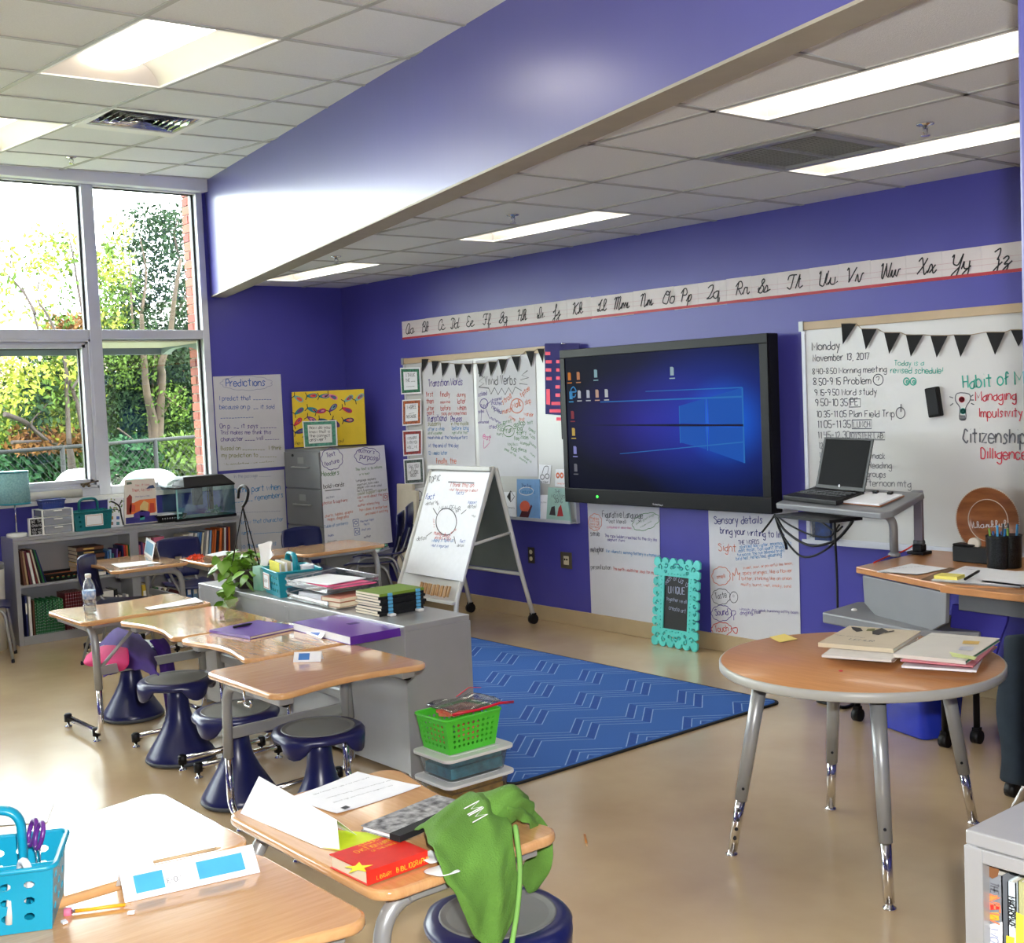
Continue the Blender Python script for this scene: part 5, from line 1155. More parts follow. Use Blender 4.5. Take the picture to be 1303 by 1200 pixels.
mb = MB(); a, b = eap+[0, .03, -.03], np.array([0, 5.35, .38]); nn = np.array([0, .006, .002])
mb.add([ex(ex0+.02, a), ex(ex1-.02, a), ex(ex1-.02, b), ex(ex0+.02, b)]+[ex(ex0+.02, a+nn), ex(ex1-.02, a+nn), ex(ex1-.02, b+nn), ex(ex0+.02, b+nn)], [(0, 1, 2, 3), (7, 6, 5, 4), (0, 4, 5, 1), (1, 5, 6, 2), (2, 6, 7, 3), (3, 7, 4, 0)])
build('rear_board', mb, mat('chalk_grey', (112, 122, 118), .6, var=.06), ea, world=True)
mb = MB(); a, b = eap+[0, -.006, -.02], efb+[0, -.004, 0]
mb.add([ex(ex0+.015, a), ex(ex1-.015, a), ex(ex1-.015, b), ex(ex0+.015, b)]+[ex(ex0+.015, a)-fN*.006, ex(ex1-.015, a)-fN*.006, ex(ex1-.015, b)-fN*.006, ex(ex0+.015, b)-fN*.006], [(0, 1, 2, 3), (7, 6, 5, 4), (0, 4, 5, 1), (1, 5, 6, 2), (2, 6, 7, 3), (3, 7, 4, 0)])
build('front_board', mb, BOARD, ea, world=True)
build('clamp_bar', MB().box(((ex0+ex1)/2, eap[1]-.03, eap[2]-.012), (ex1-ex0+.02, .03, .03)), EW, ea, world=True, bevel=.006)
build('ledge', MB().box(((ex0+ex1)/2, efb[1]-.02, efb[2]), (ex1-ex0+.02, .04, .02)), EW, ea, world=True, bevel=.004)
EP = ex(0, eap)+fN*.022
pad = Page('paper_pad', 'white paper pad clamped on the easel, topic web drawn in marker', 'paper pad', [(549, 600), (623, 601), (588.5, 740), (515.5, 728)], EP, fN, PAPER, th=.012, lift=0)
k = lambda x, y: (500+.1833*x, 580+.1833*y)
pad.w('grey', 'TOPIC :', k(245, 190), k(345, 170), 1.3, .009).d('grey', [k(385, 182), k(565, 190)], .008).w('red', 'I think this on', k(395, 215), k(560, 218), 1.2, .008).w('red', 'what the passage is about', k(390, 242), k(588, 250), 1.2, .008).w('blue', 'facts', k(437, 268), k(492, 270), 1.1, .006)
pad.ell('grey', *k(371, 458), 13, 17, pen=.008).w('grey', 'MAIN IDEA', k(320, 378), k(435, 370), 1.1, .008).w('grey', 'RR', k(440, 400), k(470, 380), 1.2, .008)
for s, a, b, c_ in (('detail', (228, 342), (280, 340), 'grey'), ('fact', (225, 300), (285, 300), 'blue'), ('detail', (518, 362), (575, 365), 'grey'), ('support', (520, 328), (580, 335), 'blue'), ('detail', (165, 590), (230, 582), 'grey'), ('detail', (445, 632), (490, 632), 'grey'), ('fact', (465, 600), (500, 602), 'blue'), ('who', (290, 322), (312, 345), 'grey'), ('what', (545, 420), (572, 430), 'grey')): pad.w(c_, s, k(*a), k(*b), 1.2, .008)
for a, b in (((280, 365), (308, 410)), ((475, 405), (510, 375)), ((235, 558), (270, 530)), ((425, 560), (435, 610))): pad.d('grey', [k(*a), k(*b)], .006)
for s, a, b, c_ in (('what it is', (280, 440), (285, 500), 'red'), ('mainly about', (285, 545), (395, 570), 'red'), ('answers in text', (290, 575), (400, 592), 'red'), ('where it tells us', (270, 600), (420, 598), 'sky'), ('what is important', (265, 630), (385, 640), 'blue'), ('to me', (405, 545), (440, 515), 'red')): pad.w(c_, s, k(*a), k(*b), 1.4, .009)
pad.done()
pc_ = thing('clothespin_row', 'row of wooden clothes pegs clipped along the easel ledge', 'clothes pegs', tuple(on(556, 752, EP, fN)), group='clothes pegs')
PEG = mat('peg_wood', (190, 150, 104), .6, var=.12, scale=30)
for i in range(15):
    x = 537.5+i*2.55; y = 748.5+i*.42+rnd.uniform(-.8, .8); c_ = on(x, y, EP, fN)+fN*(.016+.006*(i % 2)); 
    build('clothes_peg', MB().box(tuple(c_), (.011, .012, .075), ry=rnd.uniform(-.08, .08), rx=-.35), PEG, pc_, world=True)

# rug
def rugmat():
    m = mat('rug_blue', (46, 98, 176), .95, bump=.5, bscale=400); return m
RUG = rugmat()
rx0, rx1, ry0, ry1 = -6.5, -3.80, 3.07, 4.83
rg = thing('zigzag_rug', 'bright blue rug with a pale zigzag pattern and black edge', 'rug', ((rx0+rx1)/2, (ry0+ry1)/2, 0))
rgp = rrect(rx1-rx0, ry1-ry0, .05, 5, (rx0+rx1)/2, (ry0+ry1)/2)
build('pile', MB().prism(rgp, .002, .010), RUG, rg, world=True)
build('binding', MB().prism(rrect(rx1-rx0+.03, ry1-ry0+.03, .06, 5, (rx0+rx1)/2, (ry0+ry1)/2), 0, .0085), BLACKC, rg, world=True)
# rug pattern: groups of four zigzag lines, dark blue bars between them
pale = MB(); dark = MB()
def cq(mb, q, z):
    for a, b, c in ((-1, 0, -(rx0+.012)), (1, 0, rx1-.012), (0, -1, -(ry0+.012)), (0, 1, ry1-.012)):
        q = clip(q, a, b, c)
        if len(q) < 3: return
    mb.add([(x, y, z) for x, y in q], [tuple(range(len(q)))])
for g_ in range(-2, 8):
    for i in range(4):
        X = -4.003-.37*g_-.056*i
        for n in range(-5, 7):
            y0 = 3.74+.185*n; xa = X-(.16 if n % 2 else 0); xb = X-(0 if n % 2 else .16)
            cq(pale, [(xa-.0035, y0), (xa+.0035, y0), (xb+.0035, y0+.185), (xb-.0035, y0+.185)], .0112)
            if n % 2 == 0 and i in (0, 2): cq(dark, [(xa-.0035, y0), (xb-.0035, y0+.185), (xb-.0525, y0+.185), (xa-.0525, y0)], .0108)
build('zigzag_line', pale, mat('rug_pale_line', (140, 172, 216), .95, var=.06, scale=60), rg, world=True, kind='stuff')
build('zigzag_bar', dark, mat('rug_dark_bar', (26, 76, 156), .95, var=.08, scale=60), rg, world=True, kind='stuff')

# ---------------------------------------------------------------- small makers
def frame3(A, B, C, z):
    a, b, c = at(*A, 2, z), at(*B, 2, z), at(*C, 2, z); u = b-a; v = c-a; w_ = np.linalg.norm(u); d = np.linalg.norm(v)
    ct = a+u/2+v/2; return ct, w_, d, math.atan2(u[1], u[0])
def holes(mb, p, nx, nz, fr=.62, n=8, m0=(0, 0)):
    """a wall p00,p10,p11,p01 pierced with nx by nz openings"""
    p = [np.array(q, float) for q in p]
    P = lambda u, v: (p[0]*(1-u)+p[1]*u)*(1-v)+(p[3]*(1-u)+p[2]*u)*v
    mx, mz = m0
    if mx or mz:
        for (u0, u1, v0, v1) in ((0, 1, 0, mz), (0, 1, 1-mz, 1), (0, mx, mz, 1-mz), (1-mx, 1, mz, 1-mz)):
            mb.add([P(u0, v0), P(u1, v0), P(u1, v1), P(u0, v1)], [(0, 1, 2, 3)])
    su, sv = (1-2*mx)/nx, (1-2*mz)/nz
    for i in range(nx):
        for j in range(nz):
            o_ = []; h_ = []
            for k in range(8):
                a = 2*PI*k/8+PI/8; c, s_ = math.cos(a), math.sin(a); m_ = max(abs(c), abs(s_))
                ou, ov = c/m_*.5, s_/m_*.5
                if n == 4: hu, hv = ou*fr, ov*fr
                else: hu, hv = c*.5*fr, s_*.5*fr
                o_.append(P(mx+(i+.5+ou)*su, mz+(j+.5+ov)*sv)); h_.append(P(mx+(i+.5+hu)*su, mz+(j+.5+hv)*sv))
            co = [P(mx+(i+a)*su, mz+(j+b)*sv) for a, b in ((1, 1), (0, 1), (0, 0), (1, 0))]
            mb.add(o_+h_+co, [(k, (k+1) % 8, 8+(k+1) % 8, 8+k) for k in range(8)]+[(0, 16, 1), (2, 17, 3), (4, 18, 5), (6, 19, 7)])
def basket(name, label, cat, c, w_, d, h, rz, m, nx, nz, n=8, fr=.6, taper=.86, handle=None, hole_end=None, group=None):
    t = thing(name, label, cat, tuple(c), rz, group); hw, hd = w_/2, d/2; k = taper
    T4 = [(-hw, -hd), (hw, -hd), (hw, hd), (-hw, hd)]; mb = MB()
    for i in range(4):
        a, b = T4[i], T4[(i+1) % 4]; nn = nx if i % 2 == 0 else max(2, int(nx*d/w_))
        holes(mb, [(a[0]*k, a[1]*k, 0), (b[0]*k, b[1]*k, 0), (b[0], b[1], h), (a[0], a[1], h)], nn, nz, fr, n, (.08, .12))
    mb.add([(x*k, y*k, .001) for x, y in T4], [(0, 1, 2, 3)])
    build('basket_body', mb, m, t, solid=.003)
    r = MB(); rp = rrect(w_+.012, d+.012, .02, 4); r.tube([(x, y, h) for x, y in rp]+[(rp[0][0], rp[0][1], h)], .0055, 8, False); build('rim', r, m, t)
    if handle:
        hh = handle; pts = [(0, 0, h*.2), (0, 0, h)]
        p = fillet([(-w_*.24, 0, h*.15), (-w_*.24, 0, h+hh), (w_*.24, 0, h+hh), (w_*.24, 0, h*.15)], .045, 8)
        build('handle', MB().tube(p, .009, 10, flat_=1.6), m, t); build('divider', MB().bb(-hw*.93, hw*.93, -.0015, .0015, .002, h*.8), m, t)
    return t
def sheet(label, q, z, name='paper_sheet', cat='paper', m=None, th=.0012, group=None, lines_=None, curl=0, ink='grey'):
    """flat sheet cornered at four pixels on the level z"""
    P = (0, 0, z); N = (0, 0, 1); pts = [at(x, y, 2, z) for x, y in q]; mb = MB(); rows = []
    for i in range(6):
        t_ = i/5; rows.append([(pts[0]*(1-k)+pts[1]*k)*(1-t_)+(pts[3]*(1-k)+pts[2]*k)*t_+np.array([0, 0, curl*(abs(2*k-1)**3)*(1 if i in (0, 5) else .5)]) for k in np.linspace(0, 1, 6)])
    mb.grid(rows); mb.grid([[p-np.array([0, 0, th]) for p in r] for r in rows[::-1]])
    o = build(name, mb, m or PAPER, label=label, cat=cat, group=group)
    if lines_:
        w_ = MB()
        for (s, a, b, pe) in lines_: write(w_, s, a, b, P, N, 1.1, pe, off=.0008+curl*.2)
        build('writing', w_, INK[ink], o, world=True)
    return o
def stack_box(name, label, q3, z0, z1, m, cat='book', pages=None, group=None, cover=.002, spine='A'):
    """a closed book or folder lying flat: cover boards round a page block"""
    c, w_, d, rz = frame3(*q3, z1); t = thing(name, label, cat, (c[0], c[1], z0), rz, group); h = z1-z0
    build('cover', MB().bb(-w_/2, w_/2, -d/2, d/2, 0, cover).bb(-w_/2, w_/2, -d/2, d/2, h-cover, h).bb(-w_/2, w_/2, -d/2, -d/2+.002, cover, h-cover) if spine == 'A' else
          MB().bb(-w_/2, w_/2, -d/2, d/2, 0, cover).bb(-w_/2, w_/2, -d/2, d/2, h-cover, h).bb(-w_/2, -w_/2+.002, -d/2, d/2, cover, h-cover), m, t)
    build('pages', MB().bb(-w_/2+.004, w_/2-.003, -d/2+.004, d/2-.003, cover, h-cover), pages or mat('page_cream', (226, 214, 188), .8, var=.06, scale=4, stretch=(1, 1, 80)), t)
    t['_h'] = h
    return t, w_, d, h
def book_up(label, y0, y1, h, col, z, xf, dep, lean=0, group=None, name='book', axis='y', title=None):
    th = max(abs(y1-y0)-.0015, .004); cy = (y0+y1)/2
    loc = (xf-dep/2, cy, z) if axis == 'y' else (cy, xf+dep/2, z); rz = R90 if axis == 'y' else 0
    t = thing(name, label, 'binder' if 'binder' in name else ('notebook' if 'notebook' in name else 'book'), loc, rz, group)
    R = lambda mb: mb
    cs = flat(col, .45); mb = MB(); off = math.tan(lean)*h/2
    def lb(mb, x0, x1, y0_, y1_, z0, z1):
        k = math.tan(lean); vs = [(x+k*zz, y, zz) for zz in (z0, z1) for x, y in ((x0, y0_), (x1, y0_), (x1, y1_), (x0, y1_))]
        mb.add(vs, [(3, 2, 1, 0), (4, 5, 6, 7), (0, 1, 5, 4), (1, 2, 6, 5), (2, 3, 7, 6), (3, 0, 4, 7)])
    lb(mb, -th/2, -th/2+.0015, -dep/2, dep/2, 0, h); lb(mb, th/2-.0015, th/2, -dep/2, dep/2, 0, h); lb(mb, -th/2, th/2, -dep/2, -dep/2+.002, 0, h)
    build('cover', mb, cs, t)
    pg = MB(); lb(pg, -th/2+.0016, th/2-.0016, -dep/2+.003, dep/2-.004, .002, h-.003); build('pages', pg, mat('page_white', (222, 218, 208), .8, var=.05), t)
    if title:
        bd_ = MB(); lb(bd_, -th*.32, th*.32, -dep/2-.0008, -dep/2, h*.55, h*.82); build('spine_label', bd_, flat(title), t)
    return t
CN = {'dark red': (110, 34, 40), 'white': (220, 218, 212), 'brown': (104, 66, 48), 'navy': (34, 40, 92), 'green': (40, 120, 66), 'cream': (212, 204, 180), 'pink': (206, 110, 140), 'red': (182, 48, 48), 'blue': (56, 104, 166), 'light blue': (130, 170, 204), 'orange': (216, 112, 52), 'black': (34, 34, 38), 'yellow': (222, 190, 60), 'grey': (140, 142, 146), 'purple': (98, 70, 130), 'tan': (180, 150, 112), 'maroon': (90, 30, 44), 'teal': (46, 120, 126)}
XF = XL+.02+.265
def shelf_row(pxs, z, ztop, where, grp, xf=XF-.02, dep=.17, names=None):
    """pxs: (px0, px1, height, colour, lean, kind) read along the shelf"""
    for i, r in enumerate(pxs):
        a, b, h, c_, ln = r[:5]; kind = r[5] if len(r) > 5 else 'book'; py = 700 if z > .3 else 790
        y0, y1 = at(a, py, 0, xf)[1], at(b, py, 0, xf)[1]
        nm = {'book': 'book', 'binder': 'ring_binder', 'spiral': 'spiral_notebook'}[kind]
        lb = '%s %s %s, %s along from the socket side' % (c_, {'book': 'book', 'binder': 'ring binder', 'spiral': 'spiral notebook'}[kind], where, ORD[i])
        lb = lb.replace(' along from the socket side', ' of its row')
        t = book_up(lb, y0, y1, h, CN[c_], z, xf, dep, ln, grp, nm, title=(236, 232, 220) if kind == 'binder' else None)
        if kind == 'spiral':
            sp = MB(); yy_ = (y1-y0)
            for k in range(11): sp.tube([(0+.0045*math.cos(a_)*.6, -dep/2-.002+.0045*math.sin(a_), .01+h*.09*k) for a_ in np.linspace(0, 2*PI, 7)], .0012, 4, False)
            build('spiral_wire', sp, flat((210, 212, 214)), t)
# upper shelf of the notebook bookcase
shelf_row([(27, 31, .245, 'brown', -.06), (31, 34, .24, 'tan', -.09), (35, 38.5, .24, 'maroon', -.12), (39, 43, .225, 'white', -.14), (43.5, 46, .24, 'dark red', -.17), (46.5, 49, .245, 'cream', -.19), (49.5, 52, .245, 'black', -.21), (52.5, 54.5, .24, 'green', -.23), (55, 57, .238, 'navy', -.25)], .42, .7, 'leaning at the open end of the notebook bookcase', 'leaning books in the notebook bookcase')
for i, (h0, h1, a, b, c_, lb) in enumerate(((.422, .452, 96, 133, 'white', 'white flat book at the foot of the dark stack in the notebook bookcase'), (.453, .492, 98, 131, 'blue', 'blue boxed book low in the dark stack in the notebook bookcase'), (.493, .530, 97, 128, 'yellow', 'yellow thick book in the middle of the stack in the notebook bookcase'), (.531, .556, 98, 132, 'black', 'black flat book just above the yellow one in the stack'), (.557, .585, 97, 133, 'brown', 'brown flat book in the upper part of the dark stack'), (.586, .612, 98, 131, 'black', 'black flat book with gold spine high in the dark stack'), (.613, .640, 97, 132, 'brown', 'dark brown flat book on top of the stack'))):
    y0, y1 = at(a, 700, 0, XF-.02)[1], at(b, 700, 0, XF-.02)[1]
    t = thing('book', lb, 'book', (XF-.11, (y0+y1)/2, h0), 0, 'flat stack of books in the notebook bookcase'); w_ = (y1-y0)/2
    build('cover', MB().bb(-.09, .09, -w_, w_, 0, .002).bb(-.09, .09, -w_, w_, h1-h0-.002, h1-h0).bb(.088, .09, -w_, w_, 0, h1-h0), flat(CN[c_]), t)
    build('pages', MB().bb(-.086, .087, -w_+.003, w_-.003, .002, h1-h0-.002), mat('page_cream', (226, 214, 188)), t)
    build('spine_label', MB().bb(.09, .0912, -w_*.5, w_*.3, (h1-h0)*.3, (h1-h0)*.7), flat((196, 160, 84)), t)
shelf_row([(135.5, 138, .17, 'blue', .02), (138.2, 141, .18, 'light blue', .03), (141.3, 143.5, .15, 'teal', .05), (145, 147.5, .18, 'purple', .1), (148, 150, .14, 'red', .08), (150.5, 153, .16, 'maroon', .04), (155, 157, .2, 'navy', 0), (157.3, 160, .205, 'red', 0), (160.3, 163, .2, 'orange', 0), (163.2, 165.5, .2, 'green', 0)], .42, .7, 'in the short row beside the dark stack', 'short row of books beside the dark stack')
tr_ = basket('paper_tray', 'dark tray of orange and green folders on the notebook bookcase shelf', 'tray', (XF-.12, at(80, 740, 0, XF-.1)[1], .421), .30, .2, .05, R90, BLACKP, 6, 1, 4, .5)
for i, (c_, lb) in enumerate((('green', 'green folder at the bottom of the dark shelf tray'), ('orange', 'orange folder on top in the dark shelf tray'))):
    tag(build('folder', MB().box((XF-.12, at(80, 740, 0, XF-.1)[1], .44+.014*i), (.17, .27, .011), rz=.05*i), flat(CN[c_])), lb, 'folder')
# lower shelf: binders, green and dark red spiral notebooks
shelf_row([(33, 36, .29, 'navy', 0, 'binder'), (37, 41, .28, 'white', 0, 'binder'), (42, 44.5, .25, 'brown', .02)], .055, .4, 'at the open lower end of the notebook bookcase', 'binders beside the green notebooks')
shelf_row([(45+2.35*i, 47.1+2.35*i, .235+.01*math.sin(i*2.1), 'green', rnd.uniform(-.02, .02), 'spiral') for i in range(16)], .055, .4, 'packed on the lower shelf of the notebook bookcase', 'green spiral notebooks')
shelf_row([(84.5+3.1*i, 87.2+3.1*i, .27, 'dark red', 0, 'spiral') for i in range(8)], .055, .4, 'beside the green ones on the lower shelf', 'dark red spiral notebooks')
shelf_row([(110, 117, .25, 'cream', 0, 'binder'), (118, 124, .24, 'navy', 0, 'binder'), (133, 147, .245, 'white', 0, 'binder'), (148, 152, .25, 'black', 0, 'binder'), (153, 157, .2, 'white', .02), (157.3, 161, .21, 'grey', .02), (161.3, 165, .2, 'white', .02)], .055, .4, 'on the lower shelf under the folded-card desk', 'binders near the bookcase divider')
# aquarium bookcase
shelf_row([(174, 176.5, .2, 'maroon', 0), (176.8, 179, .19, 'pink', 0), (179.2, 181.5, .21, 'purple', .02), (182, 184, .2, 'pink', 0), (184.3, 186.5, .2, 'red', 0), (187, 193, .235, 'cream', 0, 'binder'), (196, 210, .235, 'pink', 0, 'binder'), (226, 233, .23, 'cream', .22, 'binder'), (234, 240, .235, 'white', .2, 'binder'), (243, 246, .23, 'white', .18), (246.5, 249, .235, 'light blue', .17), (249.5, 253, .235, 'blue', .16), (253.5, 256, .23, 'cream', .15), (256.5, 259, .235, 'grey', .14), (259.5, 263, .24, 'white', .13),
           (264, 267, .24, 'light blue', .12), (268, 270, .24, 'orange', .12), (270.5, 273, .245, 'orange', .12), (273.5, 277, .23, 'black', .1), (277.5, 281, .25, 'orange', .1), (282, 284, .25, 'brown', .08), (284.5, 287, .25, 'white', .06), (287.5, 290, .255, 'maroon', .05), (290.5, 293, .25, 'orange', .04)], .42, .7, 'on the upper shelf below the aquarium', 'books and binders below the aquarium')
shelf_row([(173, 177, .24, 'grey', 0), (178, 182, .25, 'white', 0, 'binder'), (183, 192, .255, 'yellow', 0, 'binder'), (193, 196, .25, 'black', 0, 'binder'), (201, 204, .2, 'tan', .05), (204.5, 207, .21, 'maroon', .08), (208, 211, .22, 'green', -.2), (212, 217, .22, 'white', -.22), (218, 222, .21, 'cream', -.2), (224, 228, .2, 'maroon', 0), (229, 233, .22, 'dark red', 0), (234, 238, .22, 'navy', 0), (240, 246, .24, 'blue', 0, 'binder'), (248, 254, .24, 'light blue', 0, 'binder')], .055, .4, 'on the lower shelf of the aquarium bookcase', 'books low in the aquarium bookcase')

# ---------------------------------------------------------------- on top of the window bookcases
ZT = .758; XT = -8.77
yt = lambda px_, py_=672, X=XT: at(px_, py_, 0, X)[1]
lp = thing('table_lamp', 'table lamp with a teal woven drum shade at the end of the bookcase', 'lamp', (XT, 2.705, ZT))
SHD = mat('teal_shade', (150, 196, 196), .8, scale=90, c2=(112, 160, 166), bump=.4, bscale=200)
zs0, zs1 = at(20, 641, 0, XT)[2]-ZT, at(20, 600, 0, XT)[2]-ZT
build('base', MB().lathe([(.068, 0), (.07, .004), (.07, .02), (.064, .026), (0, .028)], 32), WHITE, lp); build('pole', MB().cyl((0, 0, .02), (0, 0, zs0+.1), .006), CHROME, lp)
build('lamp_shade', MB().lathe([(.105, zs0), (.1, zs1)], 40), SHD, lp, solid=.003)
build('shade_trim', MB().lathe([(.107, zs0-.003), (.108, zs0+.006)], 40).lathe([(.102, zs1-.006), (.103, zs1+.003)], 40), TEAL, lp, solid=.002)
build('socket', MB().cyl((0, 0, zs0+.05), (0, 0, zs0+.13), .016), BLACKP, lp)
sg = thing('word_block', 'small white-edged black block of lettering beside the lamp', 'sign', (XT+.06, yt(43), ZT), R90)
build('block', MB().bb(-.055, .055, -.02, .02, 0, .125), WHITE, sg, bevel=.002); build('face', MB().bb(-.048, .05, -.0215, -.0195, .008, .118), BLACKP, sg)
mb = MB()
for i, s in enumerate(('BE THE', 'CHANGE', 'YOU WISH', 'TO SEE')): write(mb, s, (sg.location[0]+.0225, sg.location[1]-.04, ZT+.092-.027*i), (sg.location[0]+.0225, sg.location[1]+.042, ZT+.092-.027*i), (XT, 0, 0), (1, 0, 0), 1.1, .0035, world=True)
build('lettering', mb, INK['white'], sg, world=True)
dr_ = thing('drawer_tower', 'small clear three-drawer plastic tower on the window bookcase', 'drawer unit', (XT, yt(68), ZT), R90)
CLR = glass('clear_plastic', (.93, .95, .96), .08, .1, opac=.28, body=(226, 232, 236)); dw, dd, dh = .21, .2, .178
fr_ = MB()
for z in (0, dh/3, 2*dh/3, dh-.006): fr_.bb(-dw/2, dw/2, -dd/2, dd/2, z, z+.006)
for sx in (-1, 1):
    for sy in (-1, 1): fr_.bb(sx*dw/2-.006, sx*dw/2+.006, sy*dd/2-.006, sy*dd/2+.006, 0, dh)
build('frame', fr_, WHITE, dr_, bevel=.002)
for i in range(3):
    z = .008+i*dh/3; d_ = build('drawer', MB().bb(-dw/2+.01, dw/2-.01, -dd/2-.004, -dd/2, z, z+dh/3-.01).bb(-dw/2+.01, -dw/2+.013, -dd/2, dd/2-.01, z, z+dh/3-.01).bb(dw/2-.013, dw/2-.01, -dd/2, dd/2-.01, z, z+dh/3-.01).bb(-dw/2+.01, dw/2-.01, -dd/2, dd/2-.01, z, z+.003), CLR, dr_)
    build('pull', MB().box((0, -dd/2-.01, z+dh/3-.018), (.06, .014, .008)), WHITE, d_, bevel=.002)
    if i == 0: build('contents', MB().box((.01, -.03, z+.015), (.12, .1, .022), rz=.2), flat((176, 120, 92)), d_)
basket('small_basket', 'small dark blue basket on top of the clear drawer tower', 'basket', (XT, yt(67), ZT+dh+.001), .165, .11, .062, R90, mat('royal_blue_plastic', (34, 58, 130), .35, var=.05), 8, 2, 4, .45)
cd1 = basket('teal_caddy', 'teal handled caddy with a paper label beside the clear drawer tower', 'caddy', (XT, yt(114), ZT), .285, .17, .135, R90, mat('dark_teal_plastic', (14, 112, 118), .35, var=.05), 6, 3, 8, .5, .9, handle=.09)
build('name_label', MB().bb(-.06, .07, -.09, -.086, .03, .115), PAPER, cd1); build('label_frame', MB().bb(-.055, .065, -.0912, -.0902, .036, .109).bb(0, 0, 0, 0, 0, 0) if False else MB().bb(-.055, .065, -.0912, -.0902, .036, .04).bb(-.055, .065, -.0912, -.0902, .105, .109).bb(-.055, -.051, -.0912, -.0902, .036, .109).bb(.061, .065, -.0912, -.0902, .036, .109), flat((206, 170, 140)), cd1)
def stand_book(name, label, px0, px1, pyb, pyt, X, col, th=.012, tilt=.12):
    y0, y1 = at(px0, pyb, 0, X)[1], at(px1, pyb, 0, X)[1]; zt = at((px0+px1)/2, pyt, 0, X)[2]; zb = ZT+.002; n_ = (math.cos(tilt), 0, math.sin(tilt))
    return y0, y1, zb, zt
X_ = -8.745
pb = Page('picture_book', 'white picture book with a branching tree cover beside the teal caddy', 'book', [(137.5, 634), (157.5, 632.5), (157.5, 669.5), (137.5, 671.5)], (X_, 0, 0), WE, PAPER, th=.01)
pb.d('black', [(157, 668), (154, 655), (152, 645), (146, 640), (141, 638)], .012).d('black', [(153, 650), (147, 648), (142, 649)], .007).d('black', [(152, 643), (155, 636)], .007)
rp = random.Random(8)
for i in range(26): x, y = rp.uniform(139, 156), rp.uniform(634, 652); pb.patch(flat(((120, 150, 80), (90, 130, 80), (160, 170, 90))[i % 3]), [(x-1.2, y), (x, y+1.2), (x+1.2, y), (x, y-1.2)], .0015)
for i, c_ in enumerate(((190, 150, 70), (80, 110, 180), (170, 130, 110), (90, 140, 150))): x, y = 142+(i % 2)*8, 659+(i//2)*7; pb.patch(flat(c_), [(x-2, y+2), (x+2, y+2), (x+2, y-2), (x-2, y-2)], .0016)
pb.done('cover_art')
pb = Page('picture_book', 'large picture book with an orange market scene cover, standing on the bookcase', 'book', [(159, 611), (197, 608), (201, 664), (159, 668)], (X_+.02, 0, 0), WE, mat('book_cream_cover', (226, 218, 206), .35, var=.03), th=.016)
pb.w('red', 'Yes, It Was', (172, 619), (190, 617.5), 1.2, .006).w('red', 'Then, As Now', (168, 626), (193, 624), 1.4, .009).w('purple', 'Once Upon a Time', (172, 633), (190, 631.5), 1.2, .005)
pb.patch(flat((46, 44, 120)), [(160, 667), (200.5, 663), (200, 655), (160, 659)], .001).patch(flat((232, 120, 56)), [(163, 655), (199, 651), (198, 634), (178, 636), (170, 640), (163, 640)], .0012)
for q, c_ in ((((161, 655), (167, 654), (168, 632), (165, 629), (161, 634)), (150, 60, 50)), (((178, 652), (188, 650), (189, 640), (183, 637), (178, 644)), (226, 196, 130)), (((170, 660), (190, 657), (191, 651), (180, 649), (170, 654)), (70, 50, 140)), (((190, 653), (197, 652), (196, 640), (191, 640)), (200, 70, 50)), (((164, 652), (172, 651), (172, 643), (166, 641)), (210, 80, 60)), (((186, 622), (197, 621), (195, 617), (190, 618)), (60, 80, 120)), (((161, 617), (168, 616), (167, 613), (161, 614)), (90, 110, 90)), (((178, 662), (184, 661), (184, 656), (178, 656)), (60, 160, 140))): pb.patch(flat(c_), q, .0018)
pb.done('cover_art')
bt_ = basket('wire_tray', 'low black slotted tray of papers between the picture book and aquarium', 'tray', (XT+.0, yt(213, 662), ZT), .22, .2, .05, R90, BLACKP, 9, 1, 4, .6)
for i in range(4):
    tag(build('paper_pile', MB().box((XT, yt(213, 662), ZT+.018+i*.013), (.15, .17, .0125), rz=.06*(i-1)), (flat((60, 56, 60)), PAPER, flat((176, 170, 176)), PAPER)[i]), ('dark notebook at the bottom of the black slotted tray', 'white papers low in the black slotted tray', 'grey booklet in the black slotted tray', 'white booklet on top in the black slotted tray')[i], 'papers')
# aquarium
ay0, ay1, aw = 3.845, 4.33, .26
aq = thing('aquarium', 'empty glass aquarium with black hood at the end of the window bookcase', 'aquarium', (XT, (ay0+ay1)/2, ZT), R90); hw, hd, ah = (ay1-ay0)/2, aw/2, .245
AG = glass('aquarium_glass', (.86, .96, .97), .06, .0); g5 = .005
pn = MB(); 
for nm, mb in (('front_pane', MB().bb(-hw, hw, -hd, -hd+g5, .01, ah)), ('back_pane', MB().bb(-hw, hw, hd-g5, hd, .01, ah)), ('side_pane', MB().bb(-hw, -hw+g5, -hd+g5, hd-g5, .01, ah)), ('side_pane', MB().bb(hw-g5, hw, -hd+g5, hd-g5, .01, ah)), ('bottom_pane', MB().bb(-hw, hw, -hd, hd, .004, .01))): build(nm, mb, AG, aq)
build('base_trim', MB().bb(-hw-.004, hw+.004, -hd-.004, -hd, 0, .02).bb(-hw-.004, hw+.004, hd, hd+.004, 0, .02).bb(-hw-.004, -hw, -hd, hd, 0, .02).bb(hw, hw+.004, -hd, hd, 0, .02), BLACKP, aq)
build('corner_edge', MB().bb(-hw+.0, -hw+.012, -hd-.001, -hd+.002, .02, ah), mat('aqua_sealant', (150, 200, 205), .3, var=.04), aq)
hd_ = MB(); ys = (-hw-.006, hw+.006)
lo = [(-hw*.72, -hd-.006), (hw+.006, -hd-.006), (hw+.006, hd+.006), (-hw*.72, hd+.006)]; up_ = [(-hw*.62, -hd*.55), (hw*.74, -hd*.55), (hw*.74, hd*.8), (-hw*.62, hd*.8)]
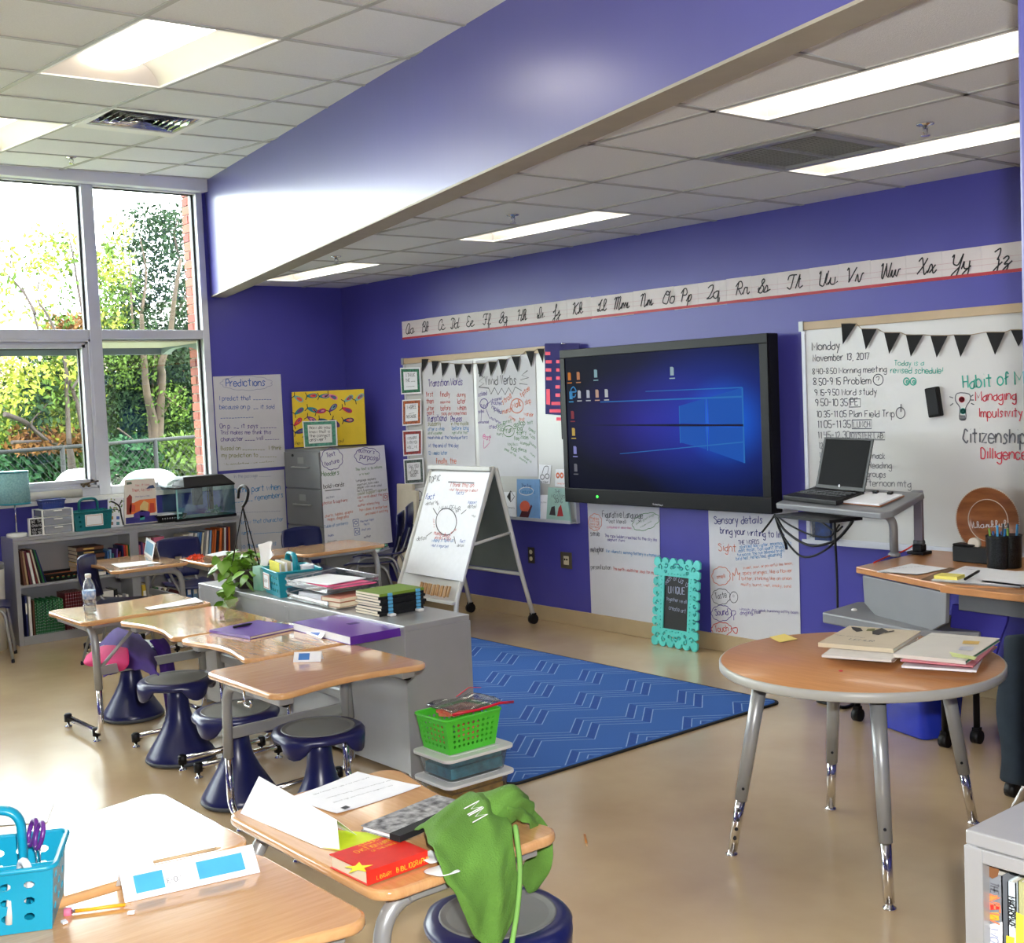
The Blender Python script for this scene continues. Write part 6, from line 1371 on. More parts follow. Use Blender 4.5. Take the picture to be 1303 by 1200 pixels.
hd_.add([(x, y, ah+.012) for x, y in lo]+[(x, y, ah+.085) for x, y in up_], [(3, 2, 1, 0), (4, 5, 6, 7)]+[(i, (i+1) % 4, (i+1) % 4+4, i+4) for i in range(4)]); hd_.bb(-hw-.006, hw+.006, -hd-.006, hd+.006, ah, ah+.013)
build('hood', hd_, BLACKP, aq, bevel=.005)
build('hood_flap', MB().grid([[(-hw*.72-.1*math.sin(a), y, ah+.014+.06*math.cos(a)**1.0) for y in (-hd, hd)] for a in np.linspace(0, PI/2, 8)]), glass('smoke_plastic', (.8, .85, .86), .2, .1, opac=.35, body=(180, 196, 200)), aq, solid=.003)
build('filter', MB().bb(-.02, .05, .03, .08, .1, ah).bb(.09, .115, -.02, .01, .06, ah), BLACKP, aq, bevel=.004)
build('filter_hose', MB().tube([(.08, 0, ah), (.075, .0, .15), (.09, .02, .08), (.1, .05, .05)], .004, 6), BLACKP, aq)
build('gravel', MB().bb(-hw+.01, hw-.01, -hd+.01, hd-.01, .0102, .022), mat('aqua_gravel', (70, 130, 110), .9, var=.4, scale=120, bump=1, bscale=160), aq)
build('plastic_plant', (lambda m_: (blades(m_, (.14, .03, .05), (.07, .05, .04), 90, .016, np.random.RandomState(2)), m_)[1])(MB()), flat((50, 110, 96)), aq)
# paper roll lying on the window sill
tag(build('paper_roll', MB().tube([(XL+.062, 2.0, 1.022), (XL+.062, 3.22, 1.022)], .032, 18), mat('roll_paper', (214, 212, 200), .7, var=.06)), 'long rolled chart paper lying on the window sill above the clear drawers', 'paper roll')
wb_ = thing('waste_bin', 'tall white bin beside the window bookcase, cut by the picture edge', 'bin', (-8.70, 2.46, 0))
build('bin_body', MB().lathe([(.1, 0), (.115, .5), (.118, .56)], 28), mat('bin_white', (214, 210, 196), .5, var=.04), wb_, solid=.004); build('bin_lid', MB().lathe([(.12, .56), (.118, .6), (.06, .625), (.02, .63), (0, .63)], 28), GTUBE, wb_)

# ---------------------------------------------------------------- items on the student desks
ZD = .611
wbp = at(115, 781, 2, ZD); bo = thing('water_bottle', 'clear plastic water bottle with a blue and white label', 'bottle', tuple(wbp))
PET = glass('bottle_plastic', (.93, .95, .96), .12, .03, opac=.06); prof = [(0, .002), (.026, 0), (.031, .008), (.031, .03), (.029, .035), (.031, .04), (.031, .055), (.029, .06), (.031, .065), (.032, .115), (.030, .135), (.022, .16), (.0135, .172), (.0135, .185)]
build('bottle_body', MB().lathe(prof, 28), PET, bo); build('water', MB().lathe([(0, .004), (.027, .006), (.0285, .05), (0, .05)], 24), glass('water', (.9, .94, .95), .05, .0), bo)
build('label_band', MB().lathe([(.0322, .075), (.0324, .118)], 28), mat('bottle_label', (214, 222, 232), .5, scale=60, c2=(90, 140, 200)), bo); build('cap', MB().lathe([(.015, .182), (.0155, .196), (.013, .2), (0, .2)], 20), WHITE, bo)
sheet('white sheet lying along the back of the water bottle desk', [(184, 773.5), (249, 760.5), (259, 766), (191, 776)], ZD+.002, lines_=None, curl=.002)
def tent(label, A, B, z, h, dpt, m=PAPER, blue=None, name='name_card', text=None, lean=.0):
    """a folded standing card; A to B is the foot of its near face"""
    a, b = at(*A, 2, z), at(*B, 2, z); u = b-a; L_ = np.linalg.norm(u); u /= L_; n_ = np.array([u[1], -u[0], 0])
    if np.dot(n_, -a) < 0: n_ = -n_
    top = -n_*dpt/2+np.array([0, 0, h]); A1, B1, T1, T2, A2, B2 = a, b, b+top, a+top, a-n_*dpt, b-n_*dpt
    t = build(name, MB().add([A1, B1, T1, T2], [(0, 1, 2, 3)]).add([B2, A2, T2, T1], [(0, 1, 2, 3)]), m, solid=.0012, label=label, cat='card')
    nn = np.cross(u, T1-B1); nn /= np.linalg.norm(nn)
    if np.dot(nn, -a) < 0: nn = -nn
    if blue:
        for (u0, u1, v0, v1, c_) in blue:
            q = [A1+(B1-A1)*uu+(T2-A1)*vv+nn*.0012 for uu, vv in ((u0, v0), (u1, v0), (u1, v1), (u0, v1))]; build('colour_block', MB().add(q, [(0, 1, 2, 3)]), flat(c_), t, world=True)
    if text:
        mb = MB(); q0_ = A1+(B1-A1)*text[1]+(T2-A1)*.3+nn*.0014; q1_ = A1+(B1-A1)*text[2]+(T2-A1)*.3+nn*.0014; write(mb, text[0], q0_, q1_, q0_, nn, 1.3, .003, world=True); build('writing', mb, INK['grey'], t, world=True)
    return t
tent('blue and white folded name card on the desk under the window bookcase', (183, 704), (194, 712), ZD, .11, .05, blue=[(.1, .9, .15, .85, (130, 176, 206))])
sheet('white worksheet lying on the folded-card desk under the window', [(141, 717.5), (186, 713.5), (206, 716), (152, 722.5)], ZD+.001)
wr = MB(); rs = np.random.RandomState(4); c_ = at(249, 709, 2, ZD+.012); blades(wr, c_, (.055, .06, .012), 60, .022, rs); tag(build('crumpled_wrapper', wr, flat((232, 84, 44), .3)), 'crumpled red-orange wrapper on the desk behind the plant', 'wrapper')
sheet('white paper on the desk behind the plant, next to the red wrapper', [(262, 706), (284, 701), (306, 701.5), (276, 708.5)], ZD+.001)
nh = thing('name_stand', 'clear triangular name stand with a dark logo card on the glossy desk', 'name stand', tuple(at(284, 791, 2, ZD)))
a, b, tp = at(275.5, 790.5, 2, ZD), at(291, 792, 2, ZD), None; u = (b-a); L_ = np.linalg.norm(u); u /= L_; v_ = np.array([-u[1], u[0], 0]); mb = MB()
ap = (a+b)/2+np.array([0, 0, .10])+u*.02; D_ = v_*.10
mb.add([a, b, b+D_, a+D_], [(0, 1, 2, 3)]).add([b, ap, ap+D_, b+D_], [(0, 1, 2, 3)]).add([a, a+D_, ap+D_, ap], [(0, 1, 2, 3)]); build('holder', mb, glass('stand_clear', (.95, .97, .97), .1, .03, opac=.06), nh, world=True)
mb = MB(); q = [a+u*.012+(ap-a)*s_ for s_ in (0,)]; mb.add([a*.72+b*.2+ap*.08, a*.2+b*.72+ap*.08, a*.24+b*.3+ap*.46, a*.46+b*.2+ap*.34], [(0, 1, 2, 3)]); mb.v = [tuple(np.array(p)-v_*.004) for p in mb.v]; build('logo_card', mb, mat('dark_red_print', (92, 30, 44), .4, scale=60, c2=(226, 222, 226)), nh, world=True, solid=.001)
PUR = mat('purple_folder', (92, 44, 150), .28, var=.06, scale=10)
t, w_, d, h = stack_box('purple_folder', 'thin purple folder with a black pen lying across the glossy desks', ((266, 801.5), (318, 810), (328, 789)), ZD, ZD+.012, PUR, 'folder')
a, b = at(297, 798, 2, ZD+.018), at(318, 794, 2, ZD+.018); tag(build('black_pen', MB().tube([a, b], .0055, 8).tube([b, b+(b-a)*.15], [.0035, .001], 8), BLACKP), 'black pen lying on the thin purple folder', 'pen')
t, w_, d, h = stack_box('purple_folder', 'thick purple folder with white pages on the desk by the grey bookcase', ((424, 813.5), (502, 799.5), (392, 789)), ZD, ZD+.035, PUR, 'folder', PAPER)
mb = MB().box((w_*.05, 0, h+.0008), (.05, .035, .001)); build('emblem', mb, flat((62, 30, 110)), t)
tent('small white card with a blue block at the foot of the grey bookcase', (389, 806), (409, 813), ZD, .03, .05, blue=[(.25, .75, .2, .8, (52, 98, 180))], name='striped_card')
tent('white folded card with a blue block, beside the thick purple folder', (373, 843), (408, 842), ZD, .035, .05, blue=[(.18, .58, .2, .85, (66, 124, 196))], name='striped_card')
# front desks
ZF = .611
tent('long white folded card with two light blue blocks beside the yellow pencil', (159, 1149), (331, 1110), ZF, .045, .10, blue=[(.09, .30, .2, .8, (70, 168, 210)), (.55, .9, .2, .8, (70, 168, 210))], name='striped_card', text=('E-ON', .32, .42))
a, b = at(84, 1161, 2, ZF+.005), at(168, 1150, 2, ZF+.005); pc2 = thing('yellow_pencil', 'yellow pencil with a pink eraser in front of the striped folded card', 'pencil', tuple(a)); u = b-a
build('barrel', MB().tube([a+u*.14, b-u*.1], .0037, 6), flat((236, 176, 40), .35), pc2, world=True); build('ferrule', MB().tube([a+u*.08, a+u*.14], .0041, 10), CHROME, pc2, world=True); build('eraser', MB().tube([a-u*.03, a+u*.08], .0085, 10), flat((226, 120, 150)), pc2, world=True); build('tip', MB().tube([b-u*.1, b-u*.01], [.0037, .0008], 8), flat((212, 176, 136)), pc2, world=True)
for i, (x, y, lb) in enumerate(((82, 1175, 'small pale crumb on the desk near the caddy corner'), (167, 1163, 'small cream paper scrap in front of the yellow pencil'))):
    c_ = at(x, y, 2, ZF); tag(build('paper_scrap', MB().box((c_[0], c_[1], ZF+.003), (.014, .01, .005), rz=i), PAPER, bevel=.001), lb, 'paper scrap')
a = at(195, 1097, 2, ZF+.004); b = at(275, 1080, 2, ZF+.004); tag(build('grey_pencil', MB().tube([a, b], .004, 6).tube([b, b+(b-a)*.08], [.004, .001], 6), flat((196, 168, 130))), 'plain pencil lying in the window glare beyond the striped card', 'pencil')
BR2 = mat('bright_teal_plastic', (14, 150, 184), .3, var=.05)
c0 = at(-8, 1168, 2, ZF)
cd2 = basket('teal_caddy', 'bright teal handled caddy with scissors, cut by the picture edge', 'caddy', (c0[0], c0[1], ZF), .26, .2, .125, math.radians(64), BR2, 5, 3, 4, .45, .92, handle=.09)
for i, (dx, dy, col, lb) in enumerate(((.05, .05, (96, 40, 130), 'purple-handled scissors in the bright teal caddy'),)):
    s_ = thing('scissors', lb, 'scissors', (c0[0]+.02, c0[1]+.085, ZF+.05)); R = lambda cx, cz, rz_: MB().tube([(cx+.017*math.cos(a_), .012*math.sin(a_)*.6, cz+.024*math.sin(a_)) for a_ in np.linspace(0, 2*PI, 17)], .005, 7, False)
    build('handle', R(-.02, .1, 0), flat(col, .3), s_); build('handle', R(.022, .105, 0), flat(col, .3), s_); build('blade', MB().tube([(-.01, 0, .08), (.004, 0, .0)], [.006, .002], 4, flat_=.3).tube([(.012, .003, .08), (0, .003, .0)], [.006, .002], 4, flat_=.3), CHROME, s_)
tp_ = thing('tape_roll', 'white adhesive tape roll inside the bright teal caddy', 'tape', (c0[0]+.07, c0[1]+.045, ZF+.06)); build('tape_ring', MB().tube([(.03*math.cos(a_), .0, .03+.03*math.sin(a_)) for a_ in np.linspace(0, 2*PI, 21)], .008, 8, False), PAPER, tp_); build('core', MB().tube([(.022*math.cos(a_), .0, .03+.022*math.sin(a_)) for a_ in np.linspace(0, 2*PI, 21)], .003, 6, False), flat((200, 200, 196)), tp_)
tag(build('glue_stick', MB().tube([(c0[0]+.01, c0[1]-.045, ZF+.02), (c0[0]+.06, c0[1]-.04, ZF+.085)], .013, 14), flat((234, 204, 50), .3)), 'yellow glue stick lying in the bright teal caddy', 'glue stick')
for i, dx in enumerate((0, .03)): tag(build('marker_cap', MB().tube([(c0[0]+.1-dx, c0[1]-.0+dx, ZF+.02), (c0[0]+.105-dx, c0[1]+.01+dx, ZF+.105-dx)], .008, 10), WHITE), ('white marker standing in the bright teal caddy near the scissors', 'white marker leaning in the bright teal caddy behind the tape')[i], 'marker')
# dictionary desk
def quad_tent(): pass
a, b = at(306, 1035, 2, ZF), at(408, 1079, 2, ZF); u = (b-a)/np.linalg.norm(b-a); n_ = np.array([u[1], -u[0], 0]); n_ = n_ if np.dot(n_, -a) > 0 else -n_
t2, t1 = a+np.array([0, 0, .085])-n_*.045+u*.02, b+np.array([0, 0, .055])-n_*.04+u*.01
tent_o = build('folded_paper', MB().add([a, b, t1, t2], [(0, 1, 2, 3)]).add([b-n_*.1, a-n_*.1, t2, t1], [(0, 1, 2, 3)]).add([b, b+u*.045-n_*.02, t1], [(0, 1, 2)]), PAPER, solid=.001, label='white folded paper tent at the corner of the dictionary desk', cat='paper')
sheet('white worksheet with a small dark mark, flat on the dictionary desk', [(368, 1016), (455, 983), (536, 1001), (429, 1036)], ZF+.001, curl=.003, lines_=[('Dear Families, this week in our class we are', (400, 1012), (470, 990), .0018), ('working on reading, writing and sharing our ideas', (415, 1017), (500, 993), .0018), ('please sign and return this page by Friday', (425, 1022), (500, 1000), .0018)])
mb = MB(); q = [at(x, y, 2, ZF+.0045) for x, y in ((433, 1028), (440, 1025), (446, 1027), (439, 1030))]; tag(build('ink_stamp', mb.add(q, [(0, 1, 2, 3)]), INK['black'], COL.objects['paper_sheet.003'], world=True), None)
tag(build('green_sheet', MB().add([at(x, y, 2, ZF+.0015) for x, y in ((408, 1078), (372, 1052), (448, 1058), (500, 1062), (455, 1086))], [(0, 4, 3, 2, 1)]), flat((206, 226, 40)), solid=.001), 'lime green sheet under the red dictionary', 'paper')
t, w_, d, h = stack_box('red_dictionary', 'red dictionary with yellow lettering on the desk corner', ((472, 1107), (549, 1080), (413.6, 1089)), ZF+.002, ZF+.032, flat((214, 46, 34), .3), 'book')
zt_ = ZF+.033; ink_ = MB(); NZ = (0, 0, 1); PZ = (0, 0, zt_)
for s, p0, p1, pe in (('DICTIONARY', (455, 1086), (500, 1070), .0042), ('OF THE BIBLE', (475, 1084), (505, 1073), .003), ('STUDENT', (462, 1078), (490, 1065), .003), ('REFERENCE', (490, 1072), (515, 1062), .0022)): write(ink_, s, p0, p1, PZ, NZ, 1.3, pe, off=.0004)
for s, p0, p1, pe in (('DICTIONARY', (448, 1082.5), (497, 1065.5), .0045),): pass
build('cover_lettering', ink_, flat((236, 190, 50)), t, world=True)
a, b = at(472, 1107, 2, ZF+.033), at(549, 1080, 2, ZF+.033); u = b-a; nn = np.array([u[1], -u[0], 0]); nn /= np.linalg.norm(nn); nn = nn if np.dot(nn, -a) > 0 else -nn
mb = MB(); z_ = np.array([0, 0, -.024]); write(mb, 'LIBRARY', a+u*.08+z_, a+u*.32+z_, a, nn, 1.2, .0032, world=True); write(mb, 'BIBLIOGRAPHY', a+u*.40+z_, a+u*.95+z_, a, nn, 1.2, .0032, world=True); build('spine_lettering', mb, flat((236, 190, 50)), t, world=True)
st_ = MB(); c_ = at(456, 1104, 2, ZF+.036); pts = [(c_[0]+r_*math.cos(a_), c_[1]+r_*math.sin(a_), c_[2]) for k_, a_ in enumerate(np.linspace(0, 2*PI, 11)[:-1]) for r_ in ((.03 if k_ % 2 == 0 else .012),)]
tag(build('star_note', st_.add(pts, [tuple(range(10))]), flat((250, 226, 40)), solid=.0008), 'yellow star-shaped sticky note on the dictionary corner', 'sticky note')
t, w_, d, h = stack_box('composition_book', 'black marbled composition book tucked under the green sweater', ((518, 1057), (612, 1017), (449, 1057)), ZF+.0345, ZF+.047, mat('marble_black', (40, 40, 44), .4, scale=60, c2=(190, 190, 190)), 'book', PAPER)
t.rotation_euler[1] = 0; build('cloth_spine', MB().bb(-w_/2-.001, w_/2+.001, -d/2-.002, -d/2+.03, -.0005, h+.0008), BLACKC, t)
for i, (x, y, lb) in enumerate(((548, 1097, 'crumpled white tissue scrap beside the dictionary spine'), (563, 1112, 'white folded tag hanging at the sweater edge'))):
    c_ = at(x, y, 2, ZF); rs = np.random.RandomState(i); rows = [[(c_[0]-.035+.07*j/3+rs.uniform(-.006, .006), c_[1]-.03+.055*k_/3+rs.uniform(-.006, .006), ZF+.004+rs.uniform(0, .012)) for j in range(4)] for k_ in range(4)]
    tag(build('tissue_scrap', MB().grid(rows), PAPER, solid=.001, sub=1), lb, 'tissue')
# ---------------------------------------------------------------- on the low bookcases
ZC = .658
pp = at(312, 748, 2, ZC); pp[1] = max(pp[1], 2.93); pl_ = thing('potted_plant', 'trailing green plant in a dark hanging pot standing on the low bookcase', 'plant', (pp[0], pp[1], ZC))
build('pot', MB().lathe([(.0, .004), (.055, 0), (.075, .02), (.088, .095), (.092, .105), (.085, .105), (.078, .09), (0, .088)], 28), mat('dark_pot', (44, 38, 36), .5, var=.08), pl_)
hk = at(313, 660, 1, pp[1]); hz = [at(x, y, 1, pp[1]) for x, y in ((303, 634), (304.5, 622), (310, 618.5), (315.5, 624), (314, 636), (309, 645))]
build('hanger_hook', MB().tube(catmull(hz, 5), .008, 8), BLACKP, pl_, world=True)
w_ = MB()
for k in range(3):
    a_ = 2*PI*k/3+.3; w_.tube([hz[-1], np.array([pp[0]+.088*math.cos(a_), pp[1]+.088*math.sin(a_), ZC+.105])], .0035, 6)
build('hanger_wire', w_, BLACKP, pl_, world=True)
LFG = mat('pothos_leaf', (112, 158, 52), .35, var=.25, scale=12); rs = np.random.RandomState(12)
def leaf(mb, c, d, up, L_, W_):
    d = d/np.linalg.norm(d); s_ = np.cross(d, up); s_ /= np.linalg.norm(s_)+1e-9; n_ = np.cross(s_, d)
    pr_ = [(0, .0), (.12, .42), (.4, .5), (.72, .3), (1, 0)]
    mid = [c+d*L_*t-n_*.12*L_*t*t for t, _ in pr_]; A = [m_+s_*W_*w__+n_*.05*L_*(w__ > 0) for m_, (_, w__) in zip(mid, pr_)]; B = [m_-s_*W_*w__+n_*.05*L_*(w__ > 0) for m_, (_, w__) in zip(mid, pr_)]
    mb.add(A+mid+B, [(i, i+1, 5+i+1, 5+i) for i in range(4)]+[(5+i, 5+i+1, 10+i+1, 10+i) for i in range(4)], True)
protos = []
for k in range(110):
    if k < 88:
        a_ = rs.uniform(0, 2*PI); rr = rs.uniform(.02, .17); zz = rs.uniform(.06, .2)-rr*.35
        c = np.array([pp[0]-.03+rr*math.cos(a_), pp[1]-.01+rr*math.sin(a_)*.8, ZC+zz+.02])
    else:
        q = at(rs.uniform(283, 296), rs.uniform(735, 785), 1, 2.80); c = q
    d = np.array([math.cos(a_), math.sin(a_), -.7+rs.uniform(-.3, .4)]); mb = MB(); leaf(mb, np.zeros(3), d, UPZ+rs.normal(size=3)*.3, rs.uniform(.055, .085), rs.uniform(.05, .075))
    if len(protos) < 14: o = build('leaf', mb, LFG, pl_); protos.append(o)
    else: o = protos[k % 14].copy(); COL.objects.link(o); o.rotation_euler = (rs.uniform(-.3, .3), rs.uniform(-.3, .3), rs.uniform(0, 6.28)); o.scale = (rs.uniform(.85, 1.2),)*3
    o.location = wmat(pl_).inverted() @ Vector(c)
vm = MB()
for pts in ([(305, 728), (290, 735), (286, 760), (289, 785)], [(308, 728), (296, 738), (292, 765)]):
    q = [at(*pts[0], 1, pp[1]-.02)]+[at(*p, 1, 2.81) for p in pts[1:]]; vm.tube(catmull(q, 4), .003, 5)
build('stem', vm, flat((120, 140, 60)), pl_, world=True)
tb = at(324, 752, 2, ZC); tx = thing('tissue_box', 'pale green tissue box with a white tissue standing up', 'tissue box', (tb[0], tb[1]+.05, ZC), .1)
build('box_body', MB().bb(-.036, .036, -.036, .036, 0, .125), mat('tissue_box_print', (176, 214, 200), .6, scale=9, c2=(120, 184, 160)), tx, bevel=.003)
rows = []
for i in range(9):
    v = i/8; rows.append([((-.025+.05*u)*(1+2.4*v)+.03*v, .012*math.sin(u*9+v*3)*(1+v)+.02*v, .12+.14*v-.06*v*abs(u-.45)*2+.01*math.sin(u*12)) for u in np.linspace(0, 1, 10)])
build('tissue', MB().grid(rows), mat('tissue_white', (240, 240, 240), .8, var=.02), tx, solid=.001, sub=1)
cq_ = at(372, 762, 2, ZC); cp = (cq_[0]-.02, cq_[1]+.08)
cp = (cp[0]-.15, cp[1]+.02)
c3 = basket('teal_caddy', 'teal handled caddy with a framed paper label on the low bookcase', 'caddy', (cp[0], cp[1], ZC), .27, .22, .125, math.radians(-12), mat('mid_teal_plastic', (18, 142, 160), .35, var=.05), 6, 3, 8, .5, .92, handle=.075)
build('name_label', MB().bb(-.11, -.01, -.118, -.114, .025, .105), PAPER, c3); build('label_frame', MB().bb(-.106, -.014, -.1194, -.1182, .029, .033).bb(-.106, -.014, -.1194, -.1182, .097, .101).bb(-.106, -.102, -.1194, -.1182, .029, .101).bb(-.018, -.014, -.1194, -.1182, .029, .101), flat((200, 150, 130)), c3)
mb = MB(); write(mb, 'GROUP 1', Vector((-.095, -.1186, .058)), Vector((-.025, -.1186, .058)), (0, -.1186, 0), (0, -1, 0), 1.2, .003, off=.0006, world=True); build('writing', mb, INK['grey'], c3)
M3 = wmat(c3)
for i, (x, col, lb) in enumerate(((-.075, (214, 206, 60), 'yellow booklet standing in the teal caddy on the low bookcase'), (-.045, (236, 236, 232), 'white booklet standing behind the yellow one in the caddy'), (-.015, (206, 196, 170), 'cream booklet standing next to the caddy handle'))):
    p = M3 @ Vector((-.03, x, .012)); t = thing('booklet', lb, 'booklet', p, math.radians(-12)); build('cover', MB().bb(-.085, .085, -.006, .006, 0, .15), flat(col), t, bevel=.001); build('pages', MB().bb(-.083, .087, -.004, .004, .002, .148), PAPER, t)
p = M3 @ Vector((.08, .055, .01)); tag(build('paper_cup', MB().lathe([(.025, 0), (.034, .13), (.036, .135)], 20, tuple(p)), PAPER, solid=.0015), 'white paper cup inside the teal caddy on the low bookcase', 'cup')
# clear letter trays with papers
TRAY = glass('smoke_tray', (.82, .84, .86), .1, .06, opac=.16, body=(120, 124, 130))
c, w__, d__, rz_ = frame3((396, 791), (452, 787+14), (415, 752), ZC); cx_, cy_ = -5.02, 3.0
for i, lb in enumerate(('lower clear letter tray full of white papers on the low bookcase', 'upper clear letter tray with white and pink papers on the low bookcase')):
    z = ZC+.065*i; t = thing('letter_tray', lb, 'tray', (cx_, cy_, z), math.radians(-2), 'clear letter trays'); W_, D_, H_ = .40, .28, .055
    build('tray_body', MB().bb(-W_/2, W_/2, -D_/2, D_/2, .003, .006).bb(-W_/2, -W_/2+.003, -D_/2, D_/2, .006, H_).bb(W_/2-.003, W_/2, -D_/2, D_/2, .006, H_*.6).bb(-W_/2, W_/2, D_/2-.003, D_/2, .006, H_).bb(-W_/2, W_/2, -D_/2, -D_/2+.003, .006, H_*.55), TRAY, t)
    r = MB(); r.tube([(-W_/2, -D_/2, H_*.55), (W_/2, -D_/2, H_*.55)], .0025, 6).tube([(-W_/2, D_/2, H_), (W_/2, D_/2, H_)], .0025, 6).tube([(-W_/2, -D_/2, H_*.55), (-W_/2, D_/2, H_)], .0025, 6); build('tray_rim', r, glass('tray_rim', (.9, .92, .94), .3, .05, opac=.5), t)
    if i == 0:
        for j, s_ in enumerate(((-1, -1), (1, -1), (1, 1), (-1, 1))): build('foot', MB().lathe([(.006, 0), (.006, .004)], 8, (s_[0]*.18, s_[1]*.12, 0)), BLACKP, t)
for i, (z, col, dx, rz_, lb) in enumerate(((.007, PAPER, 0, .02, 'thick white paper pile in the lower clear tray'), (.072, PAPER, -.01, .05, 'white paper pile in the upper clear tray'), (.086, mat('pink_paper', (226, 70, 130), .6, var=.05), .07, -.06, 'bright pink sheets in the upper clear tray'), (.092, PAPER, -.04, .1, 'white top sheets in the upper clear tray over the pink ones'))):
    mb = MB(); hh = (.035, .012, .004, .006)[i]
    for k in range(3): mb.box((cx_+dx+.004*k, cy_+.003*k, ZC+z+hh*(k+.5)/3), (.29, .215, hh/3*.96), rz=rz_+.02*k)
    tag(build('paper_pile', mb, col), lb, 'papers')
# stacks of books with clips
BT = at(478, 788, 2, ZC); nb = 8
for i in range(nb):
    z = ZC+.0125*i+.0005; x0_ = -4.62+rnd.uniform(-.008, .008); y0_ = 2.89+rnd.uniform(-.006, .006)
    lb = '%s black-covered book from the bottom of the clipped stack on the low bookcase' % ORD[i] if i < nb-1 else 'top book with a green cover on the clipped stack'
    t = thing('workbook', lb, 'book', (x0_+.1, y0_+.11, z), rnd.uniform(-.04, .04), 'clipped stack of black-covered books')
    build('cover', MB().bb(-.095, .095, -.12, .12, 0, .0012).bb(-.095, .095, -.12, .12, .0108, .012).bb(.093, .095, -.12, .12, .0012, .0108), flat((120, 150, 50) if i == nb-1 else (26, 28, 30), .35), t)
    build('pages', MB().bb(-.0945, .092, -.1195, .118, .0013, .0107), mat('page_cream', (226, 214, 188)), t)
for i, (yy_, lb) in enumerate(((2.93, 'light blue clip strip down the black book stack, nearer the edge'), (3.08, 'light blue clip strip down the far end of the black book stack'))):
    x_ = -4.417; mb = MB()
    t = thing('clip_strip', lb, 'clip', (x_, yy_, ZC))
    for k in range(6): build('clip', MB().box((0, 0, .012+.0165*k), (.008, .022, .013)), mat('clip_blue', (96, 176, 220), .4, var=.1), t, bevel=.001)
    build('clip_end', MB().box((.006, 0, .006), (.03, .03, .012)), WHITE, t, bevel=.003)
for i, (z, h, x_, col, lb) in enumerate(((0, .008, -4.89, (190, 190, 186), 'thin pale book at the foot of the short pile beside the black stack'), (.009, .022, -4.87, (176, 120, 80), 'brown book in the short pile between the trays and the black stack'), (.032, .018, -4.88, (206, 140, 120), 'salmon-covered book on top of the short pile by the trays'))):
    t = thing('storybook', lb, 'book', (x_+.06, 2.96, ZC+z+.001), .06*i, 'short pile of books beside the trays')
    build('cover', MB().bb(-.07, .07, -.1, .1, 0, .0015).bb(-.07, .07, -.1, .1, h-.0015, h).bb(-.07, -.068, -.1, .1, 0, h), flat(col), t); build('pages', MB().bb(-.067, .068, -.098, .098, .0016, h-.0016), mat('page_cream', (226, 214, 188)), t)
# papers on the right chair seat, second nested chair
ch0 = [o for o in COL.objects if o.get('label', '').startswith('navy student chair with papers')][0]
dup(ch0, (-7.55, 4.95, .06), ch0.rotation_euler[2], 'navy student chair nested on top of the one beside the easel')
for i in range(3): tag(build('booklet', MB().box((-7.60, 4.87, .50+.011*i), (.25, .2, .01), rz=.5+.12*i), (PAPER, flat((200, 206, 210)), flat((110, 190, 160)))[i]), ('white booklet at the bottom of the pile on the nested chair seat', 'pale grey booklet on the nested chair seat', 'mint booklet on top of the pile on the nested chair seat')[i], 'booklet')

# ---------------------------------------------------------------- bins beside the low bookcase
bx, by_, brz = -3.86, 2.93, math.radians(38)
A_, B_, C_ = at(563, 972, 2, .205), at(650, 948, 2, .205), at(529, 950, 2, .205)
ctr = (B_+C_)/2; u = B_-A_; v = C_-A_; Wb, Db, brz = np.linalg.norm(u)-.02, np.linalg.norm(v)-.02, math.atan2(u[1], u[0])
Wb = min(Wb, .36); Db = min(max(Db, .2), .23); ctr = np.array([max(ctr[0], -3.9), ctr[1], 0])
BOXC = glass('clear_bin', (.9, .93, .95), .07, .06, opac=.05, body=(200, 210, 218))
for i, (z, col, lb) in enumerate(((0, (214, 160, 40), 'lower clear lidded bin holding orange and gold packs'), (.104, (80, 176, 200), 'upper clear lidded bin holding a light blue sheet pile'))):
    t = thing('storage_bin', lb, 'storage bin', (ctr[0], ctr[1], z), brz, 'clear lidded bins stacked beside the low bookcase')
    rows = []
    for (s_, zz) in ((.86, .003), (.88, .006), (.97, .085), (1, .09)): rows.append([(x, y, zz) for x, y in rrect(Wb*s_, Db*s_, .03, 4)])
    b_ = MB().grid(rows, closed=True); b_.add([(x, y, .003) for x, y in rrect(Wb*.86, Db*.86, .03, 4)], [tuple(range(20))]); build('bin_body', b_, BOXC, t)
    build('lid', MB().prism(rrect(Wb+.025, Db+.025, .035, 5), .086, .099).prism(rrect(Wb*.8, Db*.8, .03, 4), .099, .1035), mat('lid_white', (226, 228, 226), .35, var=.03), t, bevel=.004)
    build('contents', MB().bb(-Wb*.4, Wb*.4, -Db*.38, Db*.38, .008, .05).box((.02, .0, .062), (Wb*.72, Db*.66, .02), rz=.03), mat('bin_contents_%d' % i, col, .5, scale=30, c2=tuple(int(c*.75) for c in col)) , t)
gb = basket('lime_basket', 'lime green round-holed basket on top of the clear bins', 'basket', (ctr[0]-.01, ctr[1]-.01, .209), .27, .205, .14, brz, LIME, 9, 5, 8, .6, .84)
M_ = Matrix.Translation((ctr[0]-.03, ctr[1]-.01, .209)) @ Matrix.Rotation(brz, 4, 'Z')
zb = thing('zip_bag', 'clear zip bag with a red seal lying over the lime basket rim', 'bag', M_ @ Vector((.04, 0, .15)), brz)
rows = [[(-.13+.3*i/8, -.10+.17*j/6, .008+.012*math.sin(i*1.3+j)*.6-(.02*(i/8-.75)*4 if i > 6 else 0)+.012*(j/6)) for j in range(7)] for i in range(9)]
build('bag_film', MB().grid(rows), glass('bag_film', (.95, .97, .96), .25, .12), zb, solid=.001)
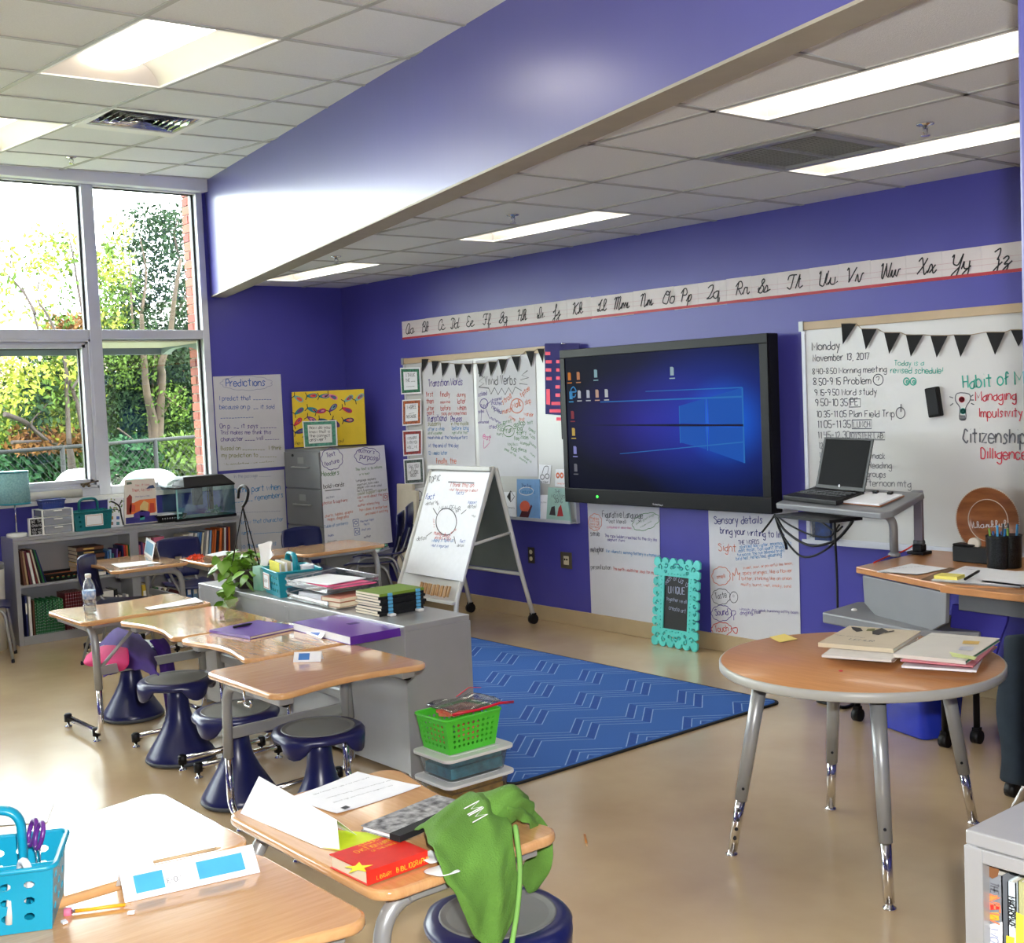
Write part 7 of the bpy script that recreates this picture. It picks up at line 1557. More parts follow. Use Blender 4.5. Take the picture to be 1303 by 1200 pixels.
build('red_seal', MB().tube([(-.13, -.105, .006), (0, -.115, .004), (.1, -.115, .01), (.18, -.105, -.002)], .006, 6, flat_=.3).tube([(.02, .07, .02), (.1, .09, .04), (.16, .085, .03)], .002, 5), flat((224, 30, 60), .3), zb)
build('bag_contents', MB().box((-.03, -.02, -.005), (.16, .11, .012), rz=.1).box((-.08, .0, -.012), (.06, .05, .02), rz=.6), mat('bag_red', (226, 60, 60), .4, scale=50, c2=(230, 160, 120)), zb)
for i, (dx, dy, c_, lb) in enumerate(((-.06, .02, (226, 70, 60), 'red toy piece inside the lime basket'), (.05, -.02, (236, 120, 90), 'orange-red toy piece inside the lime basket'))):
    p = M_ @ Vector((dx, dy, .01)); tag(build('toy_piece', MB().box((p[0], p[1], p[2]+.04), (.08, .06, .07), rz=.5*i), mat('toy_%d' % i, c_, .4, scale=40, c2=(214, 150, 110)), bevel=.008), lb, 'toy')
a, b = at(744, 1062, 2, .004), at(747, 1077, 2, .004); fp_ = thing('short_pencil', 'short orange pencil lying alone on the floor near the round table', 'pencil', tuple(a)); build('barrel', MB().tube([a, a+(b-a)*.8], .004, 6), flat((200, 130, 60)), fp_, world=True); build('tip', MB().tube([a+(b-a)*.8, b], [.004, .001], 6), flat((226, 190, 140)), fp_, world=True)
sheet('white printed sheet lying on the floor at the picture edge', [(-14, 1027), (69, 1021), (60, 1046), (-20, 1052)], .003, lines_=[('Name and date of the reading log for this week', (5, 1036), (55, 1032), .003), ('read each page and write the answer below', (5, 1042), (50, 1038), .003)], ink='pale')

# ---------------------------------------------------------------- on the round table
ZR = .681; NZ_ = (0, 0, 1)
sheet('yellow sticky note lying on the round table', [(979, 810.5), (998, 806.5), (1015, 813), (992, 817)], ZR+.0015, 'sticky_note', 'sticky note', mat('sticky_yellow', (236, 214, 120), .6, var=.04))
tag(build('red_speck', MB().lathe([(0, .0022), (.006, .002), (.007, .0002)], 10, tuple(at(1070, 854, 2, ZR))), flat((200, 50, 70))), 'small red candy speck on the round table top', 'speck')
PGW = mat('page_white2', (228, 226, 216), .7, var=.08, scale=4, stretch=(1, 1, 60))
for i in range(4):
    z0 = ZR+.0085*i+.0005; dx = rnd.uniform(-2, 2)
    stack_box('picture_book', '%s thin white-edged book from the table top in the pile by the sticky note' % ORD[i], ((1057+dx, 834), (1146+dx, 840.5), (1075+dx, 806)), z0, z0+.008, flat(((206, 190, 170), (226, 222, 214), (196, 160, 140), (214, 210, 204))[i]), 'book', PGW, 'pile of thin books on the round table')
t, w_, d, h = stack_box('picture_book', 'tan picture book with a black and white animal, on top of the book pile', ((1044, 818), (1140, 826), (1078, 796)), ZR+.036, ZR+.050, mat('book_tan', (206, 192, 166), .35, var=.04), 'book', PGW)
pz = ZR+.0506; mb = MB(); write(mb, 'LEMUR', (1080, 814), (1110, 817), (0, 0, pz), NZ_, 1.2, .004, off=.0004); write(mb, 'Tales and songs', (1062, 808), (1100, 812), (0, 0, pz), NZ_, 1, .002, off=.0004); build('cover_lettering', mb, INK['grey'], t, world=True)
for pts, c_ in ((((1083, 797.5), (1095, 799), (1098, 803), (1090, 804), (1085, 801)), (40, 36, 36)), (((1110, 803), (1122, 799), (1130, 803), (1118, 808), (1110, 807)), (50, 44, 40)), (((1104, 800), (1114, 800), (1112, 803), (1102, 803)), (110, 110, 60)), (((1125, 804), (1138, 802), (1138, 803.5), (1126, 805.5)), (60, 50, 40))):
    q = [at(x, y, 2, pz+.0006) for x, y in pts]; build('cover_picture', MB().add(q, [tuple(range(len(q)))[::-1]]), flat(c_), t, world=True)
cols = [((240, 240, 244), .0), ((236, 236, 240), .01), ((250, 250, 250), .0), ((214, 170, 60), .0), ((220, 60, 130), .02), ((150, 90, 110), .0), ((150, 170, 200), .0), ((200, 120, 130), .0)]
names_ = ['white sheaf at the bottom of the folder pile', 'white sheaf low in the folder pile', 'loose white papers fanned out under the folders', 'ochre folder in the middle of the folder pile', 'hot pink folder in the pile beside the binder', 'dusty plum folder just above the pink one', 'pale blue folder under the clear binder', 'rose folder directly under the green-edged binder']
z = ZR
for i, ((c_, j), n_) in enumerate(zip(cols, names_)):
    hh = .007 if i < 3 else .005; dx = rnd.uniform(-1.5, 1.5); z0 = z+.0003; z1 = z+hh; z = z1
    A3, B3, C3 = ((1148+dx, 847), (1238+dx*2, 853), (1172+dx, 822)) if i < 3 else ((1152+dx, 840), (1243+dx, 848), (1176, 815))
    c, w__, d__, rz_ = frame3(A3, B3, C3, z1); tag(build('folder', MB().box((c[0], c[1], (z0+z1)/2), (w__, d__, z1-z0), rz=rz_+rnd.uniform(-.03, .03)), flat(c_)), n_, 'folder', 'pile of folders and papers on the round table')
t, w_, d, h = stack_box('report_binder', 'clear-covered binder with a green edge on top of the folder pile', ((1151, 833), (1244, 842), (1172, 804)), z+.0005, z+.012, mat('binder_clear_white', (214, 210, 200), .25, var=.03), 'binder', flat((40, 130, 90)))
pz = z+.0126
for pts, c_ in ((((1226, 815), (1247, 816), (1245, 820), (1224, 819)), (206, 170, 90)), (((1223, 822), (1240, 823), (1237, 828), (1219, 827)), (176, 180, 190))):
    q = [at(x, y, 2, pz+.0004) for x, y in pts]; build('cover_block', MB().add(q, [(0, 3, 2, 1)]), flat(c_), t, world=True)
mb = MB(); write(mb, 'Reading and writing workshop', (1180, 808.5), (1222, 812), (0, 0, pz), NZ_, 1, .0025, off=.0004); build('cover_lettering', mb, INK['grey'], t, world=True)
sheet('small lime sticky tab poking out of the folder pile', [(1208, 829.5), (1243, 836), (1240, 839.5), (1212, 835)], pz+.001, 'sticky_tab', 'sticky note', flat((214, 226, 150)))

# ---------------------------------------------------------------- teacher's corner
ZK = .74
A = at(1089, 721, 2, ZK); B = at(1203, 744, 2, ZK)
td = thing('teacher_desk', 'large wooden-topped teacher desk below the schedule whiteboard', 'desk', (-2.8, 5.1, 0))
poly = [(A[0], A[1]), (B[0], B[1]), (-1.7, 4.9), (-1.7, 5.47), (A[0]-.02, 5.47)]
build('desktop', MB().prism(poly, ZK-.03, ZK), TLAM, td, world=True, bevel=.004)
e = [(B[0]-.02, B[1]-.012), (-1.65, 4.50), (-1.65, 4.885), (B[0]+.03, B[1]+.01)]
build('side_desktop', MB().prism(e, ZK-.034, ZK-.004), TLAM, td, world=True, bevel=.004)
dirn = (B-A)/np.linalg.norm(B-A); nrm_ = np.array([-dirn[1], dirn[0], 0])
def fp(s, k, z): p = A+dirn*s+nrm_*k; return (p[0], p[1], z)
Lf = np.linalg.norm(B-A); mb = MB(); o1 = [fp(.02, .02, .70), fp(Lf-.02, .02, .70), fp(Lf-.03, .02, .57), fp(Lf-.15, .02, .51), fp(.14, .02, .51), fp(.03, .02, .57)]
mb.add(o1+[(x+nrm_[0]*.02, y+nrm_[1]*.02, z) for x, y, z in o1], [tuple(range(6)), tuple(range(11, 5, -1))]+[(i, i+6, (i+1) % 6+6, (i+1) % 6) for i in range(6)])
GP = mat('grey_moulded_plastic', (128, 130, 134), .45, var=.04); build('modesty_panel', mb, GP, td, world=True, bevel=.004)
for x, y in ((-3.22, 5.38), (-1.9, 5.4), (-2.05, 4.62)): build('leg', MB().bb(x-.025, x+.025, y-.025, y+.025, .0, .706), DGREY, td, world=True, bevel=.004)
build('apron', MB().prism([(B[0]+.03, B[1]+.05), (-1.72, 4.56), (-1.72, 4.58), (B[0]+.03, B[1]+.07)], .63, .704), DGREY, td, world=True)
# moulded grey cart shelf below
ct = thing('low_cart', 'grey moulded cart shelf on a black caster under the teacher desk', 'cart', (-3.1, 4.6, 0))
sp = [at(1046, 778, 2, .53), at(1167, 801, 2, .53)]; q = [(sp[0][0], sp[0][1]), (sp[1][0], sp[1][1]), (sp[1][0]+.22, sp[1][1]+.12), (sp[1][0]+.18, sp[1][1]+.3), (sp[0][0]+.1, sp[0][1]+.42), (sp[0][0]-.03, sp[0][1]+.32)]
build('cart_shelf', MB().prism(q, .475, .527), GP, ct, world=True, bevel=.008)
for x, y in ((sp[0][0]+.1, sp[0][1]+.12), (sp[1][0]+.05, sp[1][1]+.12), (sp[0][0]+.12, sp[0][1]+.34), (sp[1][0]+.12, sp[1][1]+.26)):
    lg = build('leg', MB().cyl((x, y, .06), (x, y, .475), .014), BLACKP, ct, world=True); build('caster', MB().tube([(x-.018, y, .03), (x+.018, y, .03)], .03, 16).box((x, y, .062), (.03, .03, .02)), BLACKP, lg, world=True)
tag(build('small_button', MB().ball(tuple(at(1087, 776, 2, .53)), .014, 12, 6, (1, 1, .5)), WHITE), 'small white rounded knob lying on the grey cart shelf', 'knob')
bn = thing('recycling_bin', 'blue plastic bin on the floor behind the round table', 'bin', (-3.02, 4.86, 0), -.3); rows = []
for s_, z in ((.84, .004), (.86, .01), (.98, .24), (1.0, .25), (1.04, .252), (1.04, .262)): rows.append([(x, y, z) for x, y in rrect(.33*s_, .25*s_, .035, 4)])
mb = MB().grid(rows, closed=True); mb.add([(x, y, .004) for x, y in rrect(.33*.84, .25*.84, .035, 4)], [tuple(range(20))]); build('bin_body', mb, mat('bin_blue', (34, 58, 190), .25, var=.06), bn, solid=.003)
build('rim', MB().tube([(x, y, .262) for x, y in rrect(.345, .262, .037, 4)]+[(.345/2, .262/2-.037, .262)], .006, 6, False), mat('bin_blue', (34, 58, 190)), bn)
# swing-arm laptop tray
T0, T1 = at(987, 640, 2, 1.0), at(1129, 654, 2, 1.0); T1[2] = 1.0; T2 = at(1176, 627, 2, 1.055); dv = T2-T1
sh_ = thing('laptop_tray', 'grey swing-arm tray holding the black laptop beside the TV', 'tray', tuple((T0+T1)/2))
ol = [T0+dv*.1, T0, T1-(T1-T0)*.06, T1+dv*.12, T2, T2-(T1-T0)*.98+dv*.0]; nz = np.cross(T1-T0, dv); nz /= np.linalg.norm(nz); nz = nz if nz[2] > 0 else -nz
mb = MB(); n = len(ol); mb.add([p for p in ol]+[p-nz*.03 for p in ol], [tuple(range(n)), tuple(range(2*n-1, n-1, -1))]+[(i, i+n, (i+1) % n+n, (i+1) % n) for i in range(n)]); build('tray_top', mb, GP, sh_, world=True, bevel=.006)
pb_ = at(1138, 708, 2, ZK); arm = [pb_, at(1138, 680, 1, pb_[1]), at(1132, 664, 1, pb_[1]-.01), at(1100, 650, 1, pb_[1]-.05)]
arm[-1] = (T0+T1)/2+dv*.5-nz*.05+(T1-T0)*.16
build('arm', MB().tube(fillet([arm[0], arm[0]+[0, 0, .20], arm[-1]], .09, 8), .02, 14), GTUBE, sh_, world=True); build('arm_mount', MB().cyl(arm[-1]-nz*.03, arm[-1]+nz*.03, .035), GTUBE, sh_, world=True); build('base_collar', MB().lathe([(.03, .001), (.03, .012), (.021, .02)], 18, tuple(pb_)), GTUBE, sh_, world=True)
build('keyboard_rail', MB().box(tuple((T0+T1)/2-nz*.05-(T1-T0)*.1), (.4, .2, .015), rz=math.atan2((T1-T0)[1], (T1-T0)[0])), BLACKP, sh_, world=True)
# laptop
ud = (T1-T0)/np.linalg.norm(T1-T0); dvn = dv/np.linalg.norm(dv); base0 = T0+ud*.02+dvn*.06+nz*.002
lt = thing('laptop', 'open black laptop on the grey swing-arm tray', 'laptop', tuple(base0)); 
h0, h1 = base0+ud*.10+dvn*.24, base0+ud*.48+dvn*.22; f0, f1 = base0, base0+ud*.42-dvn*.02
mb = MB(); ol = [f0, f1, h1, h0]; mb.add([p+nz*.004 for p in ol]+[p+nz*.026 for p in ol], [(3, 2, 1, 0), (4, 5, 6, 7)]+[(i, (i+1) % 4, (i+1) % 4+4, i+4) for i in range(4)]); build('keyboard_base', mb, mat('matt_black', (7, 7, 8)), lt, world=True, bevel=.003)
upv = UPZ*.95-ud*(-.03)+dvn*.25; upv /= np.linalg.norm(upv); lh = .265; off_ = -dvn*.012
q = [h0+nz*.024, h1+nz*.024, h1+nz*.024+upv*lh+ud*.03, h0+nz*.024+upv*lh+ud*.03]; mb = MB(); mb.add(q+[p+dvn*.01 for p in q], [(0, 1, 2, 3), (7, 6, 5, 4)]+[(i, i+4, (i+1) % 4+4, (i+1) % 4) for i in range(4)]); build('lid', mb, mat('matt_black', (7, 7, 8), .8, spec=.1, var=.05), lt, world=True, bevel=.002)
ce_ = sum(q)/4; qi = [ce_+(p-ce_)*.9-dvn*.002+upv*.006 for p in q]; build('screen', MB().add(qi, [(0, 1, 2, 3)]), mat('dark_screen', (10, 10, 12), .6, spec=.1, var=.05), lt, world=True)
lg_ = (q[0]+q[1])/2+upv*.02-dvn*.004; build('maker_logo', MB().add([lg_+ud*.008*math.cos(a_)+upv*.008*math.sin(a_) for a_ in np.linspace(0, 2*PI, 13)[:-1]], [tuple(range(12))]), flat((190, 190, 194)), lt, world=True)
k3 = base0+nz*.027; mb = MB()
for i in range(12):
    for j in range(4): c_ = k3+ud*(.07+.029*i+.018*j)+dvn*(.09+.03*j); mb.box(tuple(c_), (.024, .022, .003), rz=math.atan2(ud[1], ud[0]))
build('keys', mb, mat('key_dark', (34, 34, 38), .4, var=.1), lt, world=True, kind='stuff')
# clipboard
c0_ = T1-ud*.36+dvn*.10+nz*.003; cb_ = thing('clipboard', 'clipboard with white papers on the tray beside the laptop', 'clipboard', tuple(c0_))
def slab(o_, a_, b_, th_): 
    ol = [o_, o_+a_, o_+a_+b_, o_+b_]; mb = MB(); return mb.add(ol+[p+nz*th_ for p in ol], [(3, 2, 1, 0), (4, 5, 6, 7)]+[(i, (i+1) % 4, (i+1) % 4+4, i+4) for i in range(4)])
build('board', slab(c0_, ud*.26, dvn*.25+ud*.03, .005), flat((150, 96, 60)), cb_, world=True); build('papers', slab(c0_+nz*.0055+ud*.005, ud*.25, dvn*.235+ud*.03, .008), PAPER, cb_, world=True)
for s_ in (.1, .2): build('clip', slab(c0_+nz*.014+ud*s_+dvn*.2, ud*.03, dvn*.03, .012), BLACKP, cb_, world=True, bevel=.002)
tag(build('pouch', MB().box(tuple(on(1048, 668, (0, YW-.07, 0), WN)), (.105, .02, .2), ry=.05), mat('pouch_blue', (34, 66, 130), .5, scale=20, c2=(20, 30, 60)), bevel=.006), 'dark blue packet standing in the marker tray under the laptop tray', 'packet')
tag(build('black_packet', MB().box(tuple(on(1038, 662, (0, YW-.07, 0), WN)), (.05, .016, .19), ry=-.04), mat('packet_black', (24, 26, 30), .5, scale=60, c2=(90, 96, 110)), bevel=.004), 'narrow black packet behind the dark blue packet in the marker tray', 'packet')
# cables
def cable(label, pts, r=.006, m=BLACKP, sm=True): return tag(build('cable', MB().tube(catmull(pts, 6), r, 7), m), label, 'cable')
K = lambda x, y, Y: at(x, y, 1, Y)
j0 = K(986, 655, 5.44)
cable('thick black cable bundle drooping from the TV corner to the tray, lowest loop', [j0, K(995, 680, 5.40), K(1020, 708, 5.34), K(1050, 700, 5.3), K(1078, 672, 5.22), K(1087, 655, 5.14)])
cable('black cable sagging just above the lowest loop between TV and tray', [j0, K(1000, 676, 5.38), K(1030, 694, 5.32), K(1062, 688, 5.24), K(1082, 668, 5.18), K(1088, 656, 5.12)], .007)
cable('black cable sweeping nearly level from the TV corner under the tray', [j0, K(1010, 660, 5.38), K(1040, 662, 5.3), K(1062, 676, 5.25), K(1072, 670, 5.2)], .005)
cable('black cable dipping through the white tag below the tray', [j0, K(1005, 668, 5.38), K(1030, 680, 5.32), K(1055, 683, 5.26), K(1068, 668, 5.2)], .005)
cable('short black plug lead dangling from the TV corner over the sensory chart', [j0, K(992, 672, 5.46), K(999, 690, 5.48), K(1001, 699, 5.49)], .008)
cable('short black lead pointing back down beside the TV corner', [j0, K(980, 664, 5.46), K(970, 677, 5.47)], .006)
cable('long black power cord hanging from the laptop tray to the low cart', [K(1062, 646, 5.0), K(1063, 690, 5.0), K(1065, 730, 5.0), K(1066, 777, 4.95)], .006)
cable('red cable running across the teacher desk to the document camera', [K(1172, 698, 5.36), K(1165, 693, 5.34)]+[at(x, y, 2, ZK+.006) for x, y in ((1150, 701), (1130, 708), (1112, 716))], .004, flat((226, 60, 40)))
cable('black floor cable curling on the floor under the round table', [at(x, y, 2, .008) for x, y in ((1040, 892), (1060, 897), (1075, 900), (1088, 894), (1096, 885))], .008)
# document camera
dc = at(1170, 705, 2, ZK); dcm = thing('document_camera', 'grey folding document camera standing on the teacher desk', 'document camera', (dc[0], dc[1], ZK)); s_ = .32
build('base', MB().bb(-.055, .055, -.05, .05, 0, .02).bb(-.03, .03, -.03, .03, .02, .06), BLACKP, dcm, bevel=.005); build('column', MB().bb(-.028, .028, -.012, .012, .05, .34), mat('lilac_grey_metal', (128, 120, 130), .35, metal=.5, var=.04), dcm, bevel=.004); build('camera_head', MB().box((-.012, -.03, .355), (.07, .11, .035), rx=.25), GP, dcm, bevel=.006); build('lens_ring', MB().lathe([(.014, .335), (.014, .33)], 14, (-.012, -.06, 0)), BLACKP, dcm); build('hinge', MB().tube([(-.03, 0, .07), (.03, 0, .07)], .018, 14), DGREY, dcm); dcm.scale = (.82,)*3
# thankful plate
pcx = on(1259, 662, (0, 5.5, 0), WN); PR = .163; plt = thing('charger_plate', 'round wood-look plate with white word thankful leaning on the whiteboard', 'plate', (pcx[0], pcx[1], pcx[2]))
WP = mat('plate_wood', (168, 110, 66), .3, scale=3, c2=(118, 70, 40), stretch=(2, 2, 9))
def disc(prof): 
    return MB().grid([[(r*math.cos(a_), -y, r*math.sin(a_)) for a_ in np.linspace(0, 2*PI, 65)[:-1]] for r, y in prof], closed=True)
build('plate_dish', disc([(.001, .004), (PR*.56, .004), (PR*.60, .010), (PR*.66, .016), (PR*.97, .022), (PR, .024), (PR*.97, .012), (PR*.5, .0), (.001, .0)]), WP, plt)
bd_ = MB()
for a_ in np.linspace(0, 2*PI, 97)[:-1]: bd_.ball((PR*math.cos(a_), -.023, PR*math.sin(a_)), .0042, 6, 4)
build('beaded_rim', bd_, mat('bead_white', (206, 196, 182), .4, var=.05), plt, kind='stuff'); build('inner_ring', MB().tube([(PR*.63*math.cos(a_), -.0145, PR*.63*math.sin(a_)) for a_ in np.linspace(0, 2*PI, 49)], .0022, 5, False), mat('bead_white', (206, 196, 182)), plt)
mb = MB(); write(mb, 'thankful', (1238, 672), (1281, 670), (0, pcx[1]-.009, 0), WN, 1.25, .0034, font='curs', off=.004, wob=.03); build('lettering', mb, INK['white'], plt, world=True)
# desk odds and ends
tw_ = thing('tape_dispenser', 'black tape dispenser on the teacher desk in front of the plate', 'tape dispenser', tuple(at(1243, 716, 2, ZK)), -.1)
build('body', MB().bb(-.11, .11, -.03, .03, 0, .075).bb(-.11, .0, -.03, .03, .075, .085), BLACKP, tw_, bevel=.01); build('tape_wheel', MB().tube([(-.01, -.012, .088), (-.01, .012, .088)], .028, 18), flat((214, 206, 190)), tw_)
for i, (x, y, lb) in enumerate(((1270, 723, 'black mesh pen cup with blue-topped pens on the teacher desk'), (1286, 722, 'black mesh pen cup beside the column, with green scissors'))):
    c_ = at(x, y, 2, ZK); t = thing('pen_cup', lb, 'pen cup', tuple(c_)); build('cup_body', MB().lathe([(.044, 0), (.046, .005), (.05, .14), (.052, .145), (.048, .145), (.043, .01), (0, .008)], 26), mat('mesh_black', (16, 20, 22), .35, metal=.4, scale=200, c2=(50, 54, 56)), t)
    build('cup_rim', MB().lathe([(.051, .143), (.053, .147), (.05, .149), (.047, .146)], 26), BLACKP, t)
    for k in range(5):
        a_ = k*1.3+i; px0 = (.02*math.cos(a_), .02*math.sin(a_), .012); px1 = (.036*math.cos(a_), .036*math.sin(a_), .18+.02*math.sin(k*2.1)); c2_ = ((30, 110, 170), (40, 44, 50), (30, 90, 160), (110, 150, 60), (60, 140, 190))[k]
        tag(build('pen', MB().tube([np.array(c_)+px0, np.array(c_)+px1], .005, 7), flat(c2_, .3)), ('%s pen in the %s black pen cup' % (('mid blue', 'black', 'deep blue', 'green', 'sky blue')[k], ('blue-topped', 'column-side')[i])), 'pen')
sheet('white sheet pile on the teacher desk near the arm base', [(1115, 727), (1160, 717), (1206, 723), (1168, 731)], ZK+.004, 'paper_sheet', th=.004, lines_=[('Lesson plan for the week', (1135, 724), (1180, 720), .003)])
sheet('brown folder edge lying between the sheet piles on the teacher desk', [(1172, 737), (1208, 722), (1215, 723), (1183, 738)], ZK+.003, 'folder', 'folder', flat((120, 92, 64)), th=.003)
sheet('open calendar pages with a pen across them on the teacher desk', [(1184, 738), (1228, 720), (1303, 728), (1298, 747), (1250, 744)][:4], ZK+.006, 'calendar', th=.005, lines_=[('November', (1222, 724), (1240, 725), .003)])
sheet('stacked white pages by the column on the teacher desk', [(1248, 738), (1262, 728), (1318, 726), (1318, 746)], ZK+.014, 'paper_pile', th=.008)
c_ = at(1208, 734, 2, ZK+.013); tag(build('sticky_pad', MB().box((c_[0], c_[1], ZK+.0145), (.1, .085, .014), rz=.15), mat('sticky_yellow2', (232, 220, 110), .6, var=.04)), 'yellow sticky note pad on the teacher desk', 'sticky note')
a, b = at(1228, 737, 2, ZK+.02), at(1245, 727, 2, ZK+.02); tag(build('black_pen', MB().tube([a, b], .006, 8).tube([b, b+(b-a)*.12], [.004, .001], 8), BLACKP), 'black pen lying on the calendar pages on the teacher desk', 'pen')
# teacher chair with jacket
tc_ = thing('teacher_chair', 'rolling chair draped with a dark jacket between the desk and round table', 'chair', (-1.88, 4.36, 0))
q = lambda x, y, z: at(x, y, 2, z)
TCX, TCY = -1.93, 4.32
build('seat', MB().prism(rrect(.46, .44, .06, 5, TCX, TCY), .44, .50), mat('slate_fabric', (42, 52, 62), .85, var=.1), tc_, world=True, bevel=.02)
rows = [[(TCX-.22+.44*u, TCY-.20-.05*v-.03*math.sin(u*PI), .50+.14*v) for u in np.linspace(0, 1, 9)] for v in np.linspace(0, 1, 7)]
build('backrest', MB().grid(rows), mat('slate_fabric', (42, 52, 62)), tc_, world=True, solid=.035)
lf = at(1201, 1010, 2, .05)
for k, (px_, py_) in enumerate(((-.36, -.02), (-.18, -.36), (.24, -.34), (.26, .26), (-.24, .30))):
    e_ = np.array([TCX+px_, TCY+py_, .075]); p = fillet([(TCX+px_*.15, TCY+py_*.15, .40), (TCX+px_*.5, TCY+py_*.5, .36), tuple(e_)], .09, 6)
    lg = build('leg', MB().tube(p, .015, 10), CHROME if k < 2 else GTUBE, tc_, world=True); build('caster', MB().tube([(e_[0]-.02, e_[1], .03), (e_[0]+.02, e_[1], .03)], .03, 16).box((e_[0], e_[1], .06), (.03, .03, .03)), BLACKP, lg, world=True)
jk = MB(); rows = []
for i in range(13):
    v = i/12; rows.append([(TCX-.25+.5*u+.012*math.sin(v*9+u*4), TCY-.26-.06*(1-v)-.028*math.sin(u*11+v*2)-.03*math.sin(u*PI), .16+.52*v+.012*math.sin(u*7)) for u in np.linspace(0, 1, 22)])
tag(build('dark_jacket', jk.grid(rows), mat('jacket_slate', (30, 44, 56), .85, var=.15, scale=20), solid=.012, sub=1), 'dark slate jacket hanging over the rolling chair back', 'jacket')
bq = [at(x, y, 1, 4.72) for x, y in ((1211, 769), (1283, 778), (1281, 792), (1272, 815), (1262, 850), (1205, 850))]
bg_ = MB(); bg_.add(bq+[p+np.array([0, .02, 0]) for p in bq], [tuple(range(6)), tuple(range(11, 5, -1))]+[(i, i+6, (i+1) % 6+6, (i+1) % 6) for i in range(6)])
tag(build('fabric_panel', bg_, mat('indigo_fabric', (50, 46, 150), .7, var=.06), bevel=.004), 'indigo fabric pocket hanging under the teacher desk edge', 'fabric pocket')

# turquoise scroll frame with a chalkboard, pierced scrollwork cut cell by cell
f0, f1 = at(838, 822, 2, 0), at(896, 829, 2, 0); fl0 = np.array([-5.285, 5.47, .0]); fW, fH = .385, .555; tilt = .10
fu = np.array([1, 0, 0.0]); fv = np.array([0, math.sin(tilt), math.cos(tilt)]); fn_ = np.array([0, -math.cos(tilt), math.sin(tilt)])
sfr = thing('scroll_frame', 'turquoise scrollwork frame round a small chalkboard, leaning on the wall', 'frame', tuple(fl0+fu*fW/2))
cs = .0042; nx_, nz_ = int(fW/cs), int(fH/cs); iw0, iw1, ih0, ih1 = .092, fW-.092, .115, fH-.115
def spiral(cx, cy, r, s0, flip=1, n=16): return [(cx+flip*r*(1-.72*t)*math.cos(s0+5.0*t), cy+r*(1-.72*t)*math.sin(s0+5.0*t)) for t in np.linspace(0, 1, n)]
cuts = []
for s_ in (1, -1):
    for cx, cy, r, a_ in ((.05, .062, .02, .5), (.105, .045, .019, 2.2), (.15, .062, .014, .3), (.105, .085, .012, 3.6)):
        for fy in (0, 1): cuts.append(spiral(cx if s_ > 0 else fW-cx, cy if not fy else fH-cy, r, a_ if not fy else -a_, s_))
    for k in range(7):
        cy = .125+.05*k; cuts.append(spiral(.036 if s_ > 0 else fW-.036, cy, .014, 1.2*k, s_)); cuts.append([((.073 if s_ > 0 else fW-.073), cy-.012), ((.069 if s_ > 0 else fW-.069), cy+.01)])
for fy in (0, 1):
    for k in range(3): cuts.append([(fW/2-.05+.05*k-.016, (.1 if not fy else fH-.1)), (fW/2-.05+.05*k+.012, (.096 if not fy else fH-.096))])
    cuts.append(spiral(fW/2-.014, .05 if not fy else fH-.05, .016, 1, 1)); cuts.append(spiral(fW/2+.014, .05 if not fy else fH-.05, .016, 1, -1))
CP = np.array([p for c in cuts for p in c]); lob = []
for k in range(6): lob += [(.028+.0658*k, .028), (.028+.0658*k, fH-.028)]
for k in range(9): lob += [(.026, .03+.0618*k), (fW-.026, .03+.0618*k)]
LB = np.array(lob); keep = {}
for i in range(nx_):
    for j in range(nz_):
        x, y = (i+.5)*cs, (j+.5)*cs
        if iw0 < x < iw1 and ih0 < y < ih1: continue
        ins = (.030 < x < fW-.030 and .030 < y < fH-.030) or np.min(np.hypot(LB[:, 0]-x, LB[:, 1]-y)) < .028
        if not ins or np.min(np.hypot(CP[:, 0]-x, CP[:, 1]-y)) < .0040: continue
        keep[(i, j)] = 1
mb = MB(); vi = {}
def vtx(i, j, k):
    if (i, j, k) not in vi: vi[(i, j, k)] = len(mb.v); mb.v.append(tuple(fl0+fu*i*cs+fv*j*cs+fn_*(.014*k)))
    return vi[(i, j, k)]
for (i, j) in keep:
    fs = [(vtx(i, j, 1), vtx(i+1, j, 1), vtx(i+1, j+1, 1), vtx(i, j+1, 1))]
    for (di, dj, a_, b_) in ((-1, 0, (i, j), (i, j+1)), (1, 0, (i+1, j+1), (i+1, j)), (0, -1, (i+1, j), (i, j)), (0, 1, (i, j+1), (i+1, j+1))):
        if (i+di, j+dj) not in keep: fs.append((vtx(*a_, 0), vtx(*b_, 0), vtx(*b_, 1), vtx(*a_, 1)))
    for f_ in fs: mb.f.append(f_); mb.sm.append(False); mb.mi.append(0)
build('frame_scrollwork', mb, mat('turquoise_paint', (88, 206, 198), .4, var=.05, scale=20), sfr, world=True)
mb = MB(); o_ = fl0+fn_*.004; q = [o_+fu*a_+fv*b_ for a_, b_ in ((iw0-.01, ih0-.01), (iw1+.01, ih0-.01), (iw1+.01, ih1+.01), (iw0-.01, ih1+.01))]; mb.add(q, [(0, 1, 2, 3)]); build('chalkboard', mb, mat('chalkboard_black', (26, 28, 30), .55, var=.15, scale=20), sfr, world=True, solid=.003)
mb = MB()
for s, a_, b_, y0_, y1_, pe in (('each', .100, .150, .385, .425, .0035), ('of', .165, .192, .418, .418, .0035), ('us is', .205, .285, .415, .385, .0035), ('UNIQUE', .125, .262, .335, .338, .007), ('together we all', .112, .278, .29, .285, .0035), ('create art', .135, .275, .235, .225, .0035)):
    write(mb, s, o_+fu*a_+fv*y0_, o_+fu*b_+fv*y1_, o_, fn_, 1.5, pe, off=.004, world=True)
build('chalk_writing', mb, INK['pale'], sfr, world=True)

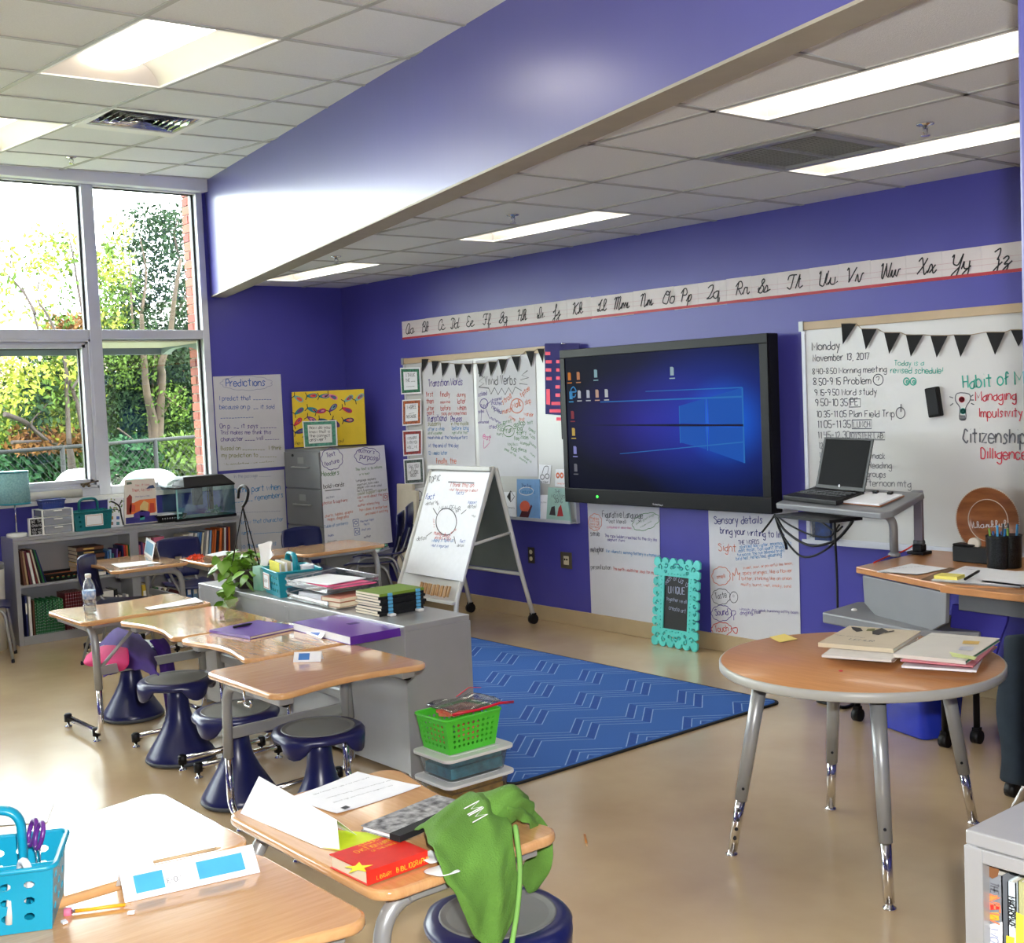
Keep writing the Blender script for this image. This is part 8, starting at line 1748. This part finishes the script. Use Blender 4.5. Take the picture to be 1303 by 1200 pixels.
# books standing in the near bookcase
zb_ = .052; 
def big_book(x0, x1, h, col, label, yf=1.862, lean=0): return book_up(label, x0, x1, h, col, .422, yf, .19, lean, 'large books in the near bookcase', 'large_book', axis='x')
nx = lambda x: at(x, 1150, 1, 1.862)[0]
b1 = big_book(nx(1254), nx(1276), .345, (126, 130, 136), 'grey-spined large book with colourful title letters in the near bookcase'); b2 = big_book(nx(1282), nx(1293.5), .34, (206, 220, 226), 'thin white and yellow spined book with vertical lettering in the near bookcase'); b3 = big_book(nx(1295), nx(1312), .345, (166, 166, 120), 'grey and yellow large book at the picture edge in the near bookcase')
BP = (0, 1.8605, 0)
def spine(t, pix, c_, off=.0012): q = [on(*p, BP, WN)+np.array(WN, float)*off for p in pix]; build('spine_print', MB().add(q, [tuple(range(len(q)))]), flat(c_, .3), t, world=True)
spine(b1, [(1255.5, 1210), (1276, 1210), (1276, 1173), (1255, 1177)], (230, 232, 236)); spine(b1, [(1257, 1113), (1263, 1118), (1270, 1115), (1272, 1106), (1265, 1100), (1259, 1103)], (120, 80, 50))
spine(b1, [(1258, 1158), (1272, 1157), (1272, 1151), (1257, 1151)], (206, 50, 44)); spine(b1, [(1259, 1171), (1272, 1171), (1271, 1161), (1258, 1161)], (226, 170, 50)); spine(b1, [(1258, 1147), (1269, 1143), (1270, 1139), (1258, 1140)], (210, 140, 70))
def vtext(t, s, x, y0_, y1_, hgt, pe, ink_):
    mb = MB(); a_, b_ = on(x, y0_, BP, WN), on(x, y1_, BP, WN); st, W = strokes(s, 'print', .03); u_ = (b_-a_); k_ = np.linalg.norm(u_)/W; u_ /= np.linalg.norm(u_); v_ = np.array([1.0, 0, 0])
    for pts in st: mb.ribbon([a_+u_*k_*x_+v_*hgt/6*y_+np.array(WN, float)*.0016 for x_, y_ in pts], pe, np.array(WN, float))
    build('spine_lettering', mb, ink_, t, world=True)
vtext(b1, 'THE', 1261, 1122, 1135, .014, .0025, INK['grey']); vtext(b1, 'WOT', 1261, 1180, 1206, .014, .0028, INK['pale']); vtext(b1, 'NEW', 1260, 1138, 1172, .018, .0035, INK['orange'])
spine(b2, [(1282.5, 1105), (1293, 1107), (1293, 1096), (1282.5, 1094)], (232, 216, 60)); spine(b2, [(1280.5, 1210), (1291, 1210), (1291.5, 1193), (1281, 1190)], (232, 216, 60)); vtext(b2, 'MAKERSPACE', 1284, 1140, 1178, .011, .0022, INK['black'])
spine(b3, [(1293, 1210), (1303, 1210), (1303, 1165), (1293.5, 1160)], (222, 206, 70))

# ---------------------------------------------------------------- cloth
def cloth(name, label, cat, ctrl, m, fold=.006, seed=1, solid=.004, n=5):
    """ctrl: rows of 3-D points, smoothed both ways"""
    R = [catmull(r, n) for r in ctrl]; Cc = list(zip(*R)); Cc = [catmull(c, n) for c in Cc]; rows = list(zip(*Cc)); rp = random.Random(seed); ph = [rp.uniform(0, 6) for _ in range(6)]; out = []
    for i, r in enumerate(rows):
        o_ = []
        for j, p in enumerate(r):
            w_ = fold*(math.sin(.55*i+ph[0]+.3*math.sin(.4*j+ph[1]))+.6*math.sin(.8*j+ph[2]+.35*i)+.4*math.sin(1.7*j+.9*i+ph[3])); o_.append((p[0]+w_*.6, p[1]+w_*.5, max(.004, p[2]+w_)))
        out.append(o_)
    return build(name, MB().grid(out), m, solid=solid, sub=1, label=label, cat=cat)
GRN = mat('sweater_green', (92, 138, 52), .9, var=.12, scale=14, bump=.7, bscale=260)
z0 = ZF; E = -2.015+.0
Q = lambda x, y, z: tuple(at(x, y, 2, z0+z))
H = lambda x, y, X=.03: tuple(at(x, y, 0, E+X))
R_ = [[Q(524, 1060, .045), Q(532, 1058, .055), Q(541, 1068, .05), H(550, 1092, .012), H(570, 1130), H(592, 1180)],
      [Q(543, 1044, .05), Q(556, 1038, .08), Q(566, 1052, .085), H(580, 1096, .02), H(600, 1150, .045), H(612, 1192)],
      [Q(572, 1026, .02), Q(586, 1018, .09), Q(596, 1040, .07), H(608, 1086, .015), H(618, 1146, .03), H(622, 1212)],
      [Q(598, 1014, .02), Q(610, 1008, .09), Q(622, 1028, .09), H(634, 1072, .02), H(640, 1140, .05), H(634, 1210)],
      [Q(616, 1012, .02), Q(630, 1006, .07), Q(640, 1024, .06), H(652, 1062, .012), H(660, 1108, .025), H(655, 1168)]]
sw = cloth('green_sweater', 'crumpled green hooded sweater hanging over the dictionary desk edge', 'sweater', R_, GRN, .006, 3)
M_ = None
YB = lambda x, y, d=.03: tuple(at(x, y, 1, 1.78+d))
sl = cloth('sweater_sleeve', None, None, [[Q(618, 1022, .07), Q(638, 1010, .09), Q(664, 1018, .055), Q(686, 1034, .02), YB(703, 1062), YB(704, 1100), YB(684, 1132)],
     [Q(626, 1034, .05), Q(644, 1026, .08), Q(664, 1032, .05), Q(680, 1044, .015), YB(690, 1072, .01), YB(684, 1104, .01), YB(672, 1134, .01)],
     [Q(636, 1044, .03), Q(650, 1040, .05), Q(661, 1044, .03), Q(672, 1052, .01), YB(674, 1080, .005), YB(666, 1100, .005), YB(655, 1120, .005)]], GRN, .004, 5)
hdp = cloth('hood', None, None, [[Q(600, 1016, .02), Q(606, 1010, .08), Q(616, 1030, .08), Q(628, 1058, .03)], [Q(622, 1008, .03), Q(628, 1004, .10), Q(640, 1022, .09), Q(648, 1050, .03)],
     [Q(645, 1006, .03), Q(652, 1004, .10), Q(662, 1018, .08), Q(664, 1042, .025)], [Q(668, 1012, .02), Q(675, 1012, .06), Q(682, 1024, .05), Q(678, 1040, .015)]], GRN, .005, 9)
def adopt(ch, par):
    ch.parent = par; ch.matrix_parent_inverse = Matrix.Identity(4); ch.location = Vector(ch.location)-Vector(par.location)
    for k_ in ('label', 'category'): 
        if k_ in ch: del ch[k_]
adopt(sl, sw); adopt(hdp, sw)
zp = [at(x, y, 2, 0) for x, y in ()]
zl = MB().tube(catmull([np.array(p)+np.array([.01, 0, .004]) for p in (H(652, 1052, .005), H(654, 1066, .025), H(658, 1106, .035), H(655, 1155, .04), H(646, 1212, .05))], 6), .006, 6); build('hem_band', zl, mat('sweater_hem', (120, 172, 84), .8, var=.08), sw, world=True)
lgp = MB(); write(lgp, 'MM', np.array(Q(592, 1030, .105)), np.array(Q(602, 1048, .09)), (0, 0, 0), (.3, -.5, .8), 1.6, .003, off=.004, world=True); build('white_print', lgp, INK['white'], sw, world=True)
JP = mat('jacket_purple', (62, 30, 120), .85, var=.15, scale=12, bump=.4, bscale=180); JK = mat('jacket_pink', (210, 32, 110), .8, var=.12)
jx, jy = -6.13, 2.42; zs = .388
YP = lambda pts, Y: [tuple(at(x, y, 1, Y)) for x, y in pts]
jr = [YP([(116, 834), (134, 812), (150, 801), (166, 806), (186, 818), (199, 836)], jy+.08), YP([(114, 840), (131, 818), (147, 804), (167, 812), (188, 825), (201, 846)], jy-.05),
      YP([(126, 851), (139, 836), (155, 829), (172, 834), (190, 844), (201, 856)], jy-.17), YP([(132, 862), (145, 857), (158, 852), (174, 852), (190, 857), (201, 864)], jy-.195)]
ja = cloth('purple_jacket', 'purple jacket with pink panels bunched on the stool under the bottle desk', 'jacket', jr, JP, .008, 8)
sv = cloth('jacket_sleeve', None, None, [[(jx+.16, jy+.04, zs+.03), (jx+.20, jy+.06, zs-.02), (jx+.215, jy+.07, zs-.15), (jx+.22, jy+.08, zs-.30), (jx+.225, jy+.085, .03)], [(jx+.17, jy+.08, zs+.04), (jx+.235, jy+.09, zs-.02), (jx+.25, jy+.1, zs-.15), (jx+.255, jy+.11, zs-.30), (jx+.25, jy+.11, .028)], [(jx+.14, jy+.13, zs+.03), (jx+.19, jy+.14, zs-.02), (jx+.21, jy+.15, zs-.15), (jx+.22, jy+.15, zs-.30), (jx+.225, jy+.15, .03)]], JP, .004, 3, solid=.012); adopt(sv, ja)
pk = cloth('pink_panel', None, None, [YP([(109, 836), (122, 826), (141, 821), (162, 826)], jy-.16), YP([(107, 843), (124, 838), (144, 838), (165, 843)], jy-.215), YP([(114, 848), (130, 851), (143, 857), (158, 853)], jy-.21)], JK, .003, 4, solid=.008); adopt(pk, ja)
